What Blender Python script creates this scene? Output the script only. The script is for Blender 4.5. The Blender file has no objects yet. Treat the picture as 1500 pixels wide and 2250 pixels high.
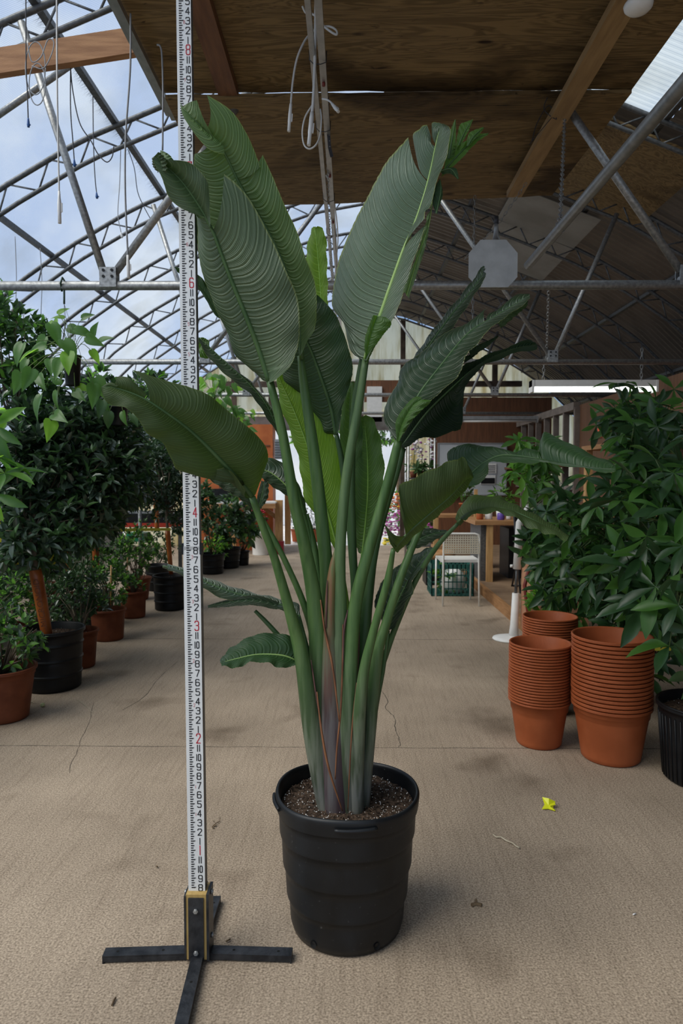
import bpy, math, random
import numpy as np
from mathutils import Vector, Matrix, Euler

SC = bpy.context.scene
COL = SC.collection
random.seed(7)
rng = np.random.default_rng(11)
PI = math.pi

# ------------------------------------------------------------ camera
PITCH = math.radians(2.86); YAW = math.radians(0.764); FPX = 1500.0
CAMZ = 1.31
cam_d = bpy.data.cameras.new('camera')
cam = bpy.data.objects.new('camera', cam_d)
COL.objects.link(cam)
cam.location = (0, 0, CAMZ)
cam.rotation_euler = (PI/2 - PITCH, 0, YAW)
cam_d.sensor_fit = 'VERTICAL'; cam_d.sensor_height = 36.0
cam_d.lens = FPX/2250*36.0
cam_d.clip_start = 0.05; cam_d.clip_end = 200
cam_d.dof.use_dof = True; cam_d.dof.focus_distance = 1.95; cam_d.dof.aperture_fstop = 7.0
SC.camera = cam

# ------------------------------------------------------------ exposure
SC.view_settings.view_transform = 'Standard'
SC.view_settings.look = 'None'
SC.view_settings.exposure = 0.0
SC.view_settings.gamma = 1.0
SC.view_settings.use_curve_mapping = False

# ------------------------------------------------------------ sky
SKY_STRENGTH = 0.78
SUN_STRENGTH = 5.2
w = bpy.data.worlds.new('sky'); SC.world = w; w.use_nodes = True
nt = w.node_tree; nt.nodes.clear()
wo = nt.nodes.new('ShaderNodeOutputWorld'); bg = nt.nodes.new('ShaderNodeBackground')
tc = nt.nodes.new('ShaderNodeTexCoord'); n1 = nt.nodes.new('ShaderNodeTexNoise')
n1.inputs['Scale'].default_value = 5.5; n1.inputs['Detail'].default_value = 7
rp = nt.nodes.new('ShaderNodeValToRGB')
rp.color_ramp.elements[0].position = 0.42; rp.color_ramp.elements[0].color = (0.33, 0.52, 0.86, 1)
rp.color_ramp.elements[1].position = 0.60; rp.color_ramp.elements[1].color = (0.84, 0.92, 1.0, 1)
nt.links.new(tc.outputs['Generated'], n1.inputs['Vector'])
nt.links.new(n1.outputs['Fac'], rp.inputs['Fac'])
nt.links.new(rp.outputs['Color'], bg.inputs['Color'])
bg.inputs['Strength'].default_value = SKY_STRENGTH
nt.links.new(bg.outputs['Background'], wo.inputs['Surface'])

# veiled sun behind thin cloud: a wide soft disc, high and behind the viewer's left shoulder
sd = bpy.data.lights.new('sun', 'SUN'); sd.energy = SUN_STRENGTH; sd.angle = math.radians(50)
sd.color = (1.0, 0.90, 0.76)
so = bpy.data.objects.new('sun', sd); COL.objects.link(so)
so.rotation_euler = Vector((0.80, 0.40, -1.0)).to_track_quat('-Z', 'Y').to_euler()

# ------------------------------------------------------------ pixel -> point in the place
_R = np.array(Euler((PI/2 - PITCH, 0, YAW)).to_matrix())
def P(u, v, Y):
    d = _R @ np.array(((u-750)/FPX, (1125-v)/FPX, -1.0))
    t = Y/d[1]
    return Vector((d[0]*t, d[1]*t, CAMZ + d[2]*t))
def PG(u, v):
    'point of the floor seen at a pixel'
    d = _R @ np.array(((u-750)/FPX, (1125-v)/FPX, -1.0))
    t = -CAMZ/d[2]
    return Vector((d[0]*t, d[1]*t, 0))

# ------------------------------------------------------------ materials
def _nodes(name):
    m = bpy.data.materials.new(name); m.use_nodes = True
    nt = m.node_tree; nt.nodes.clear()
    out = nt.nodes.new('ShaderNodeOutputMaterial')
    return m, nt, out
def N(nt, t, **kw):
    n = nt.nodes.new(t)
    for k, v in kw.items():
        if k in n.inputs: n.inputs[k].default_value = v
        else: setattr(n, k, v)
    return n
def c4(c): return (c[0], c[1], c[2], 1)

def pm(name, c1, c2=None, scale=8, rough=0.6, metal=0.0, bump=0.0, bscale=None, stretch=(1,1,1), detail=5, spec=0.4, lo=.35, hi=.65, emis=None, coat=0.0):
    m, nt, out = _nodes(name)
    b = N(nt, 'ShaderNodeBsdfPrincipled')
    b.inputs['Roughness'].default_value = rough; b.inputs['Metallic'].default_value = metal
    b.inputs['Specular IOR Level'].default_value = spec
    if coat: b.inputs['Coat Weight'].default_value = coat
    tc = N(nt, 'ShaderNodeTexCoord'); mp = N(nt, 'ShaderNodeMapping')
    mp.inputs['Scale'].default_value = stretch
    nt.links.new(tc.outputs['Object'], mp.inputs['Vector'])
    no = N(nt, 'ShaderNodeTexNoise', Scale=scale, Detail=detail)
    nt.links.new(mp.outputs['Vector'], no.inputs['Vector'])
    rp = N(nt, 'ShaderNodeValToRGB')
    rp.color_ramp.elements[0].position = lo; rp.color_ramp.elements[1].position = hi
    rp.color_ramp.elements[0].color = c4(c1); rp.color_ramp.elements[1].color = c4(c2 or c1)
    nt.links.new(no.outputs['Fac'], rp.inputs['Fac'])
    nt.links.new(rp.outputs['Color'], b.inputs['Base Color'])
    if bump:
        nb = N(nt, 'ShaderNodeTexNoise', Scale=bscale or scale*3, Detail=6)
        nt.links.new(mp.outputs['Vector'], nb.inputs['Vector'])
        bp = N(nt, 'ShaderNodeBump', Strength=bump, Distance=0.01)
        nt.links.new(nb.outputs['Fac'], bp.inputs['Height'])
        nt.links.new(bp.outputs['Normal'], b.inputs['Normal'])
    if emis:
        b.inputs['Emission Color'].default_value = c4(emis[0]); b.inputs['Emission Strength'].default_value = emis[1]
    nt.links.new(b.outputs['BSDF'], out.inputs['Surface'])
    return m

def leafmat(name, c1, c2, trans=0.25, rough=0.42, tcol=None, scale=14, spec=0.45):
    m, nt, out = _nodes(name)
    b = N(nt, 'ShaderNodeBsdfPrincipled'); b.inputs['Roughness'].default_value = rough
    b.inputs['Specular IOR Level'].default_value = spec
    tc = N(nt, 'ShaderNodeTexCoord')
    no = N(nt, 'ShaderNodeTexNoise', Scale=scale, Detail=3)
    nt.links.new(tc.outputs['Object'], no.inputs['Vector'])
    rp = N(nt, 'ShaderNodeValToRGB')
    rp.color_ramp.elements[0].position = .35; rp.color_ramp.elements[1].position = .65
    rp.color_ramp.elements[0].color = c4(c1); rp.color_ramp.elements[1].color = c4(c2)
    nt.links.new(no.outputs['Fac'], rp.inputs['Fac']); nt.links.new(rp.outputs['Color'], b.inputs['Base Color'])
    tr = N(nt, 'ShaderNodeBsdfTranslucent'); tr.inputs['Color'].default_value = c4(tcol or tuple(min(1, 3*x) for x in c2))
    mx = N(nt, 'ShaderNodeMixShader'); mx.inputs[0].default_value = trans
    nt.links.new(b.outputs['BSDF'], mx.inputs[1]); nt.links.new(tr.outputs['BSDF'], mx.inputs[2])
    nt.links.new(mx.outputs[0], out.inputs['Surface'])
    return m

def blademat(name, c1, c2, vein, tcol, trans=0.2, rough=0.38, spacing=0.0205, bend=0.045, bump=0.45, spec=0.5, edge=None):
    'big banana-like blade: side veins run from the midrib to the margin (UV: metres along, 0..1 across)'
    m, nt, out = _nodes(name)
    b = N(nt, 'ShaderNodeBsdfPrincipled'); b.inputs['Roughness'].default_value = rough
    b.inputs['Specular IOR Level'].default_value = spec
    uv = N(nt, 'ShaderNodeUVMap'); sp = N(nt, 'ShaderNodeSeparateXYZ')
    nt.links.new(uv.outputs['UV'], sp.inputs[0])
    def M(op, a, b_=None):
        n = N(nt, 'ShaderNodeMath'); n.operation = op
        for i, x in enumerate((a, b_)):
            if x is None: continue
            if isinstance(x, (int, float)): n.inputs[i].default_value = x
            else: nt.links.new(x, n.inputs[i])
        return n.outputs[0]
    tc = N(nt, 'ShaderNodeTexCoord')
    nz = N(nt, 'ShaderNodeTexNoise', Scale=9, Detail=2); nt.links.new(tc.outputs['Object'], nz.inputs['Vector'])
    wob = M('MULTIPLY', M('SUBTRACT', nz.outputs['Fac'], 0.5), 0.014)
    vv = M('POWER', sp.outputs['Y'], 2.2)
    s = M('ADD', M('SUBTRACT', sp.outputs['X'], M('MULTIPLY', vv, bend)), wob)
    ph = M('MULTIPLY', s, 2*PI/spacing)
    sn = M('ADD', M('MULTIPLY', M('SINE', ph), 0.5), 0.5)
    line = M('POWER', sn, 9.0)
    fine = M('MULTIPLY', M('SINE', M('MULTIPLY', ph, 7.0)), 0.10)
    n2 = N(nt, 'ShaderNodeTexNoise', Scale=5, Detail=4); nt.links.new(tc.outputs['Object'], n2.inputs['Vector'])
    rp = N(nt, 'ShaderNodeValToRGB')
    rp.color_ramp.elements[0].position = .35; rp.color_ramp.elements[1].position = .65
    rp.color_ramp.elements[0].color = c4(c1); rp.color_ramp.elements[1].color = c4(c2)
    nt.links.new(n2.outputs['Fac'], rp.inputs['Fac'])
    mx = N(nt, 'ShaderNodeMix', data_type='RGBA')
    nt.links.new(M('MULTIPLY', line, 0.45), mx.inputs['Factor'])
    nt.links.new(rp.outputs['Color'], mx.inputs['A']); mx.inputs['B'].default_value = c4(vein)
    # thin yellowish margin
    ed = M('MULTIPLY', M('GREATER_THAN', sp.outputs['Y'], 0.975), 0.7)
    m2 = N(nt, 'ShaderNodeMix', data_type='RGBA'); nt.links.new(ed, m2.inputs['Factor'])
    nt.links.new(mx.outputs['Result'], m2.inputs['A']); m2.inputs['B'].default_value = c4(edge or (vein[0]*1.2, vein[1]*1.1, vein[2]*.6))
    nt.links.new(m2.outputs['Result'], b.inputs['Base Color'])
    h = M('ADD', M('ADD', M('MULTIPLY', sn, 0.7), M('MULTIPLY', line, -0.9)), fine)
    bp = N(nt, 'ShaderNodeBump', Strength=bump, Distance=0.007)
    nt.links.new(h, bp.inputs['Height']); nt.links.new(bp.outputs['Normal'], b.inputs['Normal'])
    tr = N(nt, 'ShaderNodeBsdfTranslucent')
    m3 = N(nt, 'ShaderNodeMix', data_type='RGBA'); nt.links.new(M('MULTIPLY', line, 0.5), m3.inputs['Factor'])
    m3.inputs['A'].default_value = c4(tcol); m3.inputs['B'].default_value = c4(tuple(min(1, x*1.6) for x in tcol))
    nt.links.new(m3.outputs['Result'], tr.inputs['Color'])
    ms = N(nt, 'ShaderNodeMixShader'); ms.inputs[0].default_value = trans
    nt.links.new(b.outputs['BSDF'], ms.inputs[1]); nt.links.new(tr.outputs['BSDF'], ms.inputs[2])
    nt.links.new(ms.outputs[0], out.inputs['Surface'])
    return m

# ------------------------------------------------------------ mesh builder
class MB:
    def __init__(s): s.v = []; s.f = []; s.m = []; s.uv = None; s.smooth = []
    def add(s, vs, fs, m=0, smooth=False):
        o = len(s.v); s.v.extend([tuple(p) for p in vs])
        for f in fs: s.f.append(tuple(i+o for i in f)); s.m.append(m); s.smooth.append(smooth)
    def box(s, x0, x1, y0, y1, z0, z1, m=0):
        s.add([(x0,y0,z0),(x1,y0,z0),(x1,y1,z0),(x0,y1,z0),(x0,y0,z1),(x1,y0,z1),(x1,y1,z1),(x0,y1,z1)],
              [(0,3,2,1),(4,5,6,7),(0,1,5,4),(1,2,6,5),(2,3,7,6),(3,0,4,7)], m)
        return s
    def bar(s, a, b, w, h, up=(0,0,1), m=0):
        a = Vector(a); b = Vector(b); d = (b-a).normalized(); u = Vector(up)
        if abs(d.dot(u)) > .98: u = Vector((0,1,0))
        x = d.cross(u).normalized()*w/2; z = x.cross(d).normalized()*h/2
        s.add([a-x-z, a+x-z, a+x+z, a-x+z, b-x-z, b+x-z, b+x+z, b-x+z],
              [(0,1,2,3),(7,6,5,4),(0,4,5,1),(1,5,6,2),(2,6,7,3),(3,7,4,0)], m)
        return s
    def tube(s, pts, r, n=8, m=0, ell=None, caps=True):
        pts = [Vector(p) for p in pts]
        k = len(pts)
        rs = r if hasattr(r, '__len__') else [r]*k
        t0 = (pts[1]-pts[0]).normalized()
        ref = Vector((0,0,1)) if abs(t0.z) < .9 else Vector((0,-1,0))
        a = t0.cross(ref).normalized()
        if ell is not None: a = Vector((1,0,0)) - t0*t0.x; a.normalize()
        vs = []
        for i in range(k):
            t = (pts[min(i+1,k-1)]-pts[max(i-1,0)])
            if t.length < 1e-9: t = t0
            t = t.normalized()
            a = (a - t*a.dot(t)).normalized(); b = t.cross(a)
            e = ell[i] if ell is not None else 1.0
            for j in range(n):
                an = 2*PI*j/n
                vs.append(pts[i] + a*math.cos(an)*rs[i]*1.0 + b*math.sin(an)*rs[i]*e)
        fs = [(i*n+j, i*n+(j+1)%n, (i+1)*n+(j+1)%n, (i+1)*n+j) for i in range(k-1) for j in range(n)]
        s.add(vs, fs, m, True)
        if caps:
            o = len(s.v)-len(vs)
            s.f.append(tuple(o+j for j in range(n))[::-1]); s.m.append(m); s.smooth.append(False)
            s.f.append(tuple(o+(k-1)*n+j for j in range(n))); s.m.append(m); s.smooth.append(False)
        return s
    def lathe(s, prof, c=(0,0,0), n=32, m=0, tilt=None, sx=1.0, smooth=True):
        c = Vector(c); vs = []
        for (r, z) in prof:
            for j in range(n):
                an = 2*PI*j/n
                p = Vector((r*math.cos(an)*sx, r*math.sin(an), z))
                if tilt is not None: p = tilt @ p
                vs.append(c+p)
        fs = [(i*n+j, i*n+(j+1)%n, (i+1)*n+(j+1)%n, (i+1)*n+j) for i in range(len(prof)-1) for j in range(n)]
        s.add(vs, fs, m, smooth)
        return s
    def disc(s, r, z, c=(0,0,0), n=32, m=0, tilt=None):
        c = Vector(c); vs = []
        for j in range(n):
            an = 2*PI*j/n; p = Vector((r*math.cos(an), r*math.sin(an), z))
            if tilt is not None: p = tilt @ p
            vs.append(c+p)
        s.add(vs, [tuple(range(n))], m); return s

WL = {}
def wl(o): return WL.get(o.name, Vector((0,0,0)))
def obj(name, mb, mats, parent=None, uvs=None, autosmooth=True):
    base = wl(parent) if parent is not None else Vector((0,0,0))
    me = bpy.data.meshes.new(name)
    vs = mb.v
    if parent is not None: vs = [(p[0]-base.x, p[1]-base.y, p[2]-base.z) for p in vs]
    me.from_pydata([tuple(p) for p in vs], [], mb.f)
    if not isinstance(mats, (list, tuple)): mats = [mats]
    for m in mats: me.materials.append(m)
    me.polygons.foreach_set('material_index', mb.m)
    me.polygons.foreach_set('use_smooth', mb.smooth)
    if mb.uv is not None:
        ul = me.uv_layers.new(name='UVMap')
        arr = np.array(mb.uv, dtype=np.float32)
        li = np.zeros(len(me.loops), dtype=np.int32); me.loops.foreach_get('vertex_index', li)
        ul.data.foreach_set('uv', arr[li].ravel())
    me.update()
    o = bpy.data.objects.new(name, me); COL.objects.link(o)
    if parent is not None: o.parent = parent; WL[o.name] = base
    return o
def obj_np(name, v, f, mats, parent=None, smooth=True, mi=None):
    base = wl(parent) if parent is not None else Vector((0,0,0))
    v = np.asarray(v, dtype=np.float32) - np.array(base, dtype=np.float32)
    me = bpy.data.meshes.new(name)
    me.from_pydata(v.tolist(), [], f.tolist() if hasattr(f, 'tolist') else f)
    if not isinstance(mats, (list, tuple)): mats = [mats]
    for m in mats: me.materials.append(m)
    if smooth: me.polygons.foreach_set('use_smooth', [True]*len(me.polygons))
    if mi is not None: me.polygons.foreach_set('material_index', mi)
    me.update()
    o = bpy.data.objects.new(name, me); COL.objects.link(o)
    if parent is not None: o.parent = parent; WL[o.name] = base
    return o
def tag(o, label=None, cat=None, group=None, kind=None):
    if label: o['label'] = label
    if cat: o['category'] = cat
    if group: o['group'] = group
    if kind: o['kind'] = kind
    return o
def thing(name, loc, label, cat, group=None):
    o = bpy.data.objects.new(name, None); COL.objects.link(o)
    o.empty_display_size = .05
    o.location = loc; WL[o.name] = Vector(loc)
    return tag(o, label, cat, group)
def struct(name, mb, mats, parent=None):
    o = obj(name, mb, mats, parent)
    if parent is None: o['kind'] = 'structure'
    return o
def copy_tree(o, parent=None):
    c = o.copy(); COL.objects.link(c)
    if parent is not None: c.parent = parent
    for ch in list(o.children): copy_tree(ch, c)
    return c

def crom(pts, n):
    'Catmull-Rom resample of a list of equal-length tuples, uniform parameter'
    p = [np.array(q, dtype=float) for q in pts]
    if len(p) == 2: return [tuple(p[0]+(p[1]-p[0])*i/(n-1)) for i in range(n)]
    p = [2*p[0]-p[1]] + p + [2*p[-1]-p[-2]]
    k = len(p)-3; out = []
    for i in range(n):
        s = i/(n-1)*k; j = min(int(s), k-1); t = s-j
        a, b, c, d = p[j:j+4]
        out.append(tuple(.5*((2*b)+(-a+c)*t+(2*a-5*b+4*c-d)*t*t+(-a+3*b-3*c+d)*t**3)))
    return out

# ------------------------------------------------------------ shared materials
M_steel = pm('galvanized_steel', (.24,.245,.24), (.40,.405,.40), 60, .42, .6, .1)
M_steel_dk = pm('weathered_steel', (.085,.09,.092), (.15,.155,.16), 40, .5, .5, .1)
M_alu = pm('aluminium', (.36,.37,.37), (.46,.47,.47), 20, .4, .7)
M_white = pm('white_plastic', (.74,.74,.72), (.80,.80,.78), 20, .4)
M_cable = pm('white_cable', (.62,.62,.60), (.70,.70,.68), 20, .45)
M_cable_gr = pm('grey_cable', (.25,.26,.27), (.32,.33,.34), 20, .45)
M_cable_dk = pm('dark_cable', (.03,.03,.035), (.05,.05,.055), 20, .5)
M_blue = pm('blue_plastic', (.03,.10,.30), None, 5, .4)
M_redclip = pm('dark_red_clip', (.16,.02,.015), None, 5, .5)
M_black = pm('black_plastic', (.0045,.005,.006), (.009,.010,.0115), 14, .45, 0, .05, spec=.3)
M_terra = pm('terracotta_plastic', (.30,.076,.025), (.37,.098,.034), 9, .5, 0, .04, spec=.22)
M_terra_dk = pm('worn_shaded_terracotta', (.13,.038,.017), (.19,.058,.026), 12, .6, 0, .1, spec=.2)  # darker terracotta: the left row's shade is put into the colour
M_blackmetal = pm('black_painted_steel', (.018,.020,.024), (.045,.048,.054), 30, .42, .35, .15)
M_wood = pm('fir_wood', (.30,.145,.055), (.44,.235,.10), 5, .6, 0, .2, 60, (1.0,9,9))
M_wood_y = pm('pine_wood_lengthwise', (.27,.13,.05), (.40,.21,.09), 5, .6, 0, .2, 60, (9,1.0,9))
M_wood_z = pm('pine_wood_upright', (.42,.23,.09), (.56,.34,.14), 5, .6, 0, .2, 60, (9,9,1.0))
M_brownboard = pm('brown_board', (.115,.048,.022), (.18,.075,.034), 4, .6, 0, .15, 40, (8,8,.8))
M_orangeboard = pm('orange_stained_board', (.40,.10,.025), (.52,.15,.04), 5, .6)
M_soil = None
# ============================================================ THE BUILDING
# ---- floor slab
def floor_material():
    m, nt, out = _nodes('broom_finished_concrete')
    b = N(nt, 'ShaderNodeBsdfPrincipled', Roughness=0.82); b.inputs['Specular IOR Level'].default_value = .25
    tc = N(nt, 'ShaderNodeTexCoord')
    L = nt.links.new
    def noise(sc, det=5, st=None, rot=0):
        n = N(nt, 'ShaderNodeTexNoise', Scale=sc, Detail=det)
        mp = N(nt, 'ShaderNodeMapping'); mp.inputs['Scale'].default_value = st or (1,1,1); mp.inputs['Rotation'].default_value = (0,0,rot)
        L(tc.outputs['Object'], mp.inputs[0]); L(mp.outputs[0], n.inputs['Vector']); return n.outputs['Fac']
    def ramp(f, a, ca, b_, cb):
        r = N(nt, 'ShaderNodeValToRGB'); r.color_ramp.elements[0].position = a; r.color_ramp.elements[1].position = b_
        r.color_ramp.elements[0].color = c4(ca); r.color_ramp.elements[1].color = c4(cb); L(f, r.inputs[0]); return r.outputs[0]
    def mul(a, b_, f=1.0):
        n = N(nt, 'ShaderNodeMix', data_type='RGBA'); n.blend_type = 'MULTIPLY'; n.inputs['Factor'].default_value = f
        L(a, n.inputs['A']); L(b_, n.inputs['B']); return n.outputs['Result']
    base = ramp(noise(1.3, 6), .3, (.280,.222,.163), .72, (.44,.352,.262))
    fine = ramp(noise(170, 4), .3, (.50,.48,.46), .68, (1.36,1.36,1.36))
    streak = ramp(noise(60, 3, (1.0,.06,1), math.radians(-24)), .30, (.88,.87,.86), .52, (1.02,1.02,1.02))
    stain = ramp(noise(2.1, 3, (1,1.0,1)), .26, (.55,.52,.49), .42, (1,1,1))
    speck = ramp(noise(420, 2), .66, (1,1,1), .74, (1.7,1.7,1.7))
    c = mul(mul(mul(mul(base, fine), streak), stain), speck)
    # expansion joints: fine saw cuts across the slab at real spacings
    sp = N(nt, 'ShaderNodeSeparateXYZ'); L(tc.outputs['Object'], sp.inputs[0])
    wn = N(nt, 'ShaderNodeMath'); wn.operation = 'MULTIPLY'; wn.inputs[1].default_value = .02; L(noise(6, 3), wn.inputs[0])
    ys = N(nt, 'ShaderNodeMath'); ys.operation = 'ADD'; L(sp.outputs['Y'], ys.inputs[0]); L(wn.outputs[0], ys.inputs[1])
    acc = None
    for y0, wd in ((3.262,.0032),(5.49,.005),(7.72,.006),(9.95,.008)):
        d = N(nt, 'ShaderNodeMath'); d.operation = 'COMPARE'; L(ys.outputs[0], d.inputs[0]); d.inputs[1].default_value = y0+.01; d.inputs[2].default_value = wd
        if acc is None: acc = d.outputs[0]
        else:
            a = N(nt, 'ShaderNodeMath'); a.operation = 'ADD'; L(acc, a.inputs[0]); L(d.outputs[0], a.inputs[1]); acc = a.outputs[0]
    jm = N(nt, 'ShaderNodeMath'); jm.operation = 'MULTIPLY'; L(acc, jm.inputs[0]); L(ramp(noise(9, 3), .3, (.35,)*3, .6, (1,)*3), jm.inputs[1])
    mj = N(nt, 'ShaderNodeMix', data_type='RGBA'); L(jm.outputs[0], mj.inputs['Factor']); L(c, mj.inputs['A']); mj.inputs['B'].default_value = (.055,.045,.035,1)
    L(mj.outputs['Result'], b.inputs['Base Color'])
    bp = N(nt, 'ShaderNodeBump', Strength=.18, Distance=.002)
    ad = N(nt, 'ShaderNodeMath'); ad.operation = 'ADD'; L(noise(150, 4), ad.inputs[0]); L(noise(60, 3, (1.0,.06,1), math.radians(-24)), ad.inputs[1])
    L(ad.outputs[0], bp.inputs['Height']); L(bp.outputs[0], b.inputs['Normal'])
    L(b.outputs[0], out.inputs[0]); return m
mb = MB(); mb.box(-6, 6, -4, 13.2, -.12, 0)
floor = struct('floor', mb, floor_material())
# hairline cracks in the slab
mb = MB()
def crack(px, w=.0035):
    pts = [PG(*p) for p in px]
    pts = [Vector((p.x+random.uniform(-.004,.004), p.y+random.uniform(-.012,.012), .0008)) for p in [Vector(q) for q in crom([tuple(p) for p in pts], len(px)*4)]]
    for a, b in zip(pts, pts[1:]):
        d = (b-a).normalized(); s_ = Vector((-d.y, d.x, 0))*w/2*random.uniform(.5,1.2)
        mb.add([a-s_, a+s_, b+s_, b-s_], [(0,3,2,1)], 0)
crack([(836,1515),(853,1540),(846,1556),(866,1575),(868,1600),(878,1630),(876,1642)])
crack([(838,1420),(834,1450),(826,1500)], .004)
crack([(388,1455),(350,1490),(318,1530),(270,1560)], .003)
crack([(205,1545),(190,1600),(168,1650),(150,1700)], .002)
o = obj('crack', mb, pm('crack_shadow', (.05,.04,.03), None, 5, .9), floor)

mb = MB(); mb.box(-14, 14, 13.2, 40, -.14, -.02)
struct('floor_outside', mb, pm('wet_pale_yard_concrete', (.55,.55,.55), (.75,.75,.74), 2, .35))

# ---- roof: curved profile (distance from the ridge, height)
RX = 0.27
PROF = [(0,4.43),(.7,4.31),(1.5,4.03),(2.2,3.75),(2.8,3.41),(3.3,3.07),(3.9,2.50),(4.4,1.8),(4.6,1.0),(4.65,0)]
def prof_z(d):
    d = abs(d)
    for (a, za), (b, zb) in zip(PROF, PROF[1:]):
        if d <= b: return za + (zb-za)*(d-a)/(b-a)
    return 0
def panel_material(name, tint, trans, dirt):
    m, nt, out = _nodes(name); L = nt.links.new
    tr = N(nt, 'ShaderNodeBsdfTransparent'); tl = N(nt, 'ShaderNodeBsdfTranslucent'); gl = N(nt, 'ShaderNodeBsdfGlossy', Roughness=.25)
    tc = N(nt, 'ShaderNodeTexCoord')
    mp = N(nt, 'ShaderNodeMapping'); L(tc.outputs['Object'], mp.inputs[0])
    wv = N(nt, 'ShaderNodeTexWave', Scale=26.0, Distortion=1.2); wv.bands_direction = 'Y'; L(mp.outputs[0], wv.inputs['Vector'])
    n1 = N(nt, 'ShaderNodeTexNoise', Scale=1.6, Detail=5, Distortion=0.2); L(tc.outputs['Object'], n1.inputs['Vector'])
    r1 = N(nt, 'ShaderNodeValToRGB'); r1.color_ramp.elements[0].position = .3; r1.color_ramp.elements[1].position = .5
    r1.color_ramp.elements[0].color = c4(dirt); r1.color_ramp.elements[1].color = c4(tint); L(n1.outputs['Fac'], r1.inputs[0])
    r2 = N(nt, 'ShaderNodeValToRGB'); r2.color_ramp.elements[0].color = (.80,.82,.85,1); r2.color_ramp.elements[1].color = (1,1,1,1); L(wv.outputs['Fac'], r2.inputs[0])
    mm = N(nt, 'ShaderNodeMix', data_type='RGBA'); mm.blend_type = 'MULTIPLY'; mm.inputs['Factor'].default_value = 1
    L(r1.outputs[0], mm.inputs['A']); L(r2.outputs[0], mm.inputs['B'])
    L(mm.outputs['Result'], tr.inputs['Color']); L(mm.outputs['Result'], tl.inputs['Color'])
    a = N(nt, 'ShaderNodeMixShader'); a.inputs[0].default_value = trans
    L(tr.outputs[0], a.inputs[1]); L(tl.outputs[0], a.inputs[2])
    b = N(nt, 'ShaderNodeMixShader'); b.inputs[0].default_value = .04
    L(a.outputs[0], b.inputs[1]); L(gl.outputs[0], b.inputs[2])
    L(b.outputs[0], out.inputs[0]); return m
M_panel = panel_material('clear_ribbed_glazing', (.84,.90,.97), .22, (.74,.78,.80))
M_skylight = panel_material('milky_glazing', (.80,.86,.86), .55, (.60,.64,.62))
def corr_material():
    m, nt, out = _nodes('smoked_corrugated_sheet'); L = nt.links.new
    b = N(nt, 'ShaderNodeBsdfPrincipled', Roughness=.27); b.inputs['Specular IOR Level'].default_value = .6
    tc = N(nt, 'ShaderNodeTexCoord'); n1 = N(nt, 'ShaderNodeTexNoise', Scale=1.8, Detail=7, Distortion=.8); L(tc.outputs['Object'], n1.inputs['Vector'])
    r = N(nt, 'ShaderNodeValToRGB'); r.color_ramp.elements[0].position = .35; r.color_ramp.elements[1].position = .7
    r.color_ramp.elements[0].color = (.020,.014,.010,1); r.color_ramp.elements[1].color = (.065,.050,.038,1); L(n1.outputs['Fac'], r.inputs[0])
    L(r.outputs[0], b.inputs['Base Color'])
    tl = N(nt, 'ShaderNodeBsdfTranslucent'); tl.inputs['Color'].default_value = (.50,.40,.30,1)
    a = N(nt, 'ShaderNodeMixShader'); a.inputs[0].default_value = .025
    L(b.outputs[0], a.inputs[1]); L(tl.outputs[0], a.inputs[2]); L(a.outputs[0], out.inputs[0]); return m
M_corr = corr_material()

def sheet(mb, ds, side, y0, y1, off=.03, corr=0.0, pitch=.076, m=0):
    n = max(2, int((y1-y0)/(pitch/6))) if corr else 2
    pts = []
    for i in range(n):
        y = y0+(y1-y0)*i/(n-1); h = corr*math.sin(2*PI*y/pitch)
        for d in ds: pts.append((RX+side*d, y, prof_z(d)+off+h))
    k = len(ds)
    mb.add(pts, [(i*k+j, i*k+j+1, (i+1)*k+j+1, (i+1)*k+j) for i in range(n-1) for j in range(k-1)], m, True)
DS = [0,.7,1.5,2.2,2.8,3.3,3.9,4.4,4.6,4.65]
mb = MB(); sheet(mb, DS, -1, -4, 13.0); 
struct('ceiling_left', mb, M_panel)
# right slope: clear skylight strip near the viewer, smoked corrugated sheets elsewhere
mb = MB(); sheet(mb, [0,.7,1.2], 1, -4, 1.3); struct('ceiling_front', mb, M_panel)
mb = MB(); sheet(mb, [.9,1.5,2.0], 1, 1.3, 5.1, .03, .004, .05); struct('ceiling_skylight', mb, M_skylight)
mb = MB()
sheet(mb, [2.0,2.2,2.8,3.3,3.9,4.4,4.65], 1, -4, 5.1, .03, .013, .10)
sheet(mb, [1.2,1.5,2.0], 1, -4, 1.3, .03, .013, .10)  # unseen stretch behind the viewer, made dark to dim the right side
sheet(mb, [0,.9], 1, 1.3, 5.1, .03, .013, .10)
sheet(mb, [0,.7,1.5,2.2,2.8,3.3,3.9,4.4,4.65], 1, 5.1, 13.0, .03, .013, .10)
struct('ceiling_right', mb, M_corr)

# ---- longitudinal purlins (trim of the roof)
mb = MB()
for d in (1.0, 1.95, 2.95, 3.75):
    for sd_ in (-1, 1):
        x = RX+sd_*d; z = prof_z(d)-.005
        mb.box(x-.022, x+.022, -3, 13, z-.02, z+.015)
struct('trim_1', mb, M_steel_dk)
# brush fringe seen under the two clear-side purlins: frayed glazing strip
mb = MB()
x = RX-1.95; z = prof_z(1.95)-.01
for i in range(1500):
    y = random.uniform(2.6, 8.0)
    dx = random.uniform(-.07, .0); mb.add([(x-.01,y,z),(x-.01,y+.002,z),(x+dx-.01,y+random.uniform(-.03,.03),z-random.uniform(.01,.05))], [(0,1,2)])
struct('trim_2', mb, M_cable_dk)

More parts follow.
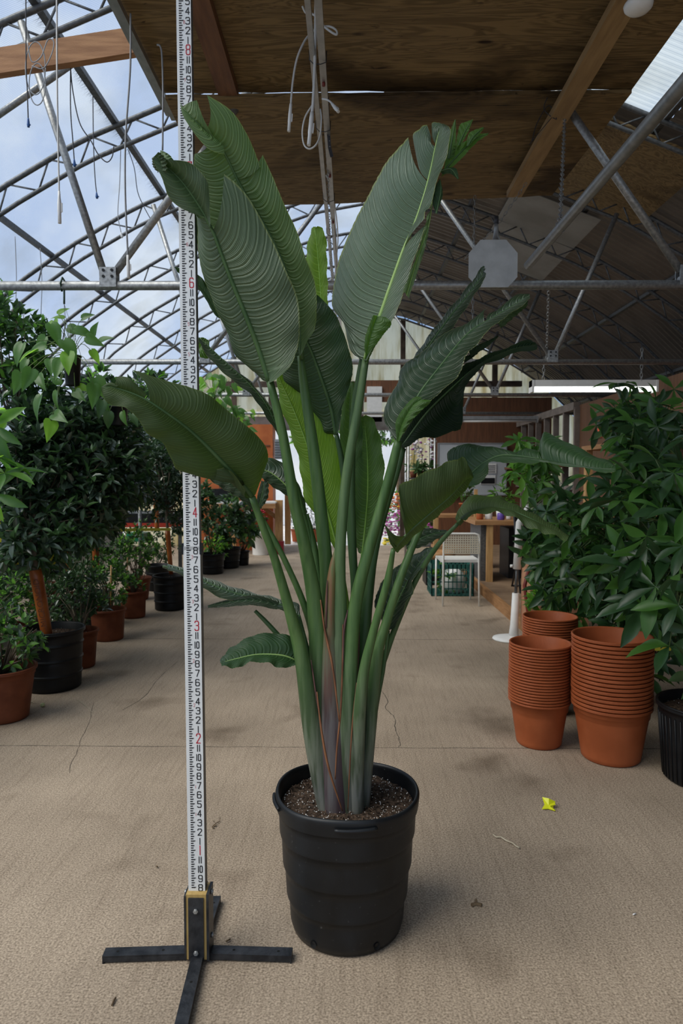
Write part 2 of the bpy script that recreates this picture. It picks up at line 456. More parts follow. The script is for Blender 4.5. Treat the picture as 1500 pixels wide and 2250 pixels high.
# ---- bow trusses, every 1.22 m
ordn = ['nearest','second nearest','third nearest','fourth nearest','fifth nearest','sixth nearest','seventh nearest','eighth nearest','ninth']
def truss(Y, k):
    t = thing('roof_truss', (RX, Y, 0), '', 'roof truss', 'curved roof trusses')
    top = []; bot = []
    for d0 in np.linspace(-4.55, 4.55, 61):
        top.append(Vector((RX+d0, Y, prof_z(d0)-.04)))
    n = len(top)
    for i in range(n):
        tg = (top[min(i+1,n-1)]-top[max(i-1,0)]).normalized(); nr = Vector((tg.z, 0, -tg.x))
        if nr.z > 0: nr = -nr
        bot.append(top[i]+nr*.15)
    a = MB(); a.tube(top, .019, 8); obj('upper_chord', a, M_steel_dk, t)
    a = MB(); a.tube(bot[2:-2], .016, 8); obj('lower_chord', a, M_steel_dk, t)
    a = MB()
    for i in range(2, n-3, 2):
        a.tube([top[i], bot[i+1]], .007, 5); a.tube([bot[i+1], top[i+2]], .007, 5)
    obj('web_bars', a, M_steel_dk, t)
    t['label'] = 'curved steel roof truss spanning the greenhouse, %s of the row' % ordn[k]
    return t
for k in range(8): truss(3.75+1.22*k, k)

# ---- tie bars with their V struts
TZ = 2.36
tb_names = ['galvanized tie bar across the greenhouse, nearest and lowest across the tall leaves', 'second galvanized tie bar, behind the nearest one', 'third tie bar, faint across the roof space', 'farthest tie bar, just before the gable']
for k, Y in enumerate((3.75, 6.19, 8.63, 11.07)):
    t = thing('tie_bar', (0.25, Y, TZ), tb_names[k], 'tie bar', 'tie bars under the roof')
    r = .0245
    a = MB(); a.tube([(-4.1, Y, TZ), (4.4, Y, TZ-.02)], r, 14)
    obj('pipe', a, M_steel, t)
    for bx_, in ((-1.31,), (1.80,)):
        if k > 0: bx_ = bx_*1.0
        a = MB(); a.box(bx_-.045, bx_+.045, Y-.03, Y-.022, TZ-.02, TZ+.085); a.box(bx_-.045, bx_+.045, Y+.022, Y+.03, TZ-.02, TZ+.085)
        a.tube([(bx_-.04, Y, TZ), (bx_+.04, Y, TZ)], r+.004, 14)
        for qx in (-.022, .024):
            for qz in (.035, .068): a.tube([(bx_+qx, Y-.036, TZ+qz), (bx_+qx, Y-.028, TZ+qz)], .008, 6, 1)
        br = obj('bracket', a, [M_steel, M_black], t)
        ends = [(-1.76, 3.74), (-.36, 3.62)] if bx_ < 0 else [(.98, 3.52), (2.35, 3.64)]
        if k: ends = [(-1.76, 3.74), (.06, 4.17)] if bx_ < 0 else [(.50, 4.19), (2.35, 3.64)]
        for ex, ez in ends:
            s0 = bx_ + (.03 if ex > bx_ else -.03)
            a = MB(); a.tube([(s0, Y, TZ+.06), (ex, Y, ez)], .021, 10)
            obj('strut', a, M_steel, t)

# ---- left low wall (opaque, unseen, raised to block side light) and far gable wall with the wide doorway
mb = MB(); mb.box(-4.45, -4.38, -3, 13, 0, 1.3)
struct('wall_left', mb, pm('pale_concrete_block', (.38,.37,.33), (.5,.48,.43), 6, .8))
M_gable = pm('aged_yellow_glazing', (.52,.42,.20), (.74,.64,.38), 2.0, .5, emis=None)
def gable_mat():  # yellowed sheet, streaky in its own colour, that lets daylight through
    m, nt, out = _nodes('yellowed_fibreglass'); L = nt.links.new
    tc = N(nt, 'ShaderNodeTexCoord'); n1 = N(nt, 'ShaderNodeTexNoise', Scale=2.5, Detail=7, Distortion=.1); mp = N(nt, 'ShaderNodeMapping'); mp.inputs['Scale'].default_value = (3.5,1,.5)
    L(tc.outputs['Object'], mp.inputs[0]); L(mp.outputs[0], n1.inputs['Vector'])
    r = N(nt, 'ShaderNodeValToRGB'); r.color_ramp.elements[0].position = .3; r.color_ramp.elements[1].position = .6
    r.color_ramp.elements[0].color = (.45,.34,.13,1); r.color_ramp.elements[1].color = (.88,.80,.56,1); L(n1.outputs['Fac'], r.inputs[0])
    d = N(nt, 'ShaderNodeBsdfDiffuse'); t_ = N(nt, 'ShaderNodeBsdfTranslucent'); tp = N(nt, 'ShaderNodeBsdfTransparent')
    L(r.outputs[0], d.inputs[0]); L(r.outputs[0], t_.inputs[0]); L(r.outputs[0], tp.inputs[0])
    a = N(nt, 'ShaderNodeMixShader'); a.inputs[0].default_value = .7; L(d.outputs[0], a.inputs[1]); L(t_.outputs[0], a.inputs[2])
    b = N(nt, 'ShaderNodeMixShader'); b.inputs[0].default_value = .35; L(a.outputs[0], b.inputs[1]); L(tp.outputs[0], b.inputs[2])
    L(b.outputs[0], out.inputs[0]); return m
GY = 13.0
# gable sheet: polygon strips up to the roof, opening x -1.5..0.95, z<2.35
mb = MB()
xs = [RX-d for d in DS[::-1]] + [RX+d for d in DS[1:]]
xs = sorted(set(xs + [-1.5, 0.98]))
for a, b in zip(xs, xs[1:]):
    z0 = 2.35 if (a >= -1.501 and b <= .981) else 0.0
    za, zb = prof_z(a-RX), prof_z(b-RX)
    if za <= z0 or zb <= z0 and z0: continue
    mb.add([(a,GY,z0),(b,GY,z0),(b,GY,zb),(a,GY,za)], [(0,1,2,3)])
struct('wall_far', mb, gable_mat())
mb = MB()
for x in (-3.0,-2.2,-1.5,-.55,.2,.98,1.8,2.7):
    z0 = 2.35 if -1.4 < x < .9 else 0
    mb.box(x-.045, x+.045, GY-.10, GY-.01, z0, prof_z(x-RX)-.03)
mb.box(-3.6, 3.4, GY-.12, GY-.01, 2.30, 2.46); mb.box(-2.6, 3.2, GY-.11, GY-.01, 3.02, 3.12)
struct('trim_3', mb, pm('dark_weathered_timber', (.045,.03,.02), (.10,.07,.05), 6, .8))
# dark header over the doorway
mb = MB(); mb.box(-1.9, 1.9, GY-.26, GY-.13, 2.20, 2.44)
struct('trim_4', mb, pm('grey_header_board', (.10,.09,.08), (.17,.16,.15), 6, .7))

# ---- right-hand partition, back partition, raised timber deck
def siding(name, c1, c2, pitch=.1, axis='Y'):
    m, nt, out = _nodes(name); L = nt.links.new
    b = N(nt, 'ShaderNodeBsdfPrincipled', Roughness=.65); b.inputs['Specular IOR Level'].default_value = .3
    tc = N(nt, 'ShaderNodeTexCoord'); wv = N(nt, 'ShaderNodeTexWave', Scale=1/(pitch*6.283)*3.14159*1.0, Distortion=0); wv.bands_direction = axis; wv.wave_profile = 'SAW'
    L(tc.outputs['Object'], wv.inputs['Vector'])
    r = N(nt, 'ShaderNodeValToRGB'); r.color_ramp.elements[0].position = .0; r.color_ramp.elements[1].position = .12
    r.color_ramp.elements[0].color = (.15,.15,.15,1); r.color_ramp.elements[1].color = (1,1,1,1); L(wv.outputs['Fac'], r.inputs[0])
    n1 = N(nt, 'ShaderNodeTexNoise', Scale=3, Detail=6); mp = N(nt, 'ShaderNodeMapping'); mp.inputs['Scale'].default_value = (5,5,.8)
    L(tc.outputs['Object'], mp.inputs[0]); L(mp.outputs[0], n1.inputs['Vector'])
    r2 = N(nt, 'ShaderNodeValToRGB'); r2.color_ramp.elements[0].color = c4(c1); r2.color_ramp.elements[1].color = c4(c2); L(n1.outputs['Fac'], r2.inputs[0])
    mm = N(nt, 'ShaderNodeMix', data_type='RGBA'); mm.blend_type = 'MULTIPLY'; mm.inputs['Factor'].default_value = 1
    L(r2.outputs[0], mm.inputs['A']); L(r.outputs[0], mm.inputs['B']); L(mm.outputs['Result'], b.inputs['Base Color'])
    L(b.outputs[0], out.inputs[0]); return m
M_siding = siding('stained_board_siding', (.12,.058,.030), (.20,.10,.052))
mb = MB(); mb.box(3.05, 3.12, 3.0, 9.2, .1, 2.28)
struct('wall_right', mb, M_siding)
mb = MB()
for i in range(9):
    y = 9.2+.47*i; mb.box(2.98, 3.06, y-.025, y+.025, .1, 2.25)
mb.box(2.97, 3.07, 9.2, 12.9, 2.22, 2.32); mb.box(2.97, 3.07, 9.2, 12.9, 1.15, 1.2)
mb.box(3.09, 3.12, 9.2, 12.9, .1, 1.15)
struct('wall_right_studs', mb, pm('grey_weathered_stud', (.16,.13,.11), (.24,.20,.17), 6, .7))
mb = MB(); mb.box(1.42, 3.6, 12.35, 12.42, .1, 2.75)
struct('wall_back', mb, M_brownboard)
mb = MB(); mb.box(1.50, 3.05, 5.1, 12.35, 0.0, .10)
struct('floor_deck', mb, [pm('plywood_deck', (.19,.12,.07), (.27,.18,.11), 5, .7)])
mb = MB(); mb.box(1.465, 1.505, 5.1, 12.35, 0.0, .105); mb.box(1.5, 3.05, 5.06, 5.1, 0, .105)
struct('trim_5', mb, M_wood_y)

# ---- plywood lid hung below the roof
def ply_material():
    m, nt, out = _nodes('weathered_plywood'); L = nt.links.new
    b = N(nt, 'ShaderNodeBsdfPrincipled', Roughness=.7); b.inputs['Specular IOR Level'].default_value = .25
    tc = N(nt, 'ShaderNodeTexCoord')
    mp = N(nt, 'ShaderNodeMapping'); mp.inputs['Scale'].default_value = (.35,3.0,3.0); L(tc.outputs['Object'], mp.inputs[0])
    n1 = N(nt, 'ShaderNodeTexNoise', Scale=3.2, Detail=3, Distortion=1.5); L(mp.outputs[0], n1.inputs['Vector'])
    wv = N(nt, 'ShaderNodeMath'); wv.operation = 'MULTIPLY'; L(n1.outputs['Fac'], wv.inputs[0]); wv.inputs[1].default_value = 55
    sn = N(nt, 'ShaderNodeMath'); sn.operation = 'SINE'; L(wv.outputs[0], sn.inputs[0])
    r = N(nt, 'ShaderNodeValToRGB'); r.color_ramp.elements[0].position = .0; r.color_ramp.elements[1].position = .8
    r.color_ramp.elements[0].color = (.135,.088,.036,1); r.color_ramp.elements[1].color = (.24,.160,.070,1)
    hh = N(nt, 'ShaderNodeMath'); hh.operation = 'MULTIPLY_ADD'; L(sn.outputs[0], hh.inputs[0]); hh.inputs[1].default_value = .5; hh.inputs[2].default_value = .5
    L(hh.outputs[0], r.inputs[0])
    def dark(scale, lo, hi, col, st):
        mq = N(nt, 'ShaderNodeMapping'); mq.inputs['Scale'].default_value = st; L(tc.outputs['Object'], mq.inputs[0])
        n = N(nt, 'ShaderNodeTexNoise', Scale=scale, Detail=6, Distortion=.6); L(mq.outputs[0], n.inputs['Vector'])
        q = N(nt, 'ShaderNodeValToRGB'); q.color_ramp.elements[0].position = lo; q.color_ramp.elements[1].position = hi
        q.color_ramp.elements[0].color = c4(col); q.color_ramp.elements[1].color = (1,1,1,1); L(n.outputs['Fac'], q.inputs[0]); return q.outputs[0]
    cur = r.outputs[0]
    for dk in (dark(1.3, .34, .48, (.30,.27,.24), (.8,1.6,1)), dark(9, .25, .34, (.15,.11,.09), (.35,1,1)), dark(26, .26, .34, (.3,.26,.22), (.6,1,1))):
        mm = N(nt, 'ShaderNodeMix', data_type='RGBA'); mm.blend_type = 'MULTIPLY'; mm.inputs['Factor'].default_value = 1
        L(cur, mm.inputs['A']); L(dk, mm.inputs['B']); cur = mm.outputs['Result']
    # knots
    mk = N(nt, 'ShaderNodeMapping'); mk.inputs['Scale'].default_value = (1.2,3.6,1); L(tc.outputs['Object'], mk.inputs[0])
    vo = N(nt, 'ShaderNodeTexVoronoi', Scale=1.5); L(mk.outputs[0], vo.inputs['Vector'])
    rk = N(nt, 'ShaderNodeValToRGB'); rk.color_ramp.elements[0].position = .045; rk.color_ramp.elements[1].position = .085
    rk.color_ramp.elements[0].color = (.12,.08,.06,1); rk.color_ramp.elements[1].color = (1,1,1,1); L(vo.outputs['Distance'], rk.inputs[0])
    mm = N(nt, 'ShaderNodeMix', data_type='RGBA'); mm.blend_type = 'MULTIPLY'; mm.inputs['Factor'].default_value = 1
    L(cur, mm.inputs['A']); L(rk.outputs[0], mm.inputs['B']); L(mm.outputs['Result'], b.inputs['Base Color'])
    bp = N(nt, 'ShaderNodeBump', Strength=.3, Distance=.003); L(sn.outputs[0], bp.inputs['Height']); L(bp.outputs[0], b.inputs['Normal'])
    L(b.outputs[0], out.inputs[0]); return m
M_ply = ply_material()
def ply(name_label, corners, th=.018, notch=False):
    'a plywood sheet: four underside corners (near-left, near-right, far-right, far-left)'
    c = [Vector(q) for q in corners]
    mb = MB()
    n = 24; lo = []; 
    # ragged edges on the long sides
    def edge(a, b, rag):
        out = []
        for i in range(n):
            p = a+(b-a)*i/(n-1); out.append(p+Vector((0, random.uniform(-rag, rag) if 0 < i < n-1 else 0, 0)))
        return out
    near = edge(c[0], c[1], .006); far = edge(c[3], c[2], .008)
    up = Vector((0,0,th))
    vs = near+far+[p+up for p in near]+[p+up for p in far]
    fs = []
    for i in range(n-1):
        fs += [(i, i+n, i+n+1, i+1), (2*n+i, 2*n+i+1, 3*n+i+1, 3*n+i), (i, i+1, 2*n+i+1, 2*n+i), (n+i, 3*n+i, 3*n+i+1, n+i+1)]
    fs += [(0, 2*n, 3*n, n), (n-1, 2*n-1, 4*n-1, 3*n-1)]
    mb.add(vs, fs)
    o = obj('plywood_sheet', mb, M_ply)
    tag(o, name_label, 'plywood', 'plywood sheets hung under the roof')
    return o
H1 = 3.34
ply('weathered plywood sheet overhead, nearest one at the top of the view', [(-.985,2.42,H1),(1.47,2.42,H1),(1.47,3.70,H1),(-.985,3.70,H1)])
ply('weathered plywood sheet overhead behind the first, above the two tallest leaves', [(-.96,3.62,3.27),(1.46,3.675,3.31),(1.44,5.02,3.33),(-.96,5.00,3.25)])
ply('dark plywood sheet overhead beyond the hung pipe, below the skylight', [(1.78,5.13,prof_z(1.51)-.06),(2.62,5.13,prof_z(2.35)-.06),(2.62,6.42,prof_z(2.35)-.06),(1.78,6.42,prof_z(1.51)-.06)])
ply('plywood sheet overhead directly above the viewer', [(-.985,1.14,H1+.02),(1.47,1.14,H1+.02),(1.47,2.38,H1+.02),(-.985,2.38,H1+.02)])

mb = MB(); pz = lambda d: prof_z(d)-.055
mb.add([(1.55,6.6,pz(1.28)),(2.36,6.6,pz(2.09)),(2.36,8.6,pz(2.09)),(1.55,8.6,pz(1.28)),(1.55,6.6,pz(1.28)+.006),(2.36,6.6,pz(2.09)+.006),(2.36,8.6,pz(2.09)+.006),(1.55,8.6,pz(1.28)+.006)], [(0,1,2,3),(7,6,5,4),(0,4,5,1),(1,5,6,2),(2,6,7,3),(3,7,4,0)])
tag(obj('ceiling_board', mb, pm('dusty_grey_sheet', (.20,.19,.165), (.28,.27,.24), 3, .7)), 'pale grey flat sheet under the dark roof, behind the octagonal plate', 'board')
# joists under the plywood
def joist(lbl, x, y0, y1, z, w=.09, h=.045, mat=M_wood_y):
    a = MB(); a.box(x-w/2, x+w/2, y0, y1, z-h, z)
    return tag(obj('timber_joist', a, mat), lbl, 'beam', 'timbers under the plywood')
M_joist_dk = pm('dark_fir_joist', (.13,.055,.025), (.20,.09,.04), 5, .65, 0, .2, 60, (9,1,9))
M_joist_lt = pm('light_fir_joist', (.27,.165,.07), (.38,.245,.11), 4, .6, 0, .2, 60, (9,1,9))
joist('dark red-brown timber joist under the plywood, left of centre', -.635, 1.1, 3.66, 3.335, .10, .05, M_joist_dk)
joist('pale pine joist under the plywood, right of centre, its end hanging free', 1.10, 1.1, 4.72, 3.24, .10, .04, M_joist_lt)
a = P(-60,148,3.55); b = P(302,92,3.55)
mb = MB(); mb.bar(a, b, .045, .125)
tag(obj('timber_beam', mb, pm('orange_fir_beam', (.28,.125,.048), (.42,.21,.09), 5, .6, 0, .2, 60, (1,9,9))), 'orange-brown timber beam crossing the glazed roof at upper left', 'beam')
# ============================================================ POTS
def soil_mat():
    m, nt, out = _nodes('potting_soil_with_perlite'); L = nt.links.new
    b = N(nt, 'ShaderNodeBsdfPrincipled', Roughness=.95); b.inputs['Specular IOR Level'].default_value = .15
    tc = N(nt, 'ShaderNodeTexCoord'); n1 = N(nt, 'ShaderNodeTexNoise', Scale=90, Detail=5); L(tc.outputs['Object'], n1.inputs['Vector'])
    r = N(nt, 'ShaderNodeValToRGB'); r.color_ramp.elements[0].position = .35; r.color_ramp.elements[1].position = .68
    r.color_ramp.elements[0].color = (.018,.012,.008,1); r.color_ramp.elements[1].color = (.12,.08,.055,1); L(n1.outputs['Fac'], r.inputs[0])
    L(r.outputs[0], b.inputs['Base Color'])
    bp = N(nt, 'ShaderNodeBump', Strength=1, Distance=.01); L(n1.outputs['Fac'], bp.inputs['Height']); L(bp.outputs[0], b.inputs['Normal'])
    L(b.outputs[0], out.inputs[0]); return m
M_soil = soil_mat()
M_perlite = pm('perlite', (.62,.60,.56), (.75,.73,.70), 5, .8)

def pot_profile(rt, rb, h, lip=.012, liph=.02, rings=0, band=0.0):
    'outside up, over the lip, down inside'
    p = [(0, .0), (rb*.93, .0), (rb, .008)]
    zt = h-liph
    n = 14
    for i in range(1, n+1):
        t = i/n; z = .008+(zt-.008)*t; r = rb+(rt-lip-rb)*t
        p.append((r, z))
    if rings:
        q = []
        for (r, z) in p:
            q.append((r, z))
        for k in range(1, rings+1):
            z = h*k/(rings+1); r = rb+(rt-lip-rb)*(z/zt)
            q += [(r-.001, z-.006), (r+.005, z-.001), (r+.0055, z+.006), (r+.001, z+.010)]
        q = q[:3]+sorted(q[3:], key=lambda a: a[1]); p = q
    if band:
        p = [a for a in p if a[1] < h-band-liph]; r = rb+(rt-lip-rb)*((h-band-liph)/zt)
        p += [(r, h-band-liph), (r+.005, h-band-liph+.006), (rt-lip+.001, zt)]
    p += [(rt-.001, zt), (rt, zt+.003), (rt, zt+liph*.4), (rt-.0015, zt+liph*.5), (rt, zt+liph*.6), (rt, h-.003), (rt-.003, h), (rt-lip*.8, h-.001), (rt-lip-.001, h-.006)]
    for t in (.35, .7, 1.0): p.append((rt-lip-.003 + (rb-.004-(rt-lip-.003))*t, (h-.006)+(.006-(h-.006))*t))
    p.append((0, .006))
    return p
def add_soil(parent, c, r, z, perl=60, n=40, amp=.006):
    mb = MB(); rows = 14; vs = []; c = Vector(c)
    for i in range(rows):
        rr = r*i/(rows-1)
        for j in range(n):
            an = 2*PI*j/n; vs.append(c+Vector((rr*math.cos(an), rr*math.sin(an), z+random.uniform(-amp, amp)+ (0.008*(1-i/rows)))))
    mb.add(vs, [(i*n+j, (i+1)*n+j, (i+1)*n+(j+1)%n, i*n+(j+1)%n) for i in range(rows-1) for j in range(n)], 0, True)
    for _ in range(perl):
        an = random.uniform(0, 2*PI); rr = r*.97*math.sqrt(random.random()); s_ = random.uniform(.0007,.0024)
        p = c+Vector((rr*math.cos(an), rr*math.sin(an), z+.007+.006*(1-rr/r)))
        mb.add([p+Vector((s_,0,0)), p+Vector((0,s_,0)), p-Vector((s_,0,0)), p-Vector((0,s_,0)), p+Vector((0,0,s_)), p-Vector((0,0,s_))],
               [(0,1,4),(1,2,4),(2,3,4),(3,0,4),(1,0,5),(2,1,5),(3,2,5),(0,3,5)], 1)
    for _ in range(perl//2):
        an = random.uniform(0, 2*PI); rr = r*.95*math.sqrt(random.random()); L_ = random.uniform(.004,.014); b_ = random.uniform(0, PI)
        p = c+Vector((rr*math.cos(an), rr*math.sin(an), z+.010+.006*(1-rr/r))); d = Vector((math.cos(b_), math.sin(b_), random.uniform(-.3,.5)))*L_
        mb.bar(p-d/2, p+d/2, .0022, .0010, m=2)
    return obj('soil', mb, [M_soil, M_perlite, pm('bark_chips', (.05,.03,.02), (.13,.08,.05), 30, .9)] , parent)

# ============================================================ THE TALL PLANT
YO = -.045
PC = Vector((P(762,1900,1.968).x, 1.958, 0))
plant = thing('potted_bird_of_paradise', PC, 'tall white bird-of-paradise plant with huge paddle leaves in a black ribbed nursery pot, centre', 'plant')
rt, rb, h = .208, .164, .404
prof = [(0,0),(rb*.90,0),(rb*.97,.006),(rb,.022)]
def seg(z0, z1, r0, r1): return [(r0+(r1-r0)*t, z0+(z1-z0)*t) for t in (0,.33,.66,1)]
prof += seg(.03,.1025,.166,.1705) + [(.1765,.103),(.1775,.108)] + seg(.112,.1925,.1775,.1815) + [(.187,.193),(.188,.198)] + seg(.202,.2845,.188,.191)+[(.1955,.285),(.1965,.290)]+seg(.294,.3555,.1965,.199)
prof += [(.204,.356),(.2065,.372),(.208,.386),(.2085,.395),(.206,.402),(.202,.404),(.198,.402),(.1955,.396),(.1945,.388),(.192,.34),(.19,.33)]
mb = MB(); mb.uv = None
cuts = [i for i, p in enumerate(prof) if abs(p[1]-.103) < 1e-6 or abs(p[1]-.193) < 1e-6 or abs(p[1]-.285) < 1e-6 or abs(p[1]-.356) < 1e-6]
i0 = 0
for ci in cuts+[len(prof)-1]: mb.lathe(prof[i0:ci+1], PC, 72); i0 = ci
# slight squash of the rim (a used pot is never round)
for i, p in enumerate(mb.v):
    a = math.atan2(p[1]-PC.y, p[0]-PC.x); k = p[2]/h
    r_ = 1+.012*k*math.cos(2*a+.5)+.006*k*math.sin(5*a+1)
    mb.v[i] = (PC.x+(p[0]-PC.x)*r_, PC.y+(p[1]-PC.y)*r_, p[2]+.004*k*math.sin(3*a))
def potblack():
    m, nt, out = _nodes('scuffed_black_plastic'); L = nt.links.new
    b = N(nt, 'ShaderNodeBsdfPrincipled'); b.inputs['Specular IOR Level'].default_value = .36
    tc = N(nt, 'ShaderNodeTexCoord'); mp = N(nt, 'ShaderNodeMapping'); mp.inputs['Scale'].default_value = (1,1,.35); L(tc.outputs['Object'], mp.inputs[0])
    n1 = N(nt, 'ShaderNodeTexNoise', Scale=11, Detail=7, Distortion=.4); L(mp.outputs[0], n1.inputs['Vector'])
    r = N(nt, 'ShaderNodeValToRGB'); r.color_ramp.elements[0].position = .3; r.color_ramp.elements[1].position = .7
    r.color_ramp.elements[0].color = (.0045,.0052,.006,1); r.color_ramp.elements[1].color = (.012,.014,.0165,1); L(n1.outputs['Fac'], r.inputs[0])
    n2 = N(nt, 'ShaderNodeTexNoise', Scale=95, Detail=3); L(tc.outputs['Object'], n2.inputs['Vector'])
    r2 = N(nt, 'ShaderNodeValToRGB'); r2.color_ramp.elements[0].position = .68; r2.color_ramp.elements[1].position = .78
    r2.color_ramp.elements[0].color = (0,0,0,1); r2.color_ramp.elements[1].color = (.05,.05,.048,1); L(n2.outputs['Fac'], r2.inputs[0])
    mm = N(nt, 'ShaderNodeMix', data_type='RGBA'); mm.blend_type = 'ADD'; mm.inputs['Factor'].default_value = 1
    L(r.outputs[0], mm.inputs['A']); L(r2.outputs[0], mm.inputs['B']); L(mm.outputs['Result'], b.inputs['Base Color'])
    rr = N(nt, 'ShaderNodeMapRange'); rr.inputs[3].default_value = .34; rr.inputs[4].default_value = .55; L(n1.outputs['Fac'], rr.inputs[0]); L(rr.outputs[0], b.inputs['Roughness'])
    L(b.outputs[0], out.inputs[0]); return m
M_potblack = potblack()
pot_o = obj('pot', mb, M_potblack, plant)
# grip ridges on the rim and drain holes
for a0, a1 in ((-1.72,-1.18), (3.15,3.62)):
    mb = MB()
    for zz, rr_ in ((.384,.2125),):
        mb.tube([(PC.x+rr_*math.cos(a0+(a1-a0)*i/12), PC.y+rr_*math.sin(a0+(a1-a0)*i/12), zz) for i in range(13)], .0055, 8)
    obj('rim_grip', mb, M_potblack, pot_o)
M_pitblack = pm('drain_hole_shadow', (.003,.003,.003), None, 5, .9)
for an in (-2.15, -1.05):
    mb = MB(); c = PC+Vector((math.cos(an)*.1665, math.sin(an)*.1665, .026)); t = Vector((-math.sin(an), math.cos(an), 0)); o_ = Vector((math.cos(an), math.sin(an), 0))
    vs = [c+t*math.cos(q)*.010+Vector((0,0,1))*math.sin(q)*.011+o_*.0015 for q in np.linspace(0, 2*PI, 14, endpoint=False)]
    mb.add(vs+[c-o_*.004], [(i, (i+1) % 14, 14) for i in range(14)])
    obj('drain_hole', mb, M_pitblack, pot_o)
add_soil(plant, PC, .1925, .360, 560, 60, .005)

# ---- blade builder
def lerp_t(tab, t):
    if t <= tab[0][0]: return np.array(tab[0][1:])
    for a, b in zip(tab, tab[1:]):
        if t <= b[0]:
            k = (t-a[0])/(b[0]-a[0]+1e-9); return np.array(a[1:])*(1-k)+np.array(b[1:])*k
    return np.array(tab[-1][1:])
def smooth_tab(tab):
    'densify the margin table with a Catmull-Rom through its points'
    if len(tab) < 3: return tab
    return sorted([tuple(q) for q in crom(tab, (len(tab)-1)*6+1)], key=lambda a: a[0])
def blade(stalk, rib, strips, mats, name='leaf_blade', rw=.0055, bulge=.012, nx=12, wav=.004, seed=0):
    '''rib: [(x,y,Y)...] base to tip; strips: (dY, [(t, ex, ey)...]) with the margin at depth rib.Y + dY.'''
    rs = random.Random(seed); NR = 61
    R_ = [np.array(q)+np.array((0,0,YO)) for q in crom(rib, NR)]
    # arclength in pixels so that t is a real fraction of the midrib
    cum = [0]
    for a, b in zip(R_, R_[1:]): cum.append(cum[-1]+math.hypot(b[0]-a[0], b[1]-a[1]))
    tot = cum[-1]
    def rib_at(t):
        s = t*tot; j = 0
        while j < NR-2 and cum[j+1] < s: j += 1
        k = (s-cum[j])/(cum[j+1]-cum[j]+1e-9); k = min(max(k, 0), 1)
        return R_[j]*(1-k)+R_[j+1]*k
    mb = MB(); mb.uv = []
    L3 = 0; pts = [P(*rib_at(i/30)) for i in range(31)]
    Lm = sum((b-a).length for a, b in zip(pts, pts[1:]))
    for dY, tab in strips:
        tab = smooth_tab(tab)
        t0, t1 = tab[0][0], tab[-1][0]
        nr = max(4, int((t1-t0)*110))
        o = len(mb.v); ph = rs.uniform(0, 6)
        for i in range(nr+1):
            t = t0+(t1-t0)*i/nr
            q = rib_at(t); e = lerp_t(tab, t)
            mp = P(*q)
            jag = rs.uniform(-.6, .6)
            dy = dY(t) if callable(dY) else dY
            ep = P(e[0]+jag, e[1]+jag, q[2]+dy)
            span = ep-mp; wlen = span.length
            q2 = rib_at(min(t+.02, 1)); q1 = rib_at(max(t-.02, 0))
            tg = (P(*q2)-P(*q1)); tg = tg.normalized() if tg.length > 1e-6 else Vector((0,0,1))
            nrm = span.cross(tg)
            nrm = nrm.normalized() if nrm.length > 1e-7 else Vector((0,-1,0))
            if nrm.y > 0: nrm = -nrm
            for j in range(nx+1):
                v = j/nx
                bl = bulge*min(1, wlen/.08)*math.sin(PI*v)*1.0
                # side-vein sweep: start squarer to the midrib, bend to the tip near the margin
                sw = -tg*wlen*.10*math.sin(PI*v)*(1 if 0.05 < t < .97 else .3)
                wv_ = wav*v*v*math.sin(t*34+ph)*min(1, wlen/.05)
                mb.v.append(tuple(mp+span*v+sw+nrm*(bl+wv_)))
                mb.uv.append((t*Lm, v))
        for i in range(nr):
            for j in range(nx):
                a = o+i*(nx+1)+j
                mb.f.append((a, a+1, a+nx+2, a+nx+1)); mb.m.append(0); mb.smooth.append(True)
    # raised midrib
    if rw:
        o = len(mb.v); n = 8; pts = [P(*rib_at(i/40)) for i in range(41)]
        rad = [rw*(1-i/40)**.8+.0008 for i in range(41)]
        mb.tube([p+Vector((0,-.001,0)) for p in pts], rad, n, 1)
        mb.uv += [(0, .5)]*(len(mb.v)-o)
    return obj(name, mb, mats, stalk)

def stalkmat(name, c_up, c_up2, c_lo, c_lo2, z0=.55, z1=1.0):
    m, nt, out = _nodes(name); L = nt.links.new
    b = N(nt, 'ShaderNodeBsdfPrincipled', Roughness=.45); b.inputs['Specular IOR Level'].default_value = .4
    tc = N(nt, 'ShaderNodeTexCoord'); mp = N(nt, 'ShaderNodeMapping'); mp.inputs['Scale'].default_value = (10,10,.7); L(tc.outputs['Object'], mp.inputs[0])
    n1 = N(nt, 'ShaderNodeTexNoise', Scale=7, Detail=6); L(mp.outputs[0], n1.inputs['Vector'])
    def rp(a, b_, lo=.35, hi=.65):
        r = N(nt, 'ShaderNodeValToRGB'); r.color_ramp.elements[0].position = lo; r.color_ramp.elements[1].position = hi
        r.color_ramp.elements[0].color = c4(a); r.color_ramp.elements[1].color = c4(b_); L(n1.outputs['Fac'], r.inputs[0]); return r.outputs[0]
    up = rp(c_up, c_up2); lo = rp(c_lo, c_lo2, .4, .6)
    sp = N(nt, 'ShaderNodeSeparateXYZ'); L(tc.outputs['Object'], sp.inputs[0])
    mr = N(nt, 'ShaderNodeMapRange'); mr.inputs[1].default_value = z0; mr.inputs[2].default_value = z1; L(sp.outputs['Z'], mr.inputs[0])
    mx = N(nt, 'ShaderNodeMix', data_type='RGBA'); L(mr.outputs[0], mx.inputs['Factor']); L(lo, mx.inputs['A']); L(up, mx.inputs['B'])
    L(mx.outputs['Result'], b.inputs['Base Color'])
    bp = N(nt, 'ShaderNodeBump', Strength=.25, Distance=.003); L(n1.outputs['Fac'], bp.inputs['Height']); L(bp.outputs[0], b.inputs['Normal'])
    L(b.outputs[0], out.inputs[0]); return m
S_green = stalkmat('green_stalk', (.050,.115,.030), (.095,.175,.052), (.050,.062,.042), (.165,.17,.15), .42, .85)
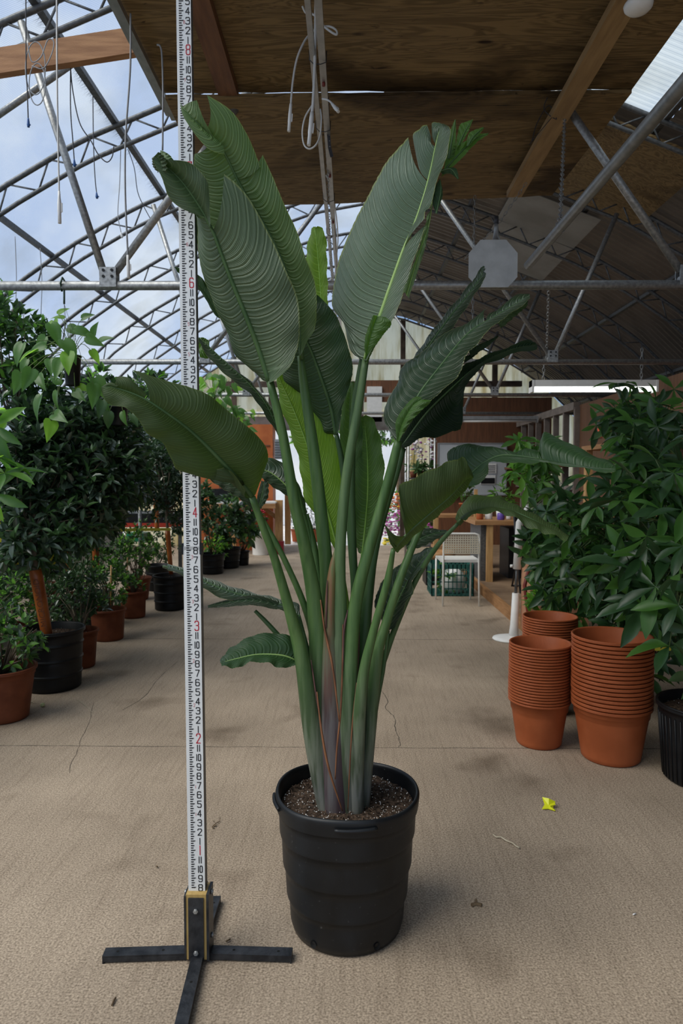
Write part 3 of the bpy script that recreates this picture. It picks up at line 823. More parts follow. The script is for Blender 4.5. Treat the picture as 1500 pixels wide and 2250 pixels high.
S_purple = stalkmat('purple_based_stalk', (.06,.12,.04), (.11,.18,.07), (.045,.030,.032), (.145,.13,.125), .50, .95)
S_lime = stalkmat('young_lime_stalk', (.17,.34,.05), (.26,.42,.09), (.08,.12,.05), (.12,.16,.08), .40, .7)
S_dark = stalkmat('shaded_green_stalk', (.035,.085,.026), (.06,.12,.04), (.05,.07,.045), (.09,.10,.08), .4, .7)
M_rib = pm('leaf_midrib_green', (.05,.11,.035), (.08,.15,.05), 20, .45)
M_rib_lt = pm('pale_leaf_midrib', (.30,.46,.13), (.36,.52,.17), 20, .45)
M_rib_lime = pm('lime_leaf_midrib', (.20,.38,.06), (.26,.44,.09), 20, .45)
B_back = blademat('blade_grey_green_underside', (.052,.090,.040), (.074,.118,.054), (.135,.19,.095), (.10,.26,.03), .08, .42)
B_back2 = blademat('blade_fresh_green_underside', (.075,.138,.042), (.108,.180,.062), (.17,.25,.095), (.18,.42,.03), .13, .42)
B_top = blademat('blade_glossy_top', (.115,.175,.105), (.165,.235,.150), (.20,.27,.16), (.10,.26,.03), .06, .30, bump=.8, spec=.7, edge=(.30,.35,.08))  # paler than the other blades: the leaf's sheen is put into the colour
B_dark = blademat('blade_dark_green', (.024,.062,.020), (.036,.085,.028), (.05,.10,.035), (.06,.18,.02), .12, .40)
B_deep = blademat('blade_deep_shade_green', (.006,.018,.006), (.010,.026,.008), (.012,.03,.009), (.02,.07,.008), .05, .5, spec=.2)  # near-black: the shade on this rear leaf is put into its colour
B_ribbed = blademat('blade_strongly_ribbed', (.034,.072,.032), (.054,.100,.048), (.30,.36,.26), (.08,.22,.02), .06, .28, .0215, .05, 1.0, .8)
B_olive = blademat('blade_olive_shaded_underside', (.034,.060,.016), (.046,.078,.022), (.062,.10,.032), (.11,.22,.015), .13, .5, .012, .02, .3, .35)  # olive-dark tone puts the backlit leaves' shade into the colour
B_lime = blademat('blade_young_lime', (.130,.270,.022), (.165,.330,.032), (.26,.42,.08), (.36,.68,.03), .42, .42)
B_mid = blademat('blade_mid_green', (.055,.135,.025), (.080,.170,.035), (.10,.20,.05), (.16,.40,.02), .28, .42)

def stalk(pts, mat, flat=.75, name='leaf_stalk', n=14):
    q = crom(pts, 34)
    P3 = [P(a, b, Y+YO) for a, b, Y, r in q]; rad = [r*(Y+YO)/FPX for a, b, Y, r in q]
    if pts[-1][1] > 1700: P3.append(P3[-1]+(P3[-1]-P3[-2])*.8); rad.append(rad[-1])
    el = [flat+(1-flat)*min(1, i/12) if False else (1.0 if r < .018 else flat) for i, r in enumerate(rad)]
    mb = MB(); mb.tube(P3, rad, n, 0, ell=el)
    o = obj(name, mb, mat, plant)
    return o

sP1 = stalk([(592,835,1.93,8),(620,950,1.94,10.5),(646,1100,1.95,12.5),(668,1196,1.96,14),(689,1308,1.98,17),(703,1452,1.98,23),(718,1640,1.98,27),(735,1782,1.99,26)], S_green)
blade(sP1, [(592,840,1.93),(567,763,1.91),(540,693,1.885),(510,620,1.86),(487,560,1.84),(467,507,1.82),(437,453,1.80),(400,400,1.78),(363,363,1.765),(345,340,1.76)], [
 (lambda t: -.05+.03*t, [(0,606,834),(.03,640,803),(.12,655,750),(.22,659,700),(.32,648,640),(.42,622,580),(.50,588,510),(.555,550,440),(.60,517,402),(.63,492,382)]),
 (-.02, [(.635,462,502),(.70,459,440),(.76,457,400),(.84,440,377),(.92,410,355),(1,370,350)]),
 (lambda t: .05-.05*t, [(0,578,818),(.05,553,810),(.12,520,787),(.2,510,760),(.3,493,720),(.4,470,667),(.5,450,620),(.58,437,557),(.64,432,500),(.69,430,472)]),
 (-.02, [(.69,428,472),(.76,400,459),(.84,370,430),(.92,353,388),(1,336,350)])],
 [B_back, M_rib], bulge=.016, rw=.0075, seed=1)
# curled tattered tip of that leaf
blade(sP1, [(352,372,1.76),(350,352,1.75),(346,336,1.74)], [(-.015,[(0,366,378),(.5,364,350),(1,350,334)]),(.01,[(0,348,380),(.4,336,366),(1,334,347)])], [B_back, M_rib], rw=.002, nx=5, seed=2, name='leaf_tip')
blade(sP1, [(366,372,1.775),(360,352,1.78),(354,331,1.79)], [(-.01,[(0,386,362),(.5,374,342),(1,357,331)]),(.0,[(0,362,370),(.5,352,350),(1,352,330)])], [B_back2, M_rib], rw=.002, nx=5, seed=3, name='leaf_tip')

sP2 = stalk([(660,782,2.0,7),(668,850,2.0,10),(690,1000,2.0,13),(707,1150,2.01,14.5),(717,1250,2.02,15),(724,1400,2.03,18),(735,1600,2.03,22),(742,1776,2.03,22)], S_green)
blade(sP2, [(663,790,1.99),(655,700,1.97),(630,600,1.94),(590,510,1.905),(533,417,1.86),(493,337,1.82),(460,295,1.79),(425,262,1.77),(400,235,1.765)], [
 (lambda t: -.04+.03*t, [(0,667,775),(.04,680,742),(.1,690,720),(.2,697,667),(.3,687,610),(.4,667,550),(.52,633,467),(.6,607,407),(.68,577,340)]),
 (-.02, [(.68,571,366),(.72,562,342),(.78,540,290),(.83,507,243),(.88,455,208)]),
 (.0, [(.885,470,300),(.94,447,260),(1,432,219)]),
 (.03, [(.05,640,780),(.2,560,720),(.35,500,640),(.5,440,560),(.6,427,470),(.72,425,400),(.85,427,338)]),
 (-.0, [(.86,492,342),(.90,460,331),(.94,425,290),(.97,401,252),(1,395,223)])],
 [B_back2, M_rib], bulge=.014, rw=.0065, seed=4)

sP3 = stalk([(803,790,1.97,7.5),(786,900,1.97,9.5),(768,1000,1.97,10.5),(755,1100,1.97,11.5),(746,1230,1.965,13),(744,1380,1.96,20),(748,1600,1.955,27),(752,1784,1.955,27)], S_purple)
l3 = blade(sP3, [(802,792,1.98),(815,745,1.975),(835,694,1.97),(851,647,1.965),(869,596,1.96),(887,546,1.955),(909,496,1.95),(930,434,1.94),(945,377,1.93),(956,323,1.92),(963,294,1.915),(970,276,1.91)], [
 (lambda t: .08-.06*t, [(0,790,781),(.02,768,770),(.08,754,708),(.13,731,676),(.22,732,629),(.32,747,564),(.42,768,510),(.52,797,452),(.62,826,395),(.70,855,348),(.765,896,301)]),
 (.02, [(.77,915,346),(.80,906,300),(.85,918,287),(.90,938,274),(.91,947,300)]),
 (.0, [(.92,949,300),(.94,948,272),(.97,960,269),(1,972,272)]),
 (-.04, [(0,806,792),(.06,835,735),(.12,862,700),(.2,880,665),(.27,891,629),(.35,905,582),(.42,922,539),(.47,934,492)]),
 (lambda t: -.05, [(.475,934,480),(.53,935,462),(.60,946,449),(.68,963,391),(.78,981,341),(.88,990,301),(.95,987,280),(1,975,272)])],
 [B_top, M_rib_lt], bulge=.010, rw=.006, wav=.002, seed=5)
blade(sP3, [(803,795,1.955),(808,762,1.94),(818,722,1.925),(828,693,1.92)], [
 (-.01,[(0,802,790),(.3,801,748),(.6,810,716),(1,820,692)]), (.0,[(0,806,800),(.3,822,765),(.6,842,735),(.85,860,712),(1,848,697)])], [B_mid, M_rib], rw=0, nx=8, seed=6, name='folded_leaf_margin')
# reverse side showing behind the right margin and the torn, bent-over tip
blade(sP3, [(949,446,1.915),(940,500,1.915),(918,565,1.910),(893,650,1.905)], [(.0,[(0,951,440),(.5,936,535),(1,898,655)]),(-.01,[(0,940,470),(.5,922,540),(1,885,640)])], [B_back2, M_rib_lt], rw=.001, nx=4, seed=7, name='leaf_margin_reverse')
for k, (rb_, s1, s2) in enumerate([
 ([(974,378,1.935),(1002,345,1.945),(1040,308,1.965),(1073,293,1.975)], [(0,982,330),(.3,1010,318),(.6,1040,298),(1,1074,292)], [(0,968,390),(.35,1012,350),(.7,1048,312),(1,1072,296)]),
 ([(985,350,1.935),(992,310,1.935),(1000,263,1.945)], [(0,998,345),(.5,1001,310),(1,1001,262)], [(0,974,345),(.5,985,300),(1,999,262)]),
 ([(1003,330,1.945),(1018,295,1.955),(1036,264,1.965)], [(0,1008,325),(.5,1028,290),(.9,1038,264),(1,1037,264)], [(0,999,330),(.5,1008,280),(.8,1016,270),(1,1035,264)]),
 ([(1026,322,1.945),(1040,300,1.955),(1062,281,1.975)], [(0,1032,318),(.5,1048,300),(1,1063,282)], [(0,1024,318),(.5,1031,292),(1,1060,279)]),
 ([(966,376,1.915),(990,372,1.915),(1006,394,1.915)], [(0,972,383),(.5,990,382),(1,1006,395)], [(0,970,372),(.5,1000,369),(1,1008,392)]),
 ([(958,470,1.915),(968,420,1.915),(966,395,1.915)], [(0,946,440),(.5,956,410),(1,965,394)], [(0,958,470),(.5,972,430),(1,968,396)])]):
    blade(sP3, rb_, [(0, s1), (.0, s2)], [B_mid if k < 4 else B_dark, M_rib], rw=.002, nx=4, bulge=.004, seed=20+k, name='torn_leaf_tip')

sP4 = stalk([(806,735,2.06,5),(795,790,2.06,6),(785,850,2.06,7),(775,930,2.07,8),(772,1050,2.08,8),(773,1132,2.08,8),(776,1228,2.08,8.5),(779,1308,2.08,9),(772,1500,2.08,12),(762,1770,2.07,14)], S_dark)
blade(sP4, [(738,955,2.12),(727,897,2.11),(705,830,2.09),(687,780,2.08),(668,735,2.07),(660,690,2.06),(664,655,2.05)], [
 (-.02,[(0,742,952),(.1,751,900),(.22,768,845),(.35,775,810),(.5,766,767),(.65,752,725),(.85,733,685),(1,697,648)]),
 (.03,[(0,735,954),(.06,712,950),(.16,697,925),(.27,670,880),(.38,640,852),(.5,614,822),(.65,612,780),(.85,630,700),(1,655,650)])],
 [B_dark, M_rib], seed=30)
stalk([(738,952,2.12,5),(750,1010,2.12,6.5),(759,1080,2.12,7),(766,1132,2.11,7.5),(774,1230,2.10,8),(779,1310,2.09,8.5),(776,1450,2.09,10),(768,1770,2.08,12)], S_dark)

sP5 = stalk([(745,1212,2.16,6),(750,1260,2.15,7),(760,1330,2.13,8),(766,1400,2.12,9),(768,1560,2.1,11),(766,1765,2.1,12)], S_lime)
blade(sP5, [(746,1222,2.15),(727,1150,2.15),(700,1060,2.15),(672,970,2.14),(645,900,2.13),(622,850,2.12),(611,824,2.11)], [
 (.03,[(0,740,1200),(.1,703,1135),(.2,676,1108),(.27,666,1085),(.4,660,1035),(.55,651,990),(.7,632,935),(.85,612,875),(1,609,823)]),
 (-.0,[(0,752,1215),(.12,757,1120),(.25,755,1050),(.38,742,985),(.5,722,930),(.62,700,885),(.75,668,850),(.88,650,846),(.94,636,828),(1,613,822)])],
 [B_lime, M_rib_lime], rw=.003, seed=31)
blade(sP5, [(708,705,2.17),(703,620,2.17),(697,550,2.17),(692,505,2.17)], [
 (.02,[(0,694,740),(.3,682,640),(.6,672,575),(.8,677,530),(.92,684,505),(1,692,497)]),
 (-.02,[(0,722,745),(.3,720,650),(.6,718,570),(.8,716,525),(.92,708,502),(1,698,497)])], [B_lime, M_rib_lime], rw=.001, seed=32, name='rolled_young_leaf')

sP7 = stalk([(797,1215,2.16,5),(798,1270,2.15,6),(797,1330,2.13,8),(795,1420,2.12,9),(790,1600,2.1,11),(782,1765,2.09,12)], S_lime)
blade(sP7, [(796,1218,2.16),(803,1150,2.17),(808,1080,2.17),(807,1000,2.18),(800,915,2.18)], [
 (.02,[(0,786,1212),(.15,777,1180),(.4,772,1080),(.7,775,990),(1,782,915)]),
 (-.03,[(0,803,1213),(.15,820,1180),(.35,836,1110),(.55,844,1030),(.75,835,965),(.9,822,925),(1,805,912)])], [B_mid, M_rib_lime], rw=.003, seed=33)
blade(sP7, [(777,1195,2.2),(772,1100,2.2),(770,1000,2.2),(768,900,2.19),(772,840,2.18)], [
 (.01,[(0,768,1190),(.3,750,1090),(.6,746,980),(.85,752,880),(1,770,838)]),
 (-.02,[(0,786,1190),(.3,794,1080),(.6,797,960),(.85,790,870),(1,776,838)])], [B_mid, M_rib], rw=.003, seed=34)
0 and blade(sP7, [(812,965,2.14),(818,930,2.14),(822,905,2.14)], [(.0,[(0,790,960),(.5,793,925),(1,800,910)]),(.0,[(0,815,955),(.5,818,928),(1,815,912)])], [B_lime, M_rib], rw=0, nx=5, seed=35, name='leaf_fragment')

sP9 = stalk([(875,968,1.93,9),(860,1030,1.94,10.5),(838,1110,1.95,11.5),(812,1200,1.95,12.5),(786,1300,1.95,14),(773,1390,1.95,16),(766,1516,1.94,19),(765,1650,1.94,21),(764,1782,1.945,20)], S_green)
blade(sP9, [(872,968,1.93),(890,925,1.93),(919,868,1.94),(961,812,1.95),(1027,733,1.97),(1087,695,1.99),(1148,658,2.01),(1164,650,2.02)], [
 (.05,[(0,863,950),(.05,845,931),(.12,842,905),(.2,862,862),(.26,873,838),(.32,880,812),(.42,910,784),(.55,980,733),(.68,1045,697),(.74,1073,677)]),
 (.03,[(.75,1085,686),(.82,1095,678),(.9,1129,653),(.96,1150,645),(1,1163,647)]),
 (-.03,[(0,876,965),(.1,912,915),(.2,947,877),(.35,999,835),(.5,1027,779),(.62,1055,747),(.75,1097,705),(.88,1125,688),(1,1164,655)])],
 [B_ribbed, M_rib], rw=.003, seed=36)
blade(sP9, [(873,972,1.90),(882,935,1.89),(905,893,1.88),(926,877,1.88)], [
 (.0,[(0,871,960),(.3,869,928),(.6,884,900),(.85,908,874),(1,925,872)]), (-.01,[(0,877,968),(.3,900,930),(.6,925,903),(.85,948,880),(1,928,879)])], [B_mid, M_rib], rw=0, nx=8, seed=37, name='folded_leaf_margin')
blade(sP9, [(1095,712,2.0),(1120,690,2.0),(1158,668,2.02)], [(0,[(0,1085,705),(.5,1118,680),(1,1160,660)]),(.01,[(0,1100,722),(.5,1135,692),(1,1160,671)])], [B_dark, M_rib], rw=.001, nx=4, seed=38, name='torn_leaf_tip')
sP8 = stalk([(905,800,2.12,4),(892,860,2.12,5),(878,960,2.1,6.5),(850,1080,2.08,8),(830,1160,2.06,9),(815,1260,2.05,10),(802,1400,2.03,12),(793,1600,2.02,15),(788,1765,2.02,15)], S_dark)
blade(sP8, [(905,830,2.12),(940,765,2.13),(985,700,2.15),(1030,645,2.17),(1058,605,2.18),(1063,586,2.18)], [
 (.02,[(0,893,820),(.25,922,765),(.5,976,692),(.75,1024,634),(.92,1054,593),(1,1062,584)]),
 (-.02,[(0,922,840),(.25,962,765),(.4,985,733),(.6,1015,690),(.8,1046,642),(.93,1068,605),(.97,1064,598),(1,1066,590)])], [B_ribbed, M_rib], rw=.003, seed=39)
sPA = stalk([(885,985,2.08,7),(870,1040,2.07,8),(845,1120,2.05,9),(822,1210,2.03,10),(806,1320,2.02,12),(797,1450,2.01,14),(791,1600,2.0,16),(786,1770,2.0,15)], S_dark)
blade(sPA, [(884,980,2.08),(935,910,2.09),(995,850,2.11),(1055,800,2.14),(1125,768,2.17),(1178,757,2.2)], [
 (.02,[(0,876,965),(.2,915,890),(.4,985,825),(.6,1045,790),(.8,1110,765),(.93,1160,746),(1,1174,752)]),
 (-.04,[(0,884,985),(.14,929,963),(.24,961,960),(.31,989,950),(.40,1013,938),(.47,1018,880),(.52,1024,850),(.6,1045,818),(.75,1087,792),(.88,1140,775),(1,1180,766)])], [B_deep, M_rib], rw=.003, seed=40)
for rb_, s1, s2 in [([(1030,775,2.1),(1065,757,2.11),(1096,737,2.12)], [(0,1030,765),(.5,1065,751),(1,1097,736)], [(0,1035,783),(.5,1070,762),(1,1095,739)]),
                    ([(1000,800,2.1),(1030,785,2.11),(1050,774,2.12)], [(0,1000,790),(.5,1030,780),(1,1051,773)], [(0,1003,806),(.5,1032,790),(1,1050,776)])]:
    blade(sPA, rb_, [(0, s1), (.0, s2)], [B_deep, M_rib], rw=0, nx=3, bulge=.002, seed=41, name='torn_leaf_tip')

sPB = stalk([(864,1206,1.86,5),(850,1280,1.88,8),(820,1388,1.90,9.5),(798,1484,1.91,12),(787,1612,1.92,15),(783,1778,1.94,16)], S_green)
blade(sPB, [(864,1207,1.86),(895,1172,1.85),(925,1145,1.845),(960,1115,1.84),(987,1092,1.84),(1015,1062,1.845),(1031,1042,1.85)], [
 (-.05,[(0,860,1198),(.08,849,1168),(.17,840,1144)]),
 (-.06,[(.175,882,1130),(.27,877,1095),(.31,875,1076),(.38,884,1063),(.55,933,1038),(.75,987,1014),(.93,1021,1006),(1,1030,1040)]),
 (.05,[(0,868,1207),(.3,920,1160),(.6,973,1115),(.85,1015,1075),(1,1033,1043)])], [B_olive, M_rib], rw=.003, bulge=.02, seed=42)
sPC = stalk([(1012,1068,2.08,4),(965,1108,2.04,5.5),(930,1148,2.0,7),(882,1262,1.97,9),(847,1372,1.965,10.5),(828,1440,1.96,13.5),(815,1580,1.96,14),(798,1772,1.97,14)], S_green)
blade(sPC, [(1012,1068,2.08),(1045,1030,2.07),(1090,1003,2.05),(1130,1001,2.03),(1180,1008,2.0),(1240,1020,1.97),(1300,1028,1.94),(1352,1031,1.92)], [
 (.06,[(0,1000,1062),(.04,984,1012),(.1,988,987),(.2,1018,977),(.33,1065,979),(.42,1120,999)]),
 (.05,[(.42,1128,1000),(.5,1158,986),(.555,1184,988)]),
 (.05,[(.56,1186,985),(.58,1191,958),(.63,1206,952),(.8,1284,991),(.93,1335,1012),(1,1352,1028)]),
 (-.03,[(0,1024,1072),(.07,1050,1063),(.14,1072,1040),(.2,1080,1016),(.4,1150,1019),(.55,1194,1017),(.75,1284,1030),(.9,1344,1039),(1,1353,1033)])], [B_dark, M_rib], rw=.003, seed=43)
sPD = stalk([(1006,1150,1.92,4),(960,1200,1.95,5.5),(915,1272,1.99,6),(880,1350,2.01,6.5),(850,1430,2.03,7),(815,1550,2.03,8),(800,1770,2.03,9)], S_dark)
blade(sPD, [(1005,1149,1.92),(1025,1130,1.91),(1060,1118,1.90),(1105,1118,1.88),(1150,1133,1.86),(1200,1158,1.84),(1247,1184,1.82)], [
 (.05,[(0,1003,1143),(.07,1010,1113),(.15,1037,1091),(.3,1090,1090),(.45,1120,1104),(.6,1150,1119),(.8,1200,1147),(1,1248,1182)]),
 (-.05,[(0,1008,1152),(.1,1032,1136),(.25,1075,1126),(.45,1120,1133),(.6,1160,1158),(.8,1200,1172),(1,1246,1187)])], [B_olive, M_rib], rw=.003, seed=44)
sPE = stalk([(853,1386,2.02,3.5),(842,1470,2.02,4.5),(822,1580,2.02,6),(806,1772,2.02,7)], S_dark)
blade(sPE, [(852,1386,2.02),(870,1330,2.01),(900,1270,2.0),(930,1225,2.0),(951,1204,2.0)], [
 (.03,[(0,846,1370),(.15,824,1335),(.3,832,1290),(.5,858,1258),(.7,893,1228),(.88,930,1208),(1,949,1202)]),
 (-.03,[(0,856,1385),(.12,872,1370),(.3,890,1330),(.48,908,1297),(.6,907,1272),(.8,935,1242),(1,952,1206)])], [B_ribbed, M_rib], rw=.003, seed=45)
blade(sPE, [(893,1203,2.12),(925,1183,2.12),(955,1172,2.12),(983,1168,2.12)], [
 (.01,[(0,889,1180),(.4,903,1163),(.7,935,1160),(1,980,1165)]),(-.02,[(0,896,1211),(.3,922,1203),(.6,947,1192),(1,978,1174)])], [B_ribbed, M_rib], rw=.002, nx=8, seed=46, name='small_leaf_blade')

sPF = stalk([(554,1092,1.86,7.5),(580,1165,1.88,8.5),(604,1230,1.90,9.5),(640,1356,1.93,13),(664,1452,1.94,17),(682,1580,1.95,21),(700,1676,1.955,24),(722,1778,1.96,25)], S_green)
blade(sPF, [(554,1092,1.86),(496,1024,1.80),(424,952,1.75),(360,904,1.71),(308,872,1.69),(252,852,1.675),(224,851,1.67)], [
 (lambda t: .03-.03*t,[(0,558,1086),(.04,574,1050),(.10,586,1020),(.16,588,1002),(.23,583,980),(.3,560,952),(.38,532,928),(.47,488,892),(.55,456,866),(.62,408,848),(.68,340,829),(.735,289,814)]),
 (.0,[(.77,322,866),(.82,300,845),(.88,280,829),(.94,255,828)]),
 (.0,[(.945,262,846),(.97,240,840),(1,222,851)]),
 (lambda t: -.06+.04*t,[(0,540,1078),(.05,505,1030),(.1,446,1037),(.17,392,1034),(.28,376,1008),(.42,356,972),(.58,320,950),(.7,303,918),(.8,272,896),(.92,235,884),(1,222,858)])], [B_olive, M_rib], rw=.0065, bulge=.018, seed=47)
sPG = stalk([(563,1120,1.99,5),(590,1165,2.0,6),(624,1228,2.0,6.5),(666,1324,2.01,7.5),(690,1410,2.02,9),(712,1560,2.03,13),(728,1772,2.04,14)], S_green)
blade(sPG, [(564,1122,1.99),(540,1085,1.98),(510,1060,1.98),(480,1046,1.98),(446,1038,1.98)], [
 (.0,[(0,558,1104),(.25,545,1070),(.5,515,1040),(.8,480,1033),(1,446,1036)]),(-.02,[(0,560,1124),(.25,535,1102),(.5,510,1086),(.75,480,1068),(1,447,1043)])], [B_ribbed, M_rib], rw=.002, nx=8, seed=48)
blade(sPG, [(568,1116,1.985),(575,1090,1.98),(580,1058,1.98)], [(.0,[(0,563,1110),(.5,566,1085),(1,574,1056)]),(-.01,[(0,574,1117),(.35,589,1092),(.8,589,1060),(1,583,1056)])], [B_ribbed, M_rib], rw=.001, nx=8, seed=49, name='leaf_lobe')
sPH = stalk([(672,1130,2.08,6),(688,1196,2.07,8),(704,1292,2.06,10),(712,1400,2.06,12),(728,1600,2.06,15),(740,1770,2.06,16)], S_green)
blade(sPH, [(671,1132,2.08),(636,1076,2.08),(600,1042,2.08),(572,1030,2.08)], [
 (.02,[(0,674,1122),(.25,664,1084),(.5,640,1036),(.75,624,1017),(.92,590,1006),(1,582,1006)]),(-.02,[(0,668,1130),(.3,640,1096),(.6,602,1072),(.85,580,1056),(1,573,1046)])], [B_ribbed, M_rib_lt], rw=.002, nx=10, seed=50)
sPI = stalk([(617,962,2.05,4),(640,1040,2.06,6),(662,1120,2.07,7),(690,1230,2.07,8),(712,1400,2.07,10),(740,1770,2.07,12)], S_green)
blade(sPI, [(617,962,2.05),(588,895,2.06),(552,848,2.07),(503,803,2.08),(462,764,2.09),(438,742,2.1)], [
 (.03,[(0,616,948),(.2,607,905),(.38,572,864),(.55,552,840),(.75,504,803),(.9,466,770),(1,441,744)]),(-.02,[(0,610,955),(.2,580,908),(.4,552,868),(.62,508,834),(.85,460,788),(1,437,752)])], [B_ribbed, M_rib], rw=.001, nx=5, bulge=.006, seed=51)
blade(sPI, [(437,765,2.1),(446,752,2.1),(459,750,2.1)], [(0,[(0,437,742),(.5,448,742),(1,461,750)]),(0,[(0,440,785),(.5,458,786),(1,460,752)])], [B_mid, M_rib], rw=0, nx=4, seed=52, name='leaf_tip')
blade(sPI, [(482,700,2.04),(450,642,2.03),(420,612,2.02),(383,588,2.0)], [(.0,[(0,486,690),(.4,452,622),(.7,425,598),(1,384,586)]),(.0,[(0,470,690),(.4,440,640),(.7,410,615),(1,388,596)])], [B_dark, M_rib], rw=0, nx=4, seed=53, name='narrow_leaf_blade')

sPJ = stalk([(656,1352,1.98,4),(668,1400,1.99,5),(682,1460,2.0,6.5),(700,1560,2.01,9),(722,1772,2.02,12)], S_dark)
blade(sPJ, [(657,1355,1.98),(625,1332,1.98),(565,1316,1.98),(500,1298,1.98),(448,1277,1.98),(400,1255,1.97),(357,1243,1.97)], [
 (.03,[(0,657,1345),(.06,655,1328),(.14,625,1318),(.35,565,1304),(.5,515,1290),(.7,452,1268),(.85,405,1248),(1,360,1240)]),(-.03,[(0,650,1362),(.1,625,1345),(.3,575,1330),(.5,510,1322),(.7,450,1296),(.85,400,1266),(1,358,1246)])], [B_ribbed, M_rib], rw=.002, nx=8, seed=54)
blade(sPJ, [(610,1330,1.96),(560,1318,1.95),(500,1322,1.95),(456,1332,1.94)], [(.0,[(0,612,1322),(.35,560,1308),(.7,505,1316),(1,456,1330)]),(-.01,[(0,608,1340),(.35,555,1330),(.7,495,1334),(1,457,1336)])], [B_ribbed, M_rib], rw=0, nx=5, seed=55, name='folded_leaf_margin')
stalk([(560,1342,2.0,4),(582,1364,2.0,5),(604,1388,2.0,5.5),(640,1430,2.0,6),(672,1480,2.01,7),(700,1600,2.02,9),(718,1772,2.03,10)], S_dark)
sPK = stalk([(655,1450,1.97,4),(668,1490,1.98,5),(684,1560,1.99,8),(706,1772,2.0,10)], S_dark)
blade(sPK, [(657,1454,1.97),(620,1440,1.95),(565,1438,1.93),(520,1447,1.91),(484,1457,1.9)], [
 (.03,[(0,660,1440),(.12,652,1408),(.28,620,1393),(.5,562,1394),(.75,512,1420),(.9,492,1438),(1,483,1452)]),(-.03,[(0,650,1462),(.2,615,1468),(.38,590,1457),(.55,550,1455),(.75,520,1468),(1,486,1462)])], [B_dark, M_rib_lt], rw=.002, nx=10, seed=56)

# big brown-edged sheaths and dried strips at the base
S_brown = stalkmat('drying_brown_sheath', (.22,.11,.05), (.12,.16,.05), (.06,.04,.045), (.12,.11,.11), .62, 1.0)
M_dry = pm('dried_orange_brown_edge', (.11,.042,.020), (.25,.105,.045), 20, .6, stretch=(4,4,.5))
M_dry2 = pm('dried_purple_edge', (.06,.025,.025), (.14,.07,.06), 20, .6, stretch=(4,4,.5))
stalk([(737,1209,1.965,3),(731,1245,1.96,8),(726,1300,1.955,11),(724,1380,1.95,13),(726,1500,1.945,20),(733,1650,1.94,26),(740,1790,1.94,28)], S_brown, .55, 'leaf_sheath')
def strip(pts, mat, r=.003): 
    mb = MB(); q = crom(pts, 26); r *= .8; mb.tube([P(a, b, Y+YO-.002) for a, b, Y in q], [r*(.4+.6*math.sin(PI*(i+1)/27)) for i in range(26)], 6)
    obj('dried_sheath_edge', mb, mat, plant)
strip([(704,1318,1.945),(714,1388,1.935),(731,1468,1.915),(745,1585,1.905)], M_dry, .0042)
strip([(696,1520,1.925),(707,1612,1.905),(723,1692,1.90),(752,1782,1.905)], M_dry, .0042)
strip([(753,1372,1.94),(752,1468,1.93),(748,1564,1.91),(740,1644,1.902),(736,1712,1.90)], M_dry, .0036)
strip([(764,1340,1.95),(755,1390,1.94),(753,1475,1.93)], M_dry2, .0045)
strip([(817,1423,1.945),(803,1500,1.925),(798,1560,1.925)], M_dry, .0026)
strip([(783,1500,1.93),(774,1590,1.915),(768,1690,1.905),(764,1782,1.91)], M_dry, .0026)
strip([(787,1358,1.99),(788,1420,1.98),(784,1490,1.96)], M_dry2, .003)
strip([(719,1275,1.945),(717,1330,1.94),(716,1380,1.935)], M_dry2, .0035)
strip([(683,1450,1.94),(692,1512,1.93),(699,1560,1.925)], M_dry2, .0030)
for k in range(14):
    a = random.uniform(-.4, PI+.4); p = PC+Vector((.02+math.cos(a)*.08, -.02+math.sin(a)*.06, .36))
    pass

# ============================================================ MEASURING POLE ON ITS STAND
PY = 1.786
pb = P(434.5, 2112, PY); pt = P(401.5, -80, 1.859)
ax = (pt-pb).normalized()
ruler = thing('measuring_pole', P(436,2112,PY), 'white telescoping measuring pole with feet and inch numbers on a black four-legged stand', 'measuring pole')
M_rwhite = pm('white_enamel', (.70,.72,.72), (.76,.78,.78), 6, .35)
M_rgrey = pm('grey_pole_side', (.10,.10,.11), (.16,.16,.17), 6, .45)
M_rblk = pm('black_print', (.012,.012,.015), None, 5, .5)
M_rred = pm('red_print', (.50,.02,.04), None, 5, .5)
X3 = Vector((1,0,0)); X3 = (X3-ax*X3.dot(ax)).normalized(); Nn = ax.cross(X3).normalized()
if Nn.y > 0: Nn = -Nn
def RP(s, x, out=0): return pb + ax*(s/ax.z) + X3*x + Nn*out   # s: height above floor
secs = [(.13, 1.128, .0455, .030), (1.118, 2.133, .0425, .026), (2.123, 2.62, .0385, .022)]
for (z0, z1, wd, dp) in secs:
    mb = MB(); hw = wd/2
    pts = [RP(z0,-hw,0), RP(z0,hw,0), RP(z1,hw,0), RP(z1,-hw,0), RP(z0,-hw,-dp), RP(z0,hw,-dp), RP(z1,hw,-dp), RP(z1,-hw,-dp)]
    mb.add(pts, [(0,1,2,3)], 0); mb.add(pts, [(5,4,7,6),(1,5,6,2),(4,0,3,7),(3,2,6,7),(0,4,5,1)], 1)
    obj('pole_section', mb, [M_rwhite, M_rgrey], ruler)
for z0, wd in ((1.118,.0455),(2.123,.0425)):
    mb = MB(); hw = wd/2
    for sx_ in (-1, 1):
        a = RP(z0-.012, sx_*(hw+.001), -.012); b = RP(z0+.018, sx_*(hw+.001), -.012); mb.bar(a, b, .024, .006, up=X3)
    obj('joint_clip', mb, M_black, ruler)
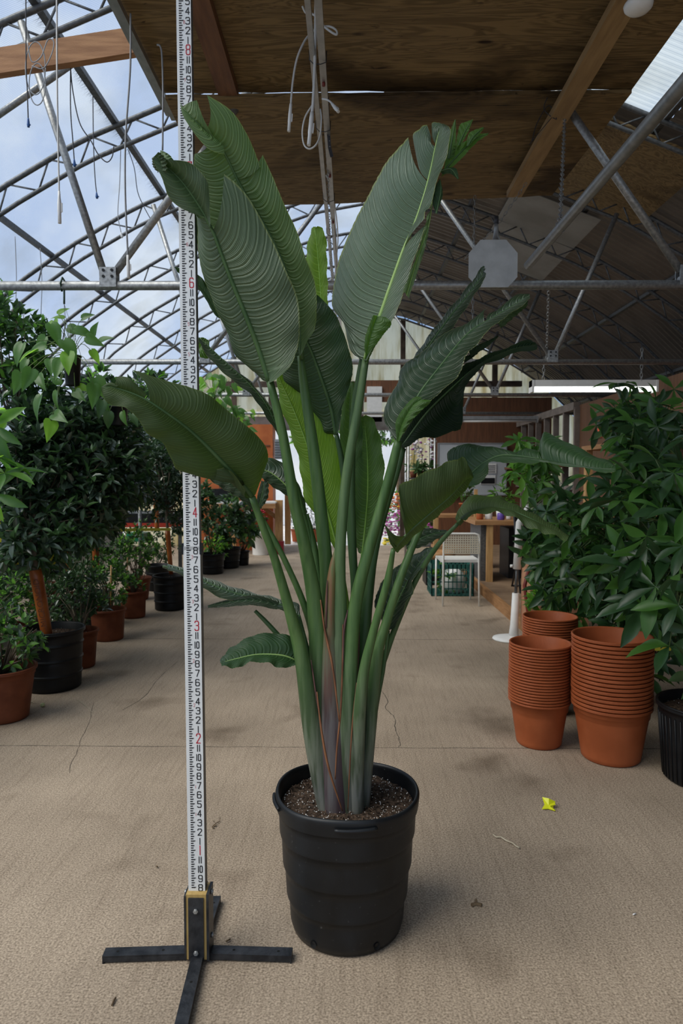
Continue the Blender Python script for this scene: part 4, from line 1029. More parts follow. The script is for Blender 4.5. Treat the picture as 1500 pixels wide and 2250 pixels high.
GL = {
'0': [[(0,.15),(0,.85),(.15,1),(.85,1),(1,.85),(1,.15),(.85,0),(.15,0),(0,.15)]],
'1': [[(.5,0),(.5,1)]],
'2': [[(0,.78),(0,.88),(.15,1),(.85,1),(1,.87),(1,.68),(0,.0),(1,0)]],
'3': [[(0,.85),(.15,1),(.85,1),(1,.85),(1,.65),(.85,.54),(.35,.54)],[(.85,.54),(1,.42),(1,.15),(.85,0),(.15,0),(0,.15)]],
'4': [[(.72,0),(.72,1),(0,.30),(1,.30)]],
'5': [[(1,1),(.05,1),(.05,.58),(.8,.58),(1,.45),(1,.15),(.85,0),(.15,0),(0,.13)]],
'6': [[(.95,.87),(.8,1),(.15,1),(0,.85),(0,.15),(.15,0),(.85,0),(1,.15),(1,.42),(.85,.56),(0,.56)]],
'7': [[(0,1),(1,1),(.35,0)]],
'8': [[(.15,.54),(0,.66),(0,.87),(.15,1),(.85,1),(1,.87),(1,.66),(.85,.54),(.15,.54),(0,.40),(0,.14),(.15,0),(.85,0),(1,.14),(1,.40),(.85,.54)]],
'9': [[(.05,.13),(.2,0),(.85,0),(1,.15),(1,.85),(.85,1),(.15,1),(0,.85),(0,.58),(.15,.44),(1,.44)]]}
marks = MB()
def face_off(s):
    return .0007
def stroke(s0, x0, hgt, wid, ch, thick, m):
    for pl in GL[ch]:
        for (a, b), (c, d) in zip(pl, pl[1:]):
            p = RP(s0+(b-.5)*hgt, x0+(a-.5)*wid, face_off(s0)); q = RP(s0+(d-.5)*hgt, x0+(c-.5)*wid, face_off(s0))
            dd = (q-p).normalized(); p2 = p-dd*thick*.35; q2 = q+dd*thick*.35
            sd_ = dd.cross(Nn)*thick/2
            marks.add([p2-sd_, q2-sd_, q2+sd_, p2+sd_], [(0,1,2,3)] if (q2-p2).cross(sd_).dot(Nn) > 0 else [(3,2,1,0)], m)
def number(s0, x0, txt, hgt, wid, thick, m):
    if txt == '10': stroke(s0, x0-wid*.52, hgt, wid, '1', thick, m); stroke(s0, x0+wid*.22, hgt, wid*.62, '0', thick, m)
    elif txt == '11': stroke(s0, x0-wid*.28, hgt, wid, '1', thick, m); stroke(s0, x0+wid*.28, hgt, wid, '1', thick, m)
    else: stroke(s0, x0, hgt, wid, txt, thick, m)
INCH = .0254
for i in range(8, 102):
    s0 = i*INCH
    if s0 > 2.6: break
    xo = .0105
    if i % 12 == 0:
        number(s0+.0, xo, str(i//12), .0250, .0100, .0025, 1)
        if i//12 != 8 or True: pass
    else: number(s0-.001, xo, str(i % 12), .0172, .0100, .0023, 0)
    for q in range(4):
        s1 = s0+INCH*(q/4); L_ = (.0125, .0075, .0095, .0075)[q]; th = .0029
        x0 = -.0140 if s0 < 2.13 else -.0125
        a = RP(s1-th/2, x0, .0007); b = RP(s1-th/2, x0+L_*.75, .0007); b2 = RP(s1+(th*.1 if q == 0 else -th*0), x0+L_, .0007); c = RP(s1+th/2, x0+L_, .0007); d = RP(s1+th/2, x0, .0007)
        marks.add([a,b,b2,c,d], [(0,1,2,3,4)], 0)
for (s0, ch) in ((.478,'1'),(.403,'1'),(.82,'2'),(.70,'2'),(1.10,'3'),(.98,'3'),(1.64,'5'),(1.72,'5'),(1.93,'6'),(2.27,'7'),(2.36,'7'),(2.51,'8')):
    number(s0, .0010, ch, .0085, .0038, .0007, 1)
obj('scale_markings', marks, [M_rblk, M_rred], ruler)
# stand: timber core clad in black steel, bolts, four angle legs
bc = P(436, 2106, PY+.01); bz = .192
stand = MB(); stand.box(bc.x-.0275, bc.x+.0275, PY-.012, PY+.045, .012, bz)
so_ = obj('stand_block', stand, pm('gold_edged_timber_core', (.38,.25,.08), (.50,.34,.12), 20, .5, stretch=(4,4,.6)), ruler)
mb = MB(); mb.box(bc.x-.0205, bc.x+.0205, PY-.0165, PY-.012, .012, bz-.008)
mb.box(bc.x-.0325, bc.x-.0275, PY-.014, PY+.046, .010, bz-.003); mb.box(bc.x+.0275, bc.x+.0345, PY-.014, PY+.046, .010, bz+.002); mb.box(bc.x-.02, bc.x+.02, PY+.045, PY+.05, .01, bz)
obj('clamp_plates', mb, M_blackmetal, so_)
for (bx_, by_, bzz, ax_) in ((0,-.0165,.150,'y'),(0,-.0165,.034,'y'),(.0345,.02,.182,'x'),(.0345,.02,.06,'x'),(-.0325,.02,.180,'x'),(-.0325,.02,.055,'x')):
    mb = MB(); p = Vector((bc.x+bx_, PY+by_, bzz)); d = Vector((0,-1,0)) if ax_ == 'y' else Vector((1 if bx_ > 0 else -1, 0, 0))
    mb.tube([p, p+d*.0045], .0068, 6); mb.tube([p+d*.0045, p+d*.006], [.0045,.004], 10)
    obj('bolt', mb, M_alu, so_)
def leg(d, L_, w_=.034):
    d = Vector(d).normalized(); s_ = Vector((-d.y, d.x, 0)); o_ = Vector((bc.x, PY+.016, 0))
    st = .030; mb = MB()
    a = o_+d*st; b = o_+d*L_
    mb.bar(a+Vector((0,0,.020)), b+Vector((0,0,.020)), w_, .004)
    for sg in (-1, 1): mb.bar(a+s_*sg*(w_/2-.002)+Vector((0,0,.012)), b+s_*sg*(w_/2-.002)+Vector((0,0,.012)), .004, .014)
    mb.bar(b+Vector((0,0,.011)), b+d*.004+Vector((0,0,.011)), w_, .0215)
    for t in (.3, .85):
        c = a+(b-a)*t+Vector((0,0,.0223)); mb.add([c+Vector((math.cos(q)*.004, math.sin(q)*.004, 0)) for q in np.linspace(0, 2*PI, 10, endpoint=False)], [tuple(range(10))], 1)
    obj('leg', mb, [M_blackmetal, M_pitblack], ruler)
_o = Vector((bc.x, PY+.016, 0))
leg((-1,-.06,0), .252); leg((1,-.03,0), .252); leg(PG(474,1985)-_o, (PG(474,1985)-_o).length, .030); leg(PG(398,2270)-_o, .34, .032)
# ============================================================ OVERHEAD: cables, pipes, lamps
def cable(pts, r, mat, label, group=None, name='hanging_cable', plug=None, tip=None, n=6):
    'pts: (x, y, Y) ; plug: (length, radius) at the last point'
    q = crom(pts, max(14, len(pts)*8)); p3 = [P(*a) for a in q]
    mb = MB(); mb.tube(p3, r, n)
    o = obj(name, mb, mat); tag(o, label, 'cable', group)
    if plug:
        d = (p3[-1]-p3[-3]).normalized(); a = p3[-1]; mb = MB()
        L_, R_ = plug
        mb.tube([a-d*.3*L_, a, a+d*.02, a+d*(.02+L_*.45), a+d*(.022+L_*.46), a+d*(.02+L_)], [r*1.3, r*1.5, R_, R_, R_*.85, R_*.85], 10)
        x = Vector((1,0,0)); mb.bar(a+d*(.02)+x*R_*1.1, a+d*(.02+L_*.45)+x*R_*1.1, R_*.8, R_*.5, up=(0,1,0))
        obj('plug', mb, M_white if mat is not M_cable_dk else M_blue, o)
    return o
# conduits down the centre, running lengthways under the plywood
def conduit(x, z, r, lbl, y0=.9, y1=9.0):
    mb = MB(); mb.box(x-r, x+r, y0, y1, z-r*1.2, z+r*1.2)
    return tag(obj('conduit', mb, M_alu), lbl, 'conduit', 'conduits under the plywood')
CX = -.145
c1_ = conduit(-.158, 3.05, .011, 'pale aluminium conduit running away under the plywood at centre, left one of the pair')
c2_ = conduit(-.118, 3.04, .014, 'wider aluminium conduit running away under the plywood at centre, right one of the pair')
for Y in (2.9, 3.45, 4.3, 4.9, 5.6, 6.4):
    mb = MB(); mb.tube([(-.172,Y,3.068),(-.170,Y,3.03),(-.155,Y,3.015),(-.125,Y,3.012),(-.102,Y,3.02),(-.100,Y,3.065)], .0022, 5)
    obj('cable_tie', mb, M_cable_dk, c2_)
for Y in (3.05, 3.95, 4.65, 5.3): 
    mb = MB(); mb.tube([(-.118,Y,3.027),(-.118,Y,3.008)], .007, 8); obj('clip', mb, M_redclip, c2_)
# left conduit along the plywood margin
mb = MB(); mb.box(-1.03, -1.005, 1.2, 3.9, 3.325, 3.35); mb.box(-1.00, -.975, 1.2, 3.9, 3.30, 3.33)
c3_ = tag(obj('conduit', mb, M_alu), 'aluminium conduit along the left edge of the plywood sheets', 'conduit', 'conduits under the plywood')
cable([(694,-40,2.9),(693,60,2.9),(691,150,2.88),(688,220,2.86),(684,262,2.84)], .0062, M_cable, 'thick white cable hanging straight down before the centre conduits, long white plug', 'white cables at centre', plug=(.10,.009))
cable([(664,14,3.0),(672,28,3.0),(690,33,2.98),(714,60,2.96),(738,76,2.95),(738,66,2.95),(722,58,2.96),(700,62,2.97),(684,72,2.97),(668,92,2.96),(652,130,2.95),(643,180,2.94),(638,240,2.93)], .0045, M_cable, 'white cable looping beside the conduits and hanging to a plug on their left', 'white cables at centre', plug=(.075,.0075))
cable([(685,232,2.9),(670,258,2.9),(664,290,2.9),(668,318,2.9),(680,327,2.9),(694,318,2.9),(703,296,2.92),(706,262,2.95),(704,240,3.0)], .0036, M_cable, 'white cable forming an open ring around the hanging plug', 'white cables at centre')
cable([(708,217,3.1),(718,219,3.08),(726,224,3.06),(731,230,3.05)], .0042, M_cable, 'short white cable curving right to a small plug, beside the plywood joint', 'white cables at centre', plug=(.035,.008))
cable([(713,378,4.6),(722,396,4.5),(728,425,4.5),(732,470,4.6),(736,540,5.0),(738,600,5.4),(736,680,5.6)], .007, M_cable, 'white cable dropping along the conduits behind the leaves', 'white cables at centre')
cable([(733,430,5.0),(742,520,5.4),(736,600,5.6),(745,640,5.8)], .005, M_cable, 'thinner white cable tangled below the conduits', 'white cables at centre')
# black perforated strap and small chain by the conduits
mb = MB(); pts = [P(719,214,3.5),P(720,250,3.5),P(721,290,3.5),P(724,325,3.5),P(729,345,3.5)]
for a, b in zip(pts, pts[1:]): mb.bar(a, b, .016, .003, up=(0,1,0))
for i in range(9):
    c = P(719.5+i*.6, 222+i*12.5, 3.494); mb.add([c+Vector((math.cos(q)*.0028,0,math.sin(q)*.0028)) for q in np.linspace(0,2*PI,8,endpoint=False)], [tuple(range(8))[::-1]], 1)
tag(obj('perforated_strap', mb, [M_cable_dk, M_steel]), 'black perforated metal strap hanging right of the centre conduits', 'strap')
def chain(a, b, label, L_=.032, w_=.009, r=.0017, mat=None):
    a = Vector(a); b = Vector(b); d = (b-a); n = max(2, int(d.length/(L_*.78))); d.normalize()
    s1 = d.cross(Vector((0,1,0))).normalized(); s2 = d.cross(s1)
    mb = MB()
    for i in range(n):
        c = a+(b-a)*(i+.5)/n; s_ = s1 if i % 2 == 0 else s2
        pts = []
        for q in range(9):
            an = 2*PI*q/8; pts.append(c+d*math.cos(an)*L_/2+s_*math.sin(an)*w_)
        mb.tube(pts, r, 4, caps=False)
    return tag(obj('hanging_chain', mb, mat or M_steel), label, 'chain', 'chains')
chain(P(716,280,3.6), P(731,660,5.2), 'fine steel chain running beside the centre conduits', .03, .007, .0013)
# pipe hung on chains at the right
a = P(1160,583,3.30); b = (.87*1.0, .8, 2.345)
mb = MB(); mb.tube([a, Vector((.872,.7,2.335))], .0205, 16)
hp = tag(obj('hung_pipe', mb, pm('dull_grey_pipe', (.18,.185,.18), (.26,.265,.26), 30, .45, .5)), 'grey steel pipe hanging lengthways from chains at upper right, its cut end free', 'pipe')
mb = MB(); mb.tube([a+Vector((.03,-2.3,.03)), a+Vector((.03,-.9,.028))], .012, 8)
obj('second_rail', mb, M_steel_dk, hp)
chain(P(1240,262,3.70), P(1231,470,3.0), 'steel chain dropping from the strut to the hung pipe', .032, .009, .002)
chain(P(1231,470,3.0), P(1219,512,2.86), 'short chain loop around the hung pipe, left side', .03, .008, .0018)
chain(P(1231,470,3.0), P(1238,508,2.80), 'short chain loop around the hung pipe, right side', .03, .008, .0018)
chain(P(1043,430,4.7), P(1038,700,4.7), 'thin chain hanging behind the octagonal plate', .04, .008, .002)
chain(P(1156,402,3.9), P(1091,497,3.9), 'slanting steel chain holding the lamp behind the octagonal plate', .03, .007, .0016)
chain(P(1088,500,3.95), P(1020,570,4.2), 'thin chain running down left from the lamp', .03, .006, .0014)
# octagonal plate hung on a pendant lamp
c = P(1083,579,3.66); hw = .128; k = .42
t = thing('pendant_lamp', P(1090,500,3.80), 'pendant lamp with aluminium neck half hidden by a blank octagonal plate', 'lamp')
mb = MB(); n0 = P(1090,497,3.80)
mb.lathe([(.0,.02),(.010,.018),(.012,-.012),(.013,-.03),(.016,-.055),(.022,-.075),(.034,-.088),(.055,-.10),(.10,-.16),(.105,-.20)], n0, 24)
obj('lamp_neck', mb, M_alu, t)
mb = MB(); mb.tube([n0+Vector((0,0,.012)), n0+Vector((0,0,.05))], .012, 10); obj('lamp_cap', mb, M_cable_dk, t)
oc = []
for (x, z) in ((-hw,hw*k),(-hw*k*1.25,hw*.96),(hw*k*1.25,hw*.96),(hw,hw*k),(hw,-hw*.55),(hw*.62,-hw*.96),(-hw*.62,-hw*.96),(-hw,-hw*.55)): oc.append((x,z))
mb = MB(); f_ = [c+Vector((x,0,z)) for x, z in oc]; bk = [p+Vector((0,.004,0)) for p in f_]
mb.add(f_+bk, [tuple(range(8)), tuple(range(8,16))[::-1]]+[(i,(i+1)%8,8+(i+1)%8,8+i) for i in range(8)])
tag(obj('octagonal_plate', mb, pm('blotchy_pale_grey_plate', (.44,.46,.46), (.55,.57,.57), 14, .6, 0, .1)), 'blank pale grey octagonal plate hung above the tie bar at right', 'plate')
# domed lamps
def dome(px, py, Y, r, label):
    c = P(px, py, Y); mb = MB()
    mb.lathe([(0,-.45*r),(.4*r,-.42*r),(.75*r,-.30*r),(.95*r,-.1*r),(r,.1*r),(.92*r,.25*r),(.75*r,.3*r)], c, 32)
    t = thing('dome_lamp', c, label, 'lamp', 'white dome lamps'); obj('diffuser', mb, M_white, t)
    mb = MB(); mb.lathe([(.75*r,.28*r),(.6*r,.55*r),(.35*r,.9*r),(.3*r,1.4*r),(0,1.4*r)], c, 24); obj('lamp_body', mb, M_white, t)
dome(1402, 14, 2.72, .054, 'white domed lamp fixed to the plywood, top right corner')
dome(198, 128, 3.62, .034, 'small white domed lamp behind the orange timber beam')
# hanging cables over the clear side
G_ = 'thin cables hanging on the glazed side'
cable([(124,-560,2.6),(125,100,2.6),(127,280,2.6),(130,434,2.6)], .0034, M_cable, 'white cable hanging at upper left with a long plug', G_, plug=(.075,.0075))
cable([(287,30,3.0),(286,150,3.0),(276,300,3.0),(275,420,3.0),(281,570,3.0)], .0042, M_cable_gr, 'long grey cable hanging from the conduit to the tie bar, pale plug', G_, plug=(.06,.008))
cable([(345,98,3.2),(352,102,3.2),(356,125,3.2),(358,200,3.2),(357,330,3.2)], .0042, M_cable_gr, 'grey cable hanging behind the pole down to the leaf tip', G_)
cable([(57,-420,2.9),(57,90,2.9),(60,200,2.9),(62,262,2.9)], .0026, M_cable_dk, 'dark thin cable with a blue end at far upper left', G_, plug=(.012,.006))
cable([(155,140,3.6),(155,240,3.6),(160,310,3.6),(163,352,3.6)], .0030, M_cable_dk, 'dark thin cable with a blue end, just below the orange beam', G_, plug=(.012,.008))
cable([(204,210,4.4),(205,300,4.4),(208,380,4.4),(212,424,4.4)], .0032, M_cable_dk, 'dark thin cable with a blue end ending over the glazing', G_, plug=(.014,.009))
cable([(154,140,3.6),(160,200,3.6),(175,270,3.6),(200,310,3.6),(215,338,3.6),(234,356,3.6),(246,345,3.6),(250,322,3.6)], .0030, M_cable_dk, 'dark cable swinging in a loop below the orange beam', G_)
cable([(265,330,5.0),(263,400,5.0),(259,470,5.0),(266,512,5.0)], .003, M_cable_gr, 'thin grey cable between the trusses', G_, plug=(.014,.008))
cable([(282,330,5.0),(295,370,5.0),(302,420,5.0),(315,452,5.0),(330,480,5.0)], .003, M_cable_dk, 'dark curved cable between the trusses', G_)
cable([(33,520,5.4),(36,600,5.4),(35,660,5.4)], .003, M_cable_gr, 'faint grey cable hanging at the left margin', G_, plug=(.012,.008))
cable([(88,545,5.4),(92,620,5.4),(90,690,5.4)], .003, M_cable_gr, 'faint grey cable hanging above the shrubs', G_)
# coil and knot tied on the strut head
for k, (cx_, cy_, rx_, ry_) in enumerate(((78,150,22,58),(82,185,18,46))):
    pts = [(cx_+rx_*math.cos(q), cy_+ry_*math.sin(q), 3.45) for q in np.linspace(0, 2*PI, 13)]
    cable(pts, .0028, M_cable_gr, ['grey cable coil hung over the orange beam, larger turn','grey cable coil hung over the orange beam, smaller turn'][k], 'coils on the beam', name='cable_coil')
cable([(60,95,3.4),(70,135,3.4),(90,125,3.4),(105,88,3.4),(118,92,3.4),(113,120,3.4),(95,150,3.4),(70,145,3.4)], .0028, M_cable_gr, 'knotted grey cable over the left end of the orange beam', 'coils on the beam', name='cable_coil')
for (a_, b_, Y) in (((30,540),(60,480),0),):
    pass
mb = MB(); mb.tube([P(-40,278,3.95), P(165,136,3.95)], .019, 10)
tag(obj('brace_pipe', mb, M_steel), 'blue-grey pipe rising behind the left end of the orange beam', 'pipe')
# fluorescent fixtures on chains
def fixture(xl, xr, yt, yb, Y, label, lit):
    a = P(xl, (yt+yb)/2, Y); b = P(xr, (yt+yb)/2, Y); z = a.z; hgt = (yb-yt)*Y/FPX
    t = thing('fluorescent_light', ((a.x+b.x)/2, Y, z), label, 'light', 'fluorescent fixtures')
    mb = MB(); mb.box(a.x, b.x, Y-.06, Y+.06, z, z+hgt*.5); mb.box(a.x, a.x+.02, Y-.065, Y+.065, z-hgt*.42, z+hgt*.5); mb.box(b.x-.02, b.x, Y-.065, Y+.065, z-hgt*.42, z+hgt*.5)
    obj('housing', mb, M_white if lit else M_alu, t)
    for dy in (-.035, .035):
        mb = MB(); mb.tube([(a.x+.025, Y+dy, z-hgt*.20), (b.x-.025, Y+dy, z-hgt*.20)], hgt*.14, 12)
        obj('lamp_tube', mb, pm('lit_tube', (.9,.9,.9), None, 5, .4, emis=((.95,1,.98), 2.2)) if lit else M_white, t)
    return t
fixture(1165, 1440, 837, 865, 6.65, 'lit white fluorescent fixture hung on chains at right', True)
chain(P(1195,790,6.6), P(1193,836,6.6), 'chain at the left end of the lit fluorescent fixture', .05, .012, .003)
chain(P(1410,765,6.6), P(1408,838,6.6), 'chain at the right end of the lit fluorescent fixture', .05, .012, .003)
fixture(1012, 1180, 915, 930, 10.8, 'unlit fluorescent fixture farther back, below the back wall top', False)
chain(P(1205,640,5.6), P(1200,790,6.3), 'pale chain hanging past the second tie bar at right', .05, .012, .003)
# wires from tie bar (near right): strap around bar and joist
cable([(1206,205,3.7),(1195,240,3.7),(1222,262,3.7),(1205,232,3.7),(1180,270,3.7),(1168,310,3.7)], .0025, M_cable_dk, 'dark tie wire wound where the strut meets the pale joist', 'tie wires', name='tie_wire')
cable([(1212,258,3.7),(1185,290,3.7),(1162,318,3.7)], .002, M_cable_dk, 'loose end of dark wire below the pale joist', 'tie wires', name='tie_wire')
cable([(330,70,3.3),(360,72,3.3),(400,66,3.3),(436,62,3.3)], .003, M_cable_dk, 'dark wire tying the left conduit to the joist behind the pole', 'tie wires', name='tie_wire')
# green hook on the tie bar
mb = MB(); mb.tube([P(136,640,3.75), P(133,622,3.72), P(137,610,3.72), P(141,616,3.76), P(141,650,3.74), P(141,668,3.74)], .0055, 6)
tag(obj('pot_hook', mb, pm('dark_green_plastic', (.02,.05,.03), None, 5, .4)), 'dark green hook over the tie bar holding the hanging pothos', 'hook')

# ============================================================ FAR END
# left: orange stained cabinet wall, counter, timber posts
mb = MB(); mb.box(-3.0, -1.40, 12.3, 12.75, 0.0, 2.27)
w_ = thing('orange_cabinet', (-2.2, 12.3, 0), 'orange stained wooden cabinet wall left of the far doorway', 'cabinet')
obj('carcass', mb, M_orangeboard, w_)
mb = MB()
for x in (-2.9,-2.35,-1.88): mb.box(x-.02, x+.02, 12.27, 12.3, .9, 2.2)
mb.box(-2.9,-1.45,12.28,12.3,1.88,1.90); obj('door_gap', mb, M_brownboard, w_)
mb = MB(); mb.box(-1.36, -1.22, 12.25, 12.5, 1.65, 2.0)
vt = tag(obj('wall_vent', mb, M_alu), 'grey slatted vent box between the orange cabinet and the doorway', 'vent')
mb = MB()
for i in range(7): mb.box(-1.355,-1.225,12.235,12.25,1.67+.045*i,1.685+.045*i)
obj('vent_slats', mb, M_steel_dk, vt)
t = thing('counter_bench', (-2.2, 11.9, 0), 'white-topped timber counter in front of the orange cabinet', 'counter')
mb = MB(); mb.box(-2.75, -1.28, 11.6, 12.25, .875, .90); obj('counter_top', mb, M_white, t)
mb = MB(); mb.box(-2.75, -1.28, 11.6, 11.66, .79, .875); obj('apron', mb, M_wood, t)
for x in (-2.7, -2.0): 
    mb = MB(); mb.box(x-.035, x+.035, 11.62, 11.69, 0, .8); obj('leg', mb, M_wood_z, t)
for x, y, wd, lbl in ((-1.255, 11.95, .13, 'thick pine post at the left side of the far doorway'), (-1.24, 13.45, .11, 'second pine post just outside the far doorway')):
    mb = MB(); mb.box(x-wd/2, x+wd/2, y-wd/2, y+wd/2, 0, .92 if y < 12.3 else 1.02); 
    o = obj('timber_post', mb, M_wood_z); tag(o, lbl, 'post', 'pine posts')
mb = MB(); mb.bar((-1.30,11.93,.62), (-1.62,11.93,.86), .05, .07)
tag(obj('diagonal_brace', mb, M_wood), 'short diagonal timber brace between the counter and the thick post', 'brace')
# rack of electronics on counter
mb = MB(); mb.box(-2.45,-2.05,11.8,12.1,.90,1.12); tag(obj('storage_box', mb, M_black), 'dark box standing on the white counter', 'box')
# white drum and red box beside it
def bucket(x, y, r, h_, lbl, mat, name='white_drum', cat='bucket'):
    t = thing(name, (x,y,0), lbl, cat)
    mb = MB(); mb.lathe([(0,0),(r*.92,0),(r*.93,.01),(r,h_-.03),(r+.01,h_-.028),(r+.01,h_),(r-.01,h_),(r-.015,h_-.03),(r*.9,.02),(0,.02)], (x,y,0), 28); obj('bucket_body', mb, mat, t)
    return t
bucket(-1.53, 11.6, .155, .40, 'white plastic drum standing by the timber posts', M_white)
mb = MB(); mb.box(-1.30,-1.15,11.65,11.8,0,.22); tag(obj('red_crate', mb, pm('dark_red_plastic', (.20,.01,.015), None, 5, .5)), 'small dark red crate beside the white drum', 'crate')
# gable: brown board with white sheet behind the stalks
mb = MB(); mb.box(.25,.90,12.78,12.83,2.72,3.12); tag(obj('notice_board', mb, M_brownboard), 'brown board fixed high on the far gable', 'board')
mb = MB(); mb.box(.30,.58,12.74,12.775,2.35,3.0); tag(obj('white_sheet', mb, M_white), 'pale panel leaning below the brown board on the gable', 'panel')
# outside: pale hedge wall, banked flowers
mb = MB(); mb.box(-4, 5, 19, 19.1, 0, 3.2); tag(obj('yard_fence', mb, pm('bright_grey_fence', (.60,.66,.74), (.72,.76,.80), 1.5, .7)), 'pale grey fence outside beyond the doorway', 'fence')
# ============================================================ FOLIAGE GENERATORS
def leaf_template(rows=5, fold=.18, droop=.15, shape='ellip'):
    ts = np.linspace(0, 1, rows); vs = []; fs = []
    if shape == 'ellip': wf = np.sin(np.pi*ts**.85)**.8
    elif shape == 'heart': wf = np.array([.25,1.0,.92,.62,.0][:rows]) if rows == 5 else np.sin(np.pi*ts**.6)
    else: wf = np.sin(np.pi*ts**1.35)**.9
    for i, t in enumerate(ts):
        w_ = wf[i]*.5; z = -droop*t*t
        if i in (0, rows-1): w_ = max(w_, .02)
        vs += [(-w_, t, z+fold*w_), (0, t, z), (w_, t, z+fold*w_)]
    for i in range(rows-1):
        a = 3*i; fs += [(a, a+1, a+4, a+3), (a+1, a+2, a+5, a+4)]
    return np.array(vs), np.array(fs)
def norm(a): return a/np.maximum(np.linalg.norm(a, axis=-1, keepdims=True), 1e-9)
def place_leaves(pos, fwd, nrm, L_, W_, tmpl):
    'pos, fwd, nrm: (n,3); L_, W_: (n,)'
    tv, tf = tmpl; n = len(pos)
    fwd = norm(fwd); right = norm(np.cross(fwd, nrm)); up = np.cross(right, fwd)
    v = pos[:,None,:] + right[:,None,:]*(tv[None,:,0:1]*W_[:,None,None]) + fwd[:,None,:]*(tv[None,:,1:2]*L_[:,None,None]) + up[:,None,:]*(tv[None,:,2:3]*L_[:,None,None])
    v = v.reshape(-1,3); k = len(tv)
    f = (tf[None,:,:] + (np.arange(n)*k)[:,None,None]).reshape(-1, tf.shape[1])
    return v, f
def blob_points(n, c, R_, r, shell=.55):
    d = norm(r.normal(size=(n,3))); rad = (shell + (1-shell)*r.random(n))[:,None]
    lump = 1+.16*np.sin(d[:,0:1]*5+1.3)+.13*np.cos(d[:,2:3]*7+d[:,1:2]*4)
    return np.array(c)+d*rad*lump*np.array(R_), d
T_small = leaf_template(4, .25, .12)
T_mid = leaf_template(5, .22, .2)
def heart():
    ts = [0,.07,.2,.4,.6,.8,1.0]; wf = [.30,.82,1.0,.92,.68,.36,.02]; vs = []; fs = []
    for i, t in enumerate(ts):
        w_ = wf[i]*.5; z = -.32*t*t; yo = -.09 if i == 0 else (-.06 if i == 1 else 0)
        vs += [(-w_, t+yo, z+.30*w_-.25*w_*w_), (-w_*.5, t+yo*.5, z+.16*w_), (0, t, z), (w_*.5, t+yo*.5, z+.16*w_), (w_, t+yo, z+.30*w_-.25*w_*w_)]
    for i in range(6):
        for j in range(4): a = 5*i+j; fs.append((a, a+1, a+6, a+5))
    return np.array(vs), np.array(fs)
T_heart = heart()
T_obov = leaf_template(7, .16, .28, 'obov')

def bush(parent, blobs, n, L_, W_, mats, seed, up=.5, tm=T_small, inner=.5, name='foliage', clip_floor=.02):
    r = np.random.default_rng(seed); V = []; F = []; MI = []; off = 0
    tot = sum(b[1][0]*b[1][1]*b[1][2] for b in blobs)**1.0
    for c, R_ in blobs:
        m = int(n*(R_[0]*R_[1]*R_[2])/tot)+4
        # rosettes: little clusters of leaves at twig ends
        k = max(1, m//6); p, d = blob_points(k, c, R_, r, inner)
        p = np.repeat(p, 6, axis=0); d = np.repeat(d, 6, axis=0)
        a = r.normal(size=p.shape); a = norm(a)
        fwd = norm(d*.7+a*.95+np.array([0,0,up*.6])); nr = norm(d*.4+np.array([0,0,1.0])+r.normal(size=p.shape)*.35)
        l = L_*(.65+.6*r.random(len(p))); w_ = l*W_/L_
        v, f = place_leaves(p+fwd*.004, fwd, nr, l, w_, tm)
        V.append(v); F.append(f+off); off += len(v); MI.append(np.repeat(r.integers(0, len(mats), len(p)), len(tm[1])))
    V = np.concatenate(V); F = np.concatenate(F); MI = np.concatenate(MI)
    V[:,2] = np.maximum(V[:,2], clip_floor)
    return obj_np(name, V, F, mats, parent, True, MI)
def twigs(parent, base, blobs, n, r0, mat, seed, name='branches'):
    r = random.Random(seed); mb = MB()
    for c, R_ in blobs:
        for _ in range(n):
            d = Vector((r.gauss(0,1), r.gauss(0,1), r.gauss(.4,1))).normalized()
            e = Vector(c)+Vector((d.x*R_[0], d.y*R_[1], d.z*R_[2]))*.8
            b = Vector(base); mid = b*.5+e*.5+Vector((r.uniform(-.03,.03), r.uniform(-.03,.03), r.uniform(.0,.06)))
            mb.tube([b, mid, e], [r0, r0*.6, r0*.25], 5)
    return obj(name, mb, mat, parent)
M_bark = pm('grey_brown_bark', (.10,.075,.05), (.18,.14,.10), 20, .8, 0, .3)
F_dk = leafmat('dark_citrus_leaf', (.022,.055,.020), (.038,.085,.030), .14, .40)
F_dk2 = leafmat('mid_citrus_leaf', (.040,.095,.030), (.06,.13,.04), .2, .40)
F_grey = leafmat('glossy_grey_green_leaf', (.048,.080,.052), (.070,.112,.072), .06, .25, spec=.8)  # pale grey tone also stands in for highlights on the foliage
F_br = leafmat('bright_new_leaf', (.07,.19,.022), (.11,.26,.035), .36, .42)
F_lime = leafmat('lime_pothos_leaf', (.11,.28,.02), (.17,.36,.035), .45, .38)
F_poth = leafmat('pothos_leaf', (.05,.13,.025), (.085,.19,.04), .28, .34)
F_pach = leafmat('money_tree_leaf', (.018,.054,.016), (.032,.084,.026), .12, .36)
F_pach2 = leafmat('money_tree_leaf_fresh', (.040,.120,.020), (.065,.165,.030), .28, .38)
F_vein = leafmat('money_tree_leaf_vein', (.09,.16,.06), (.12,.2,.08), .2, .4)

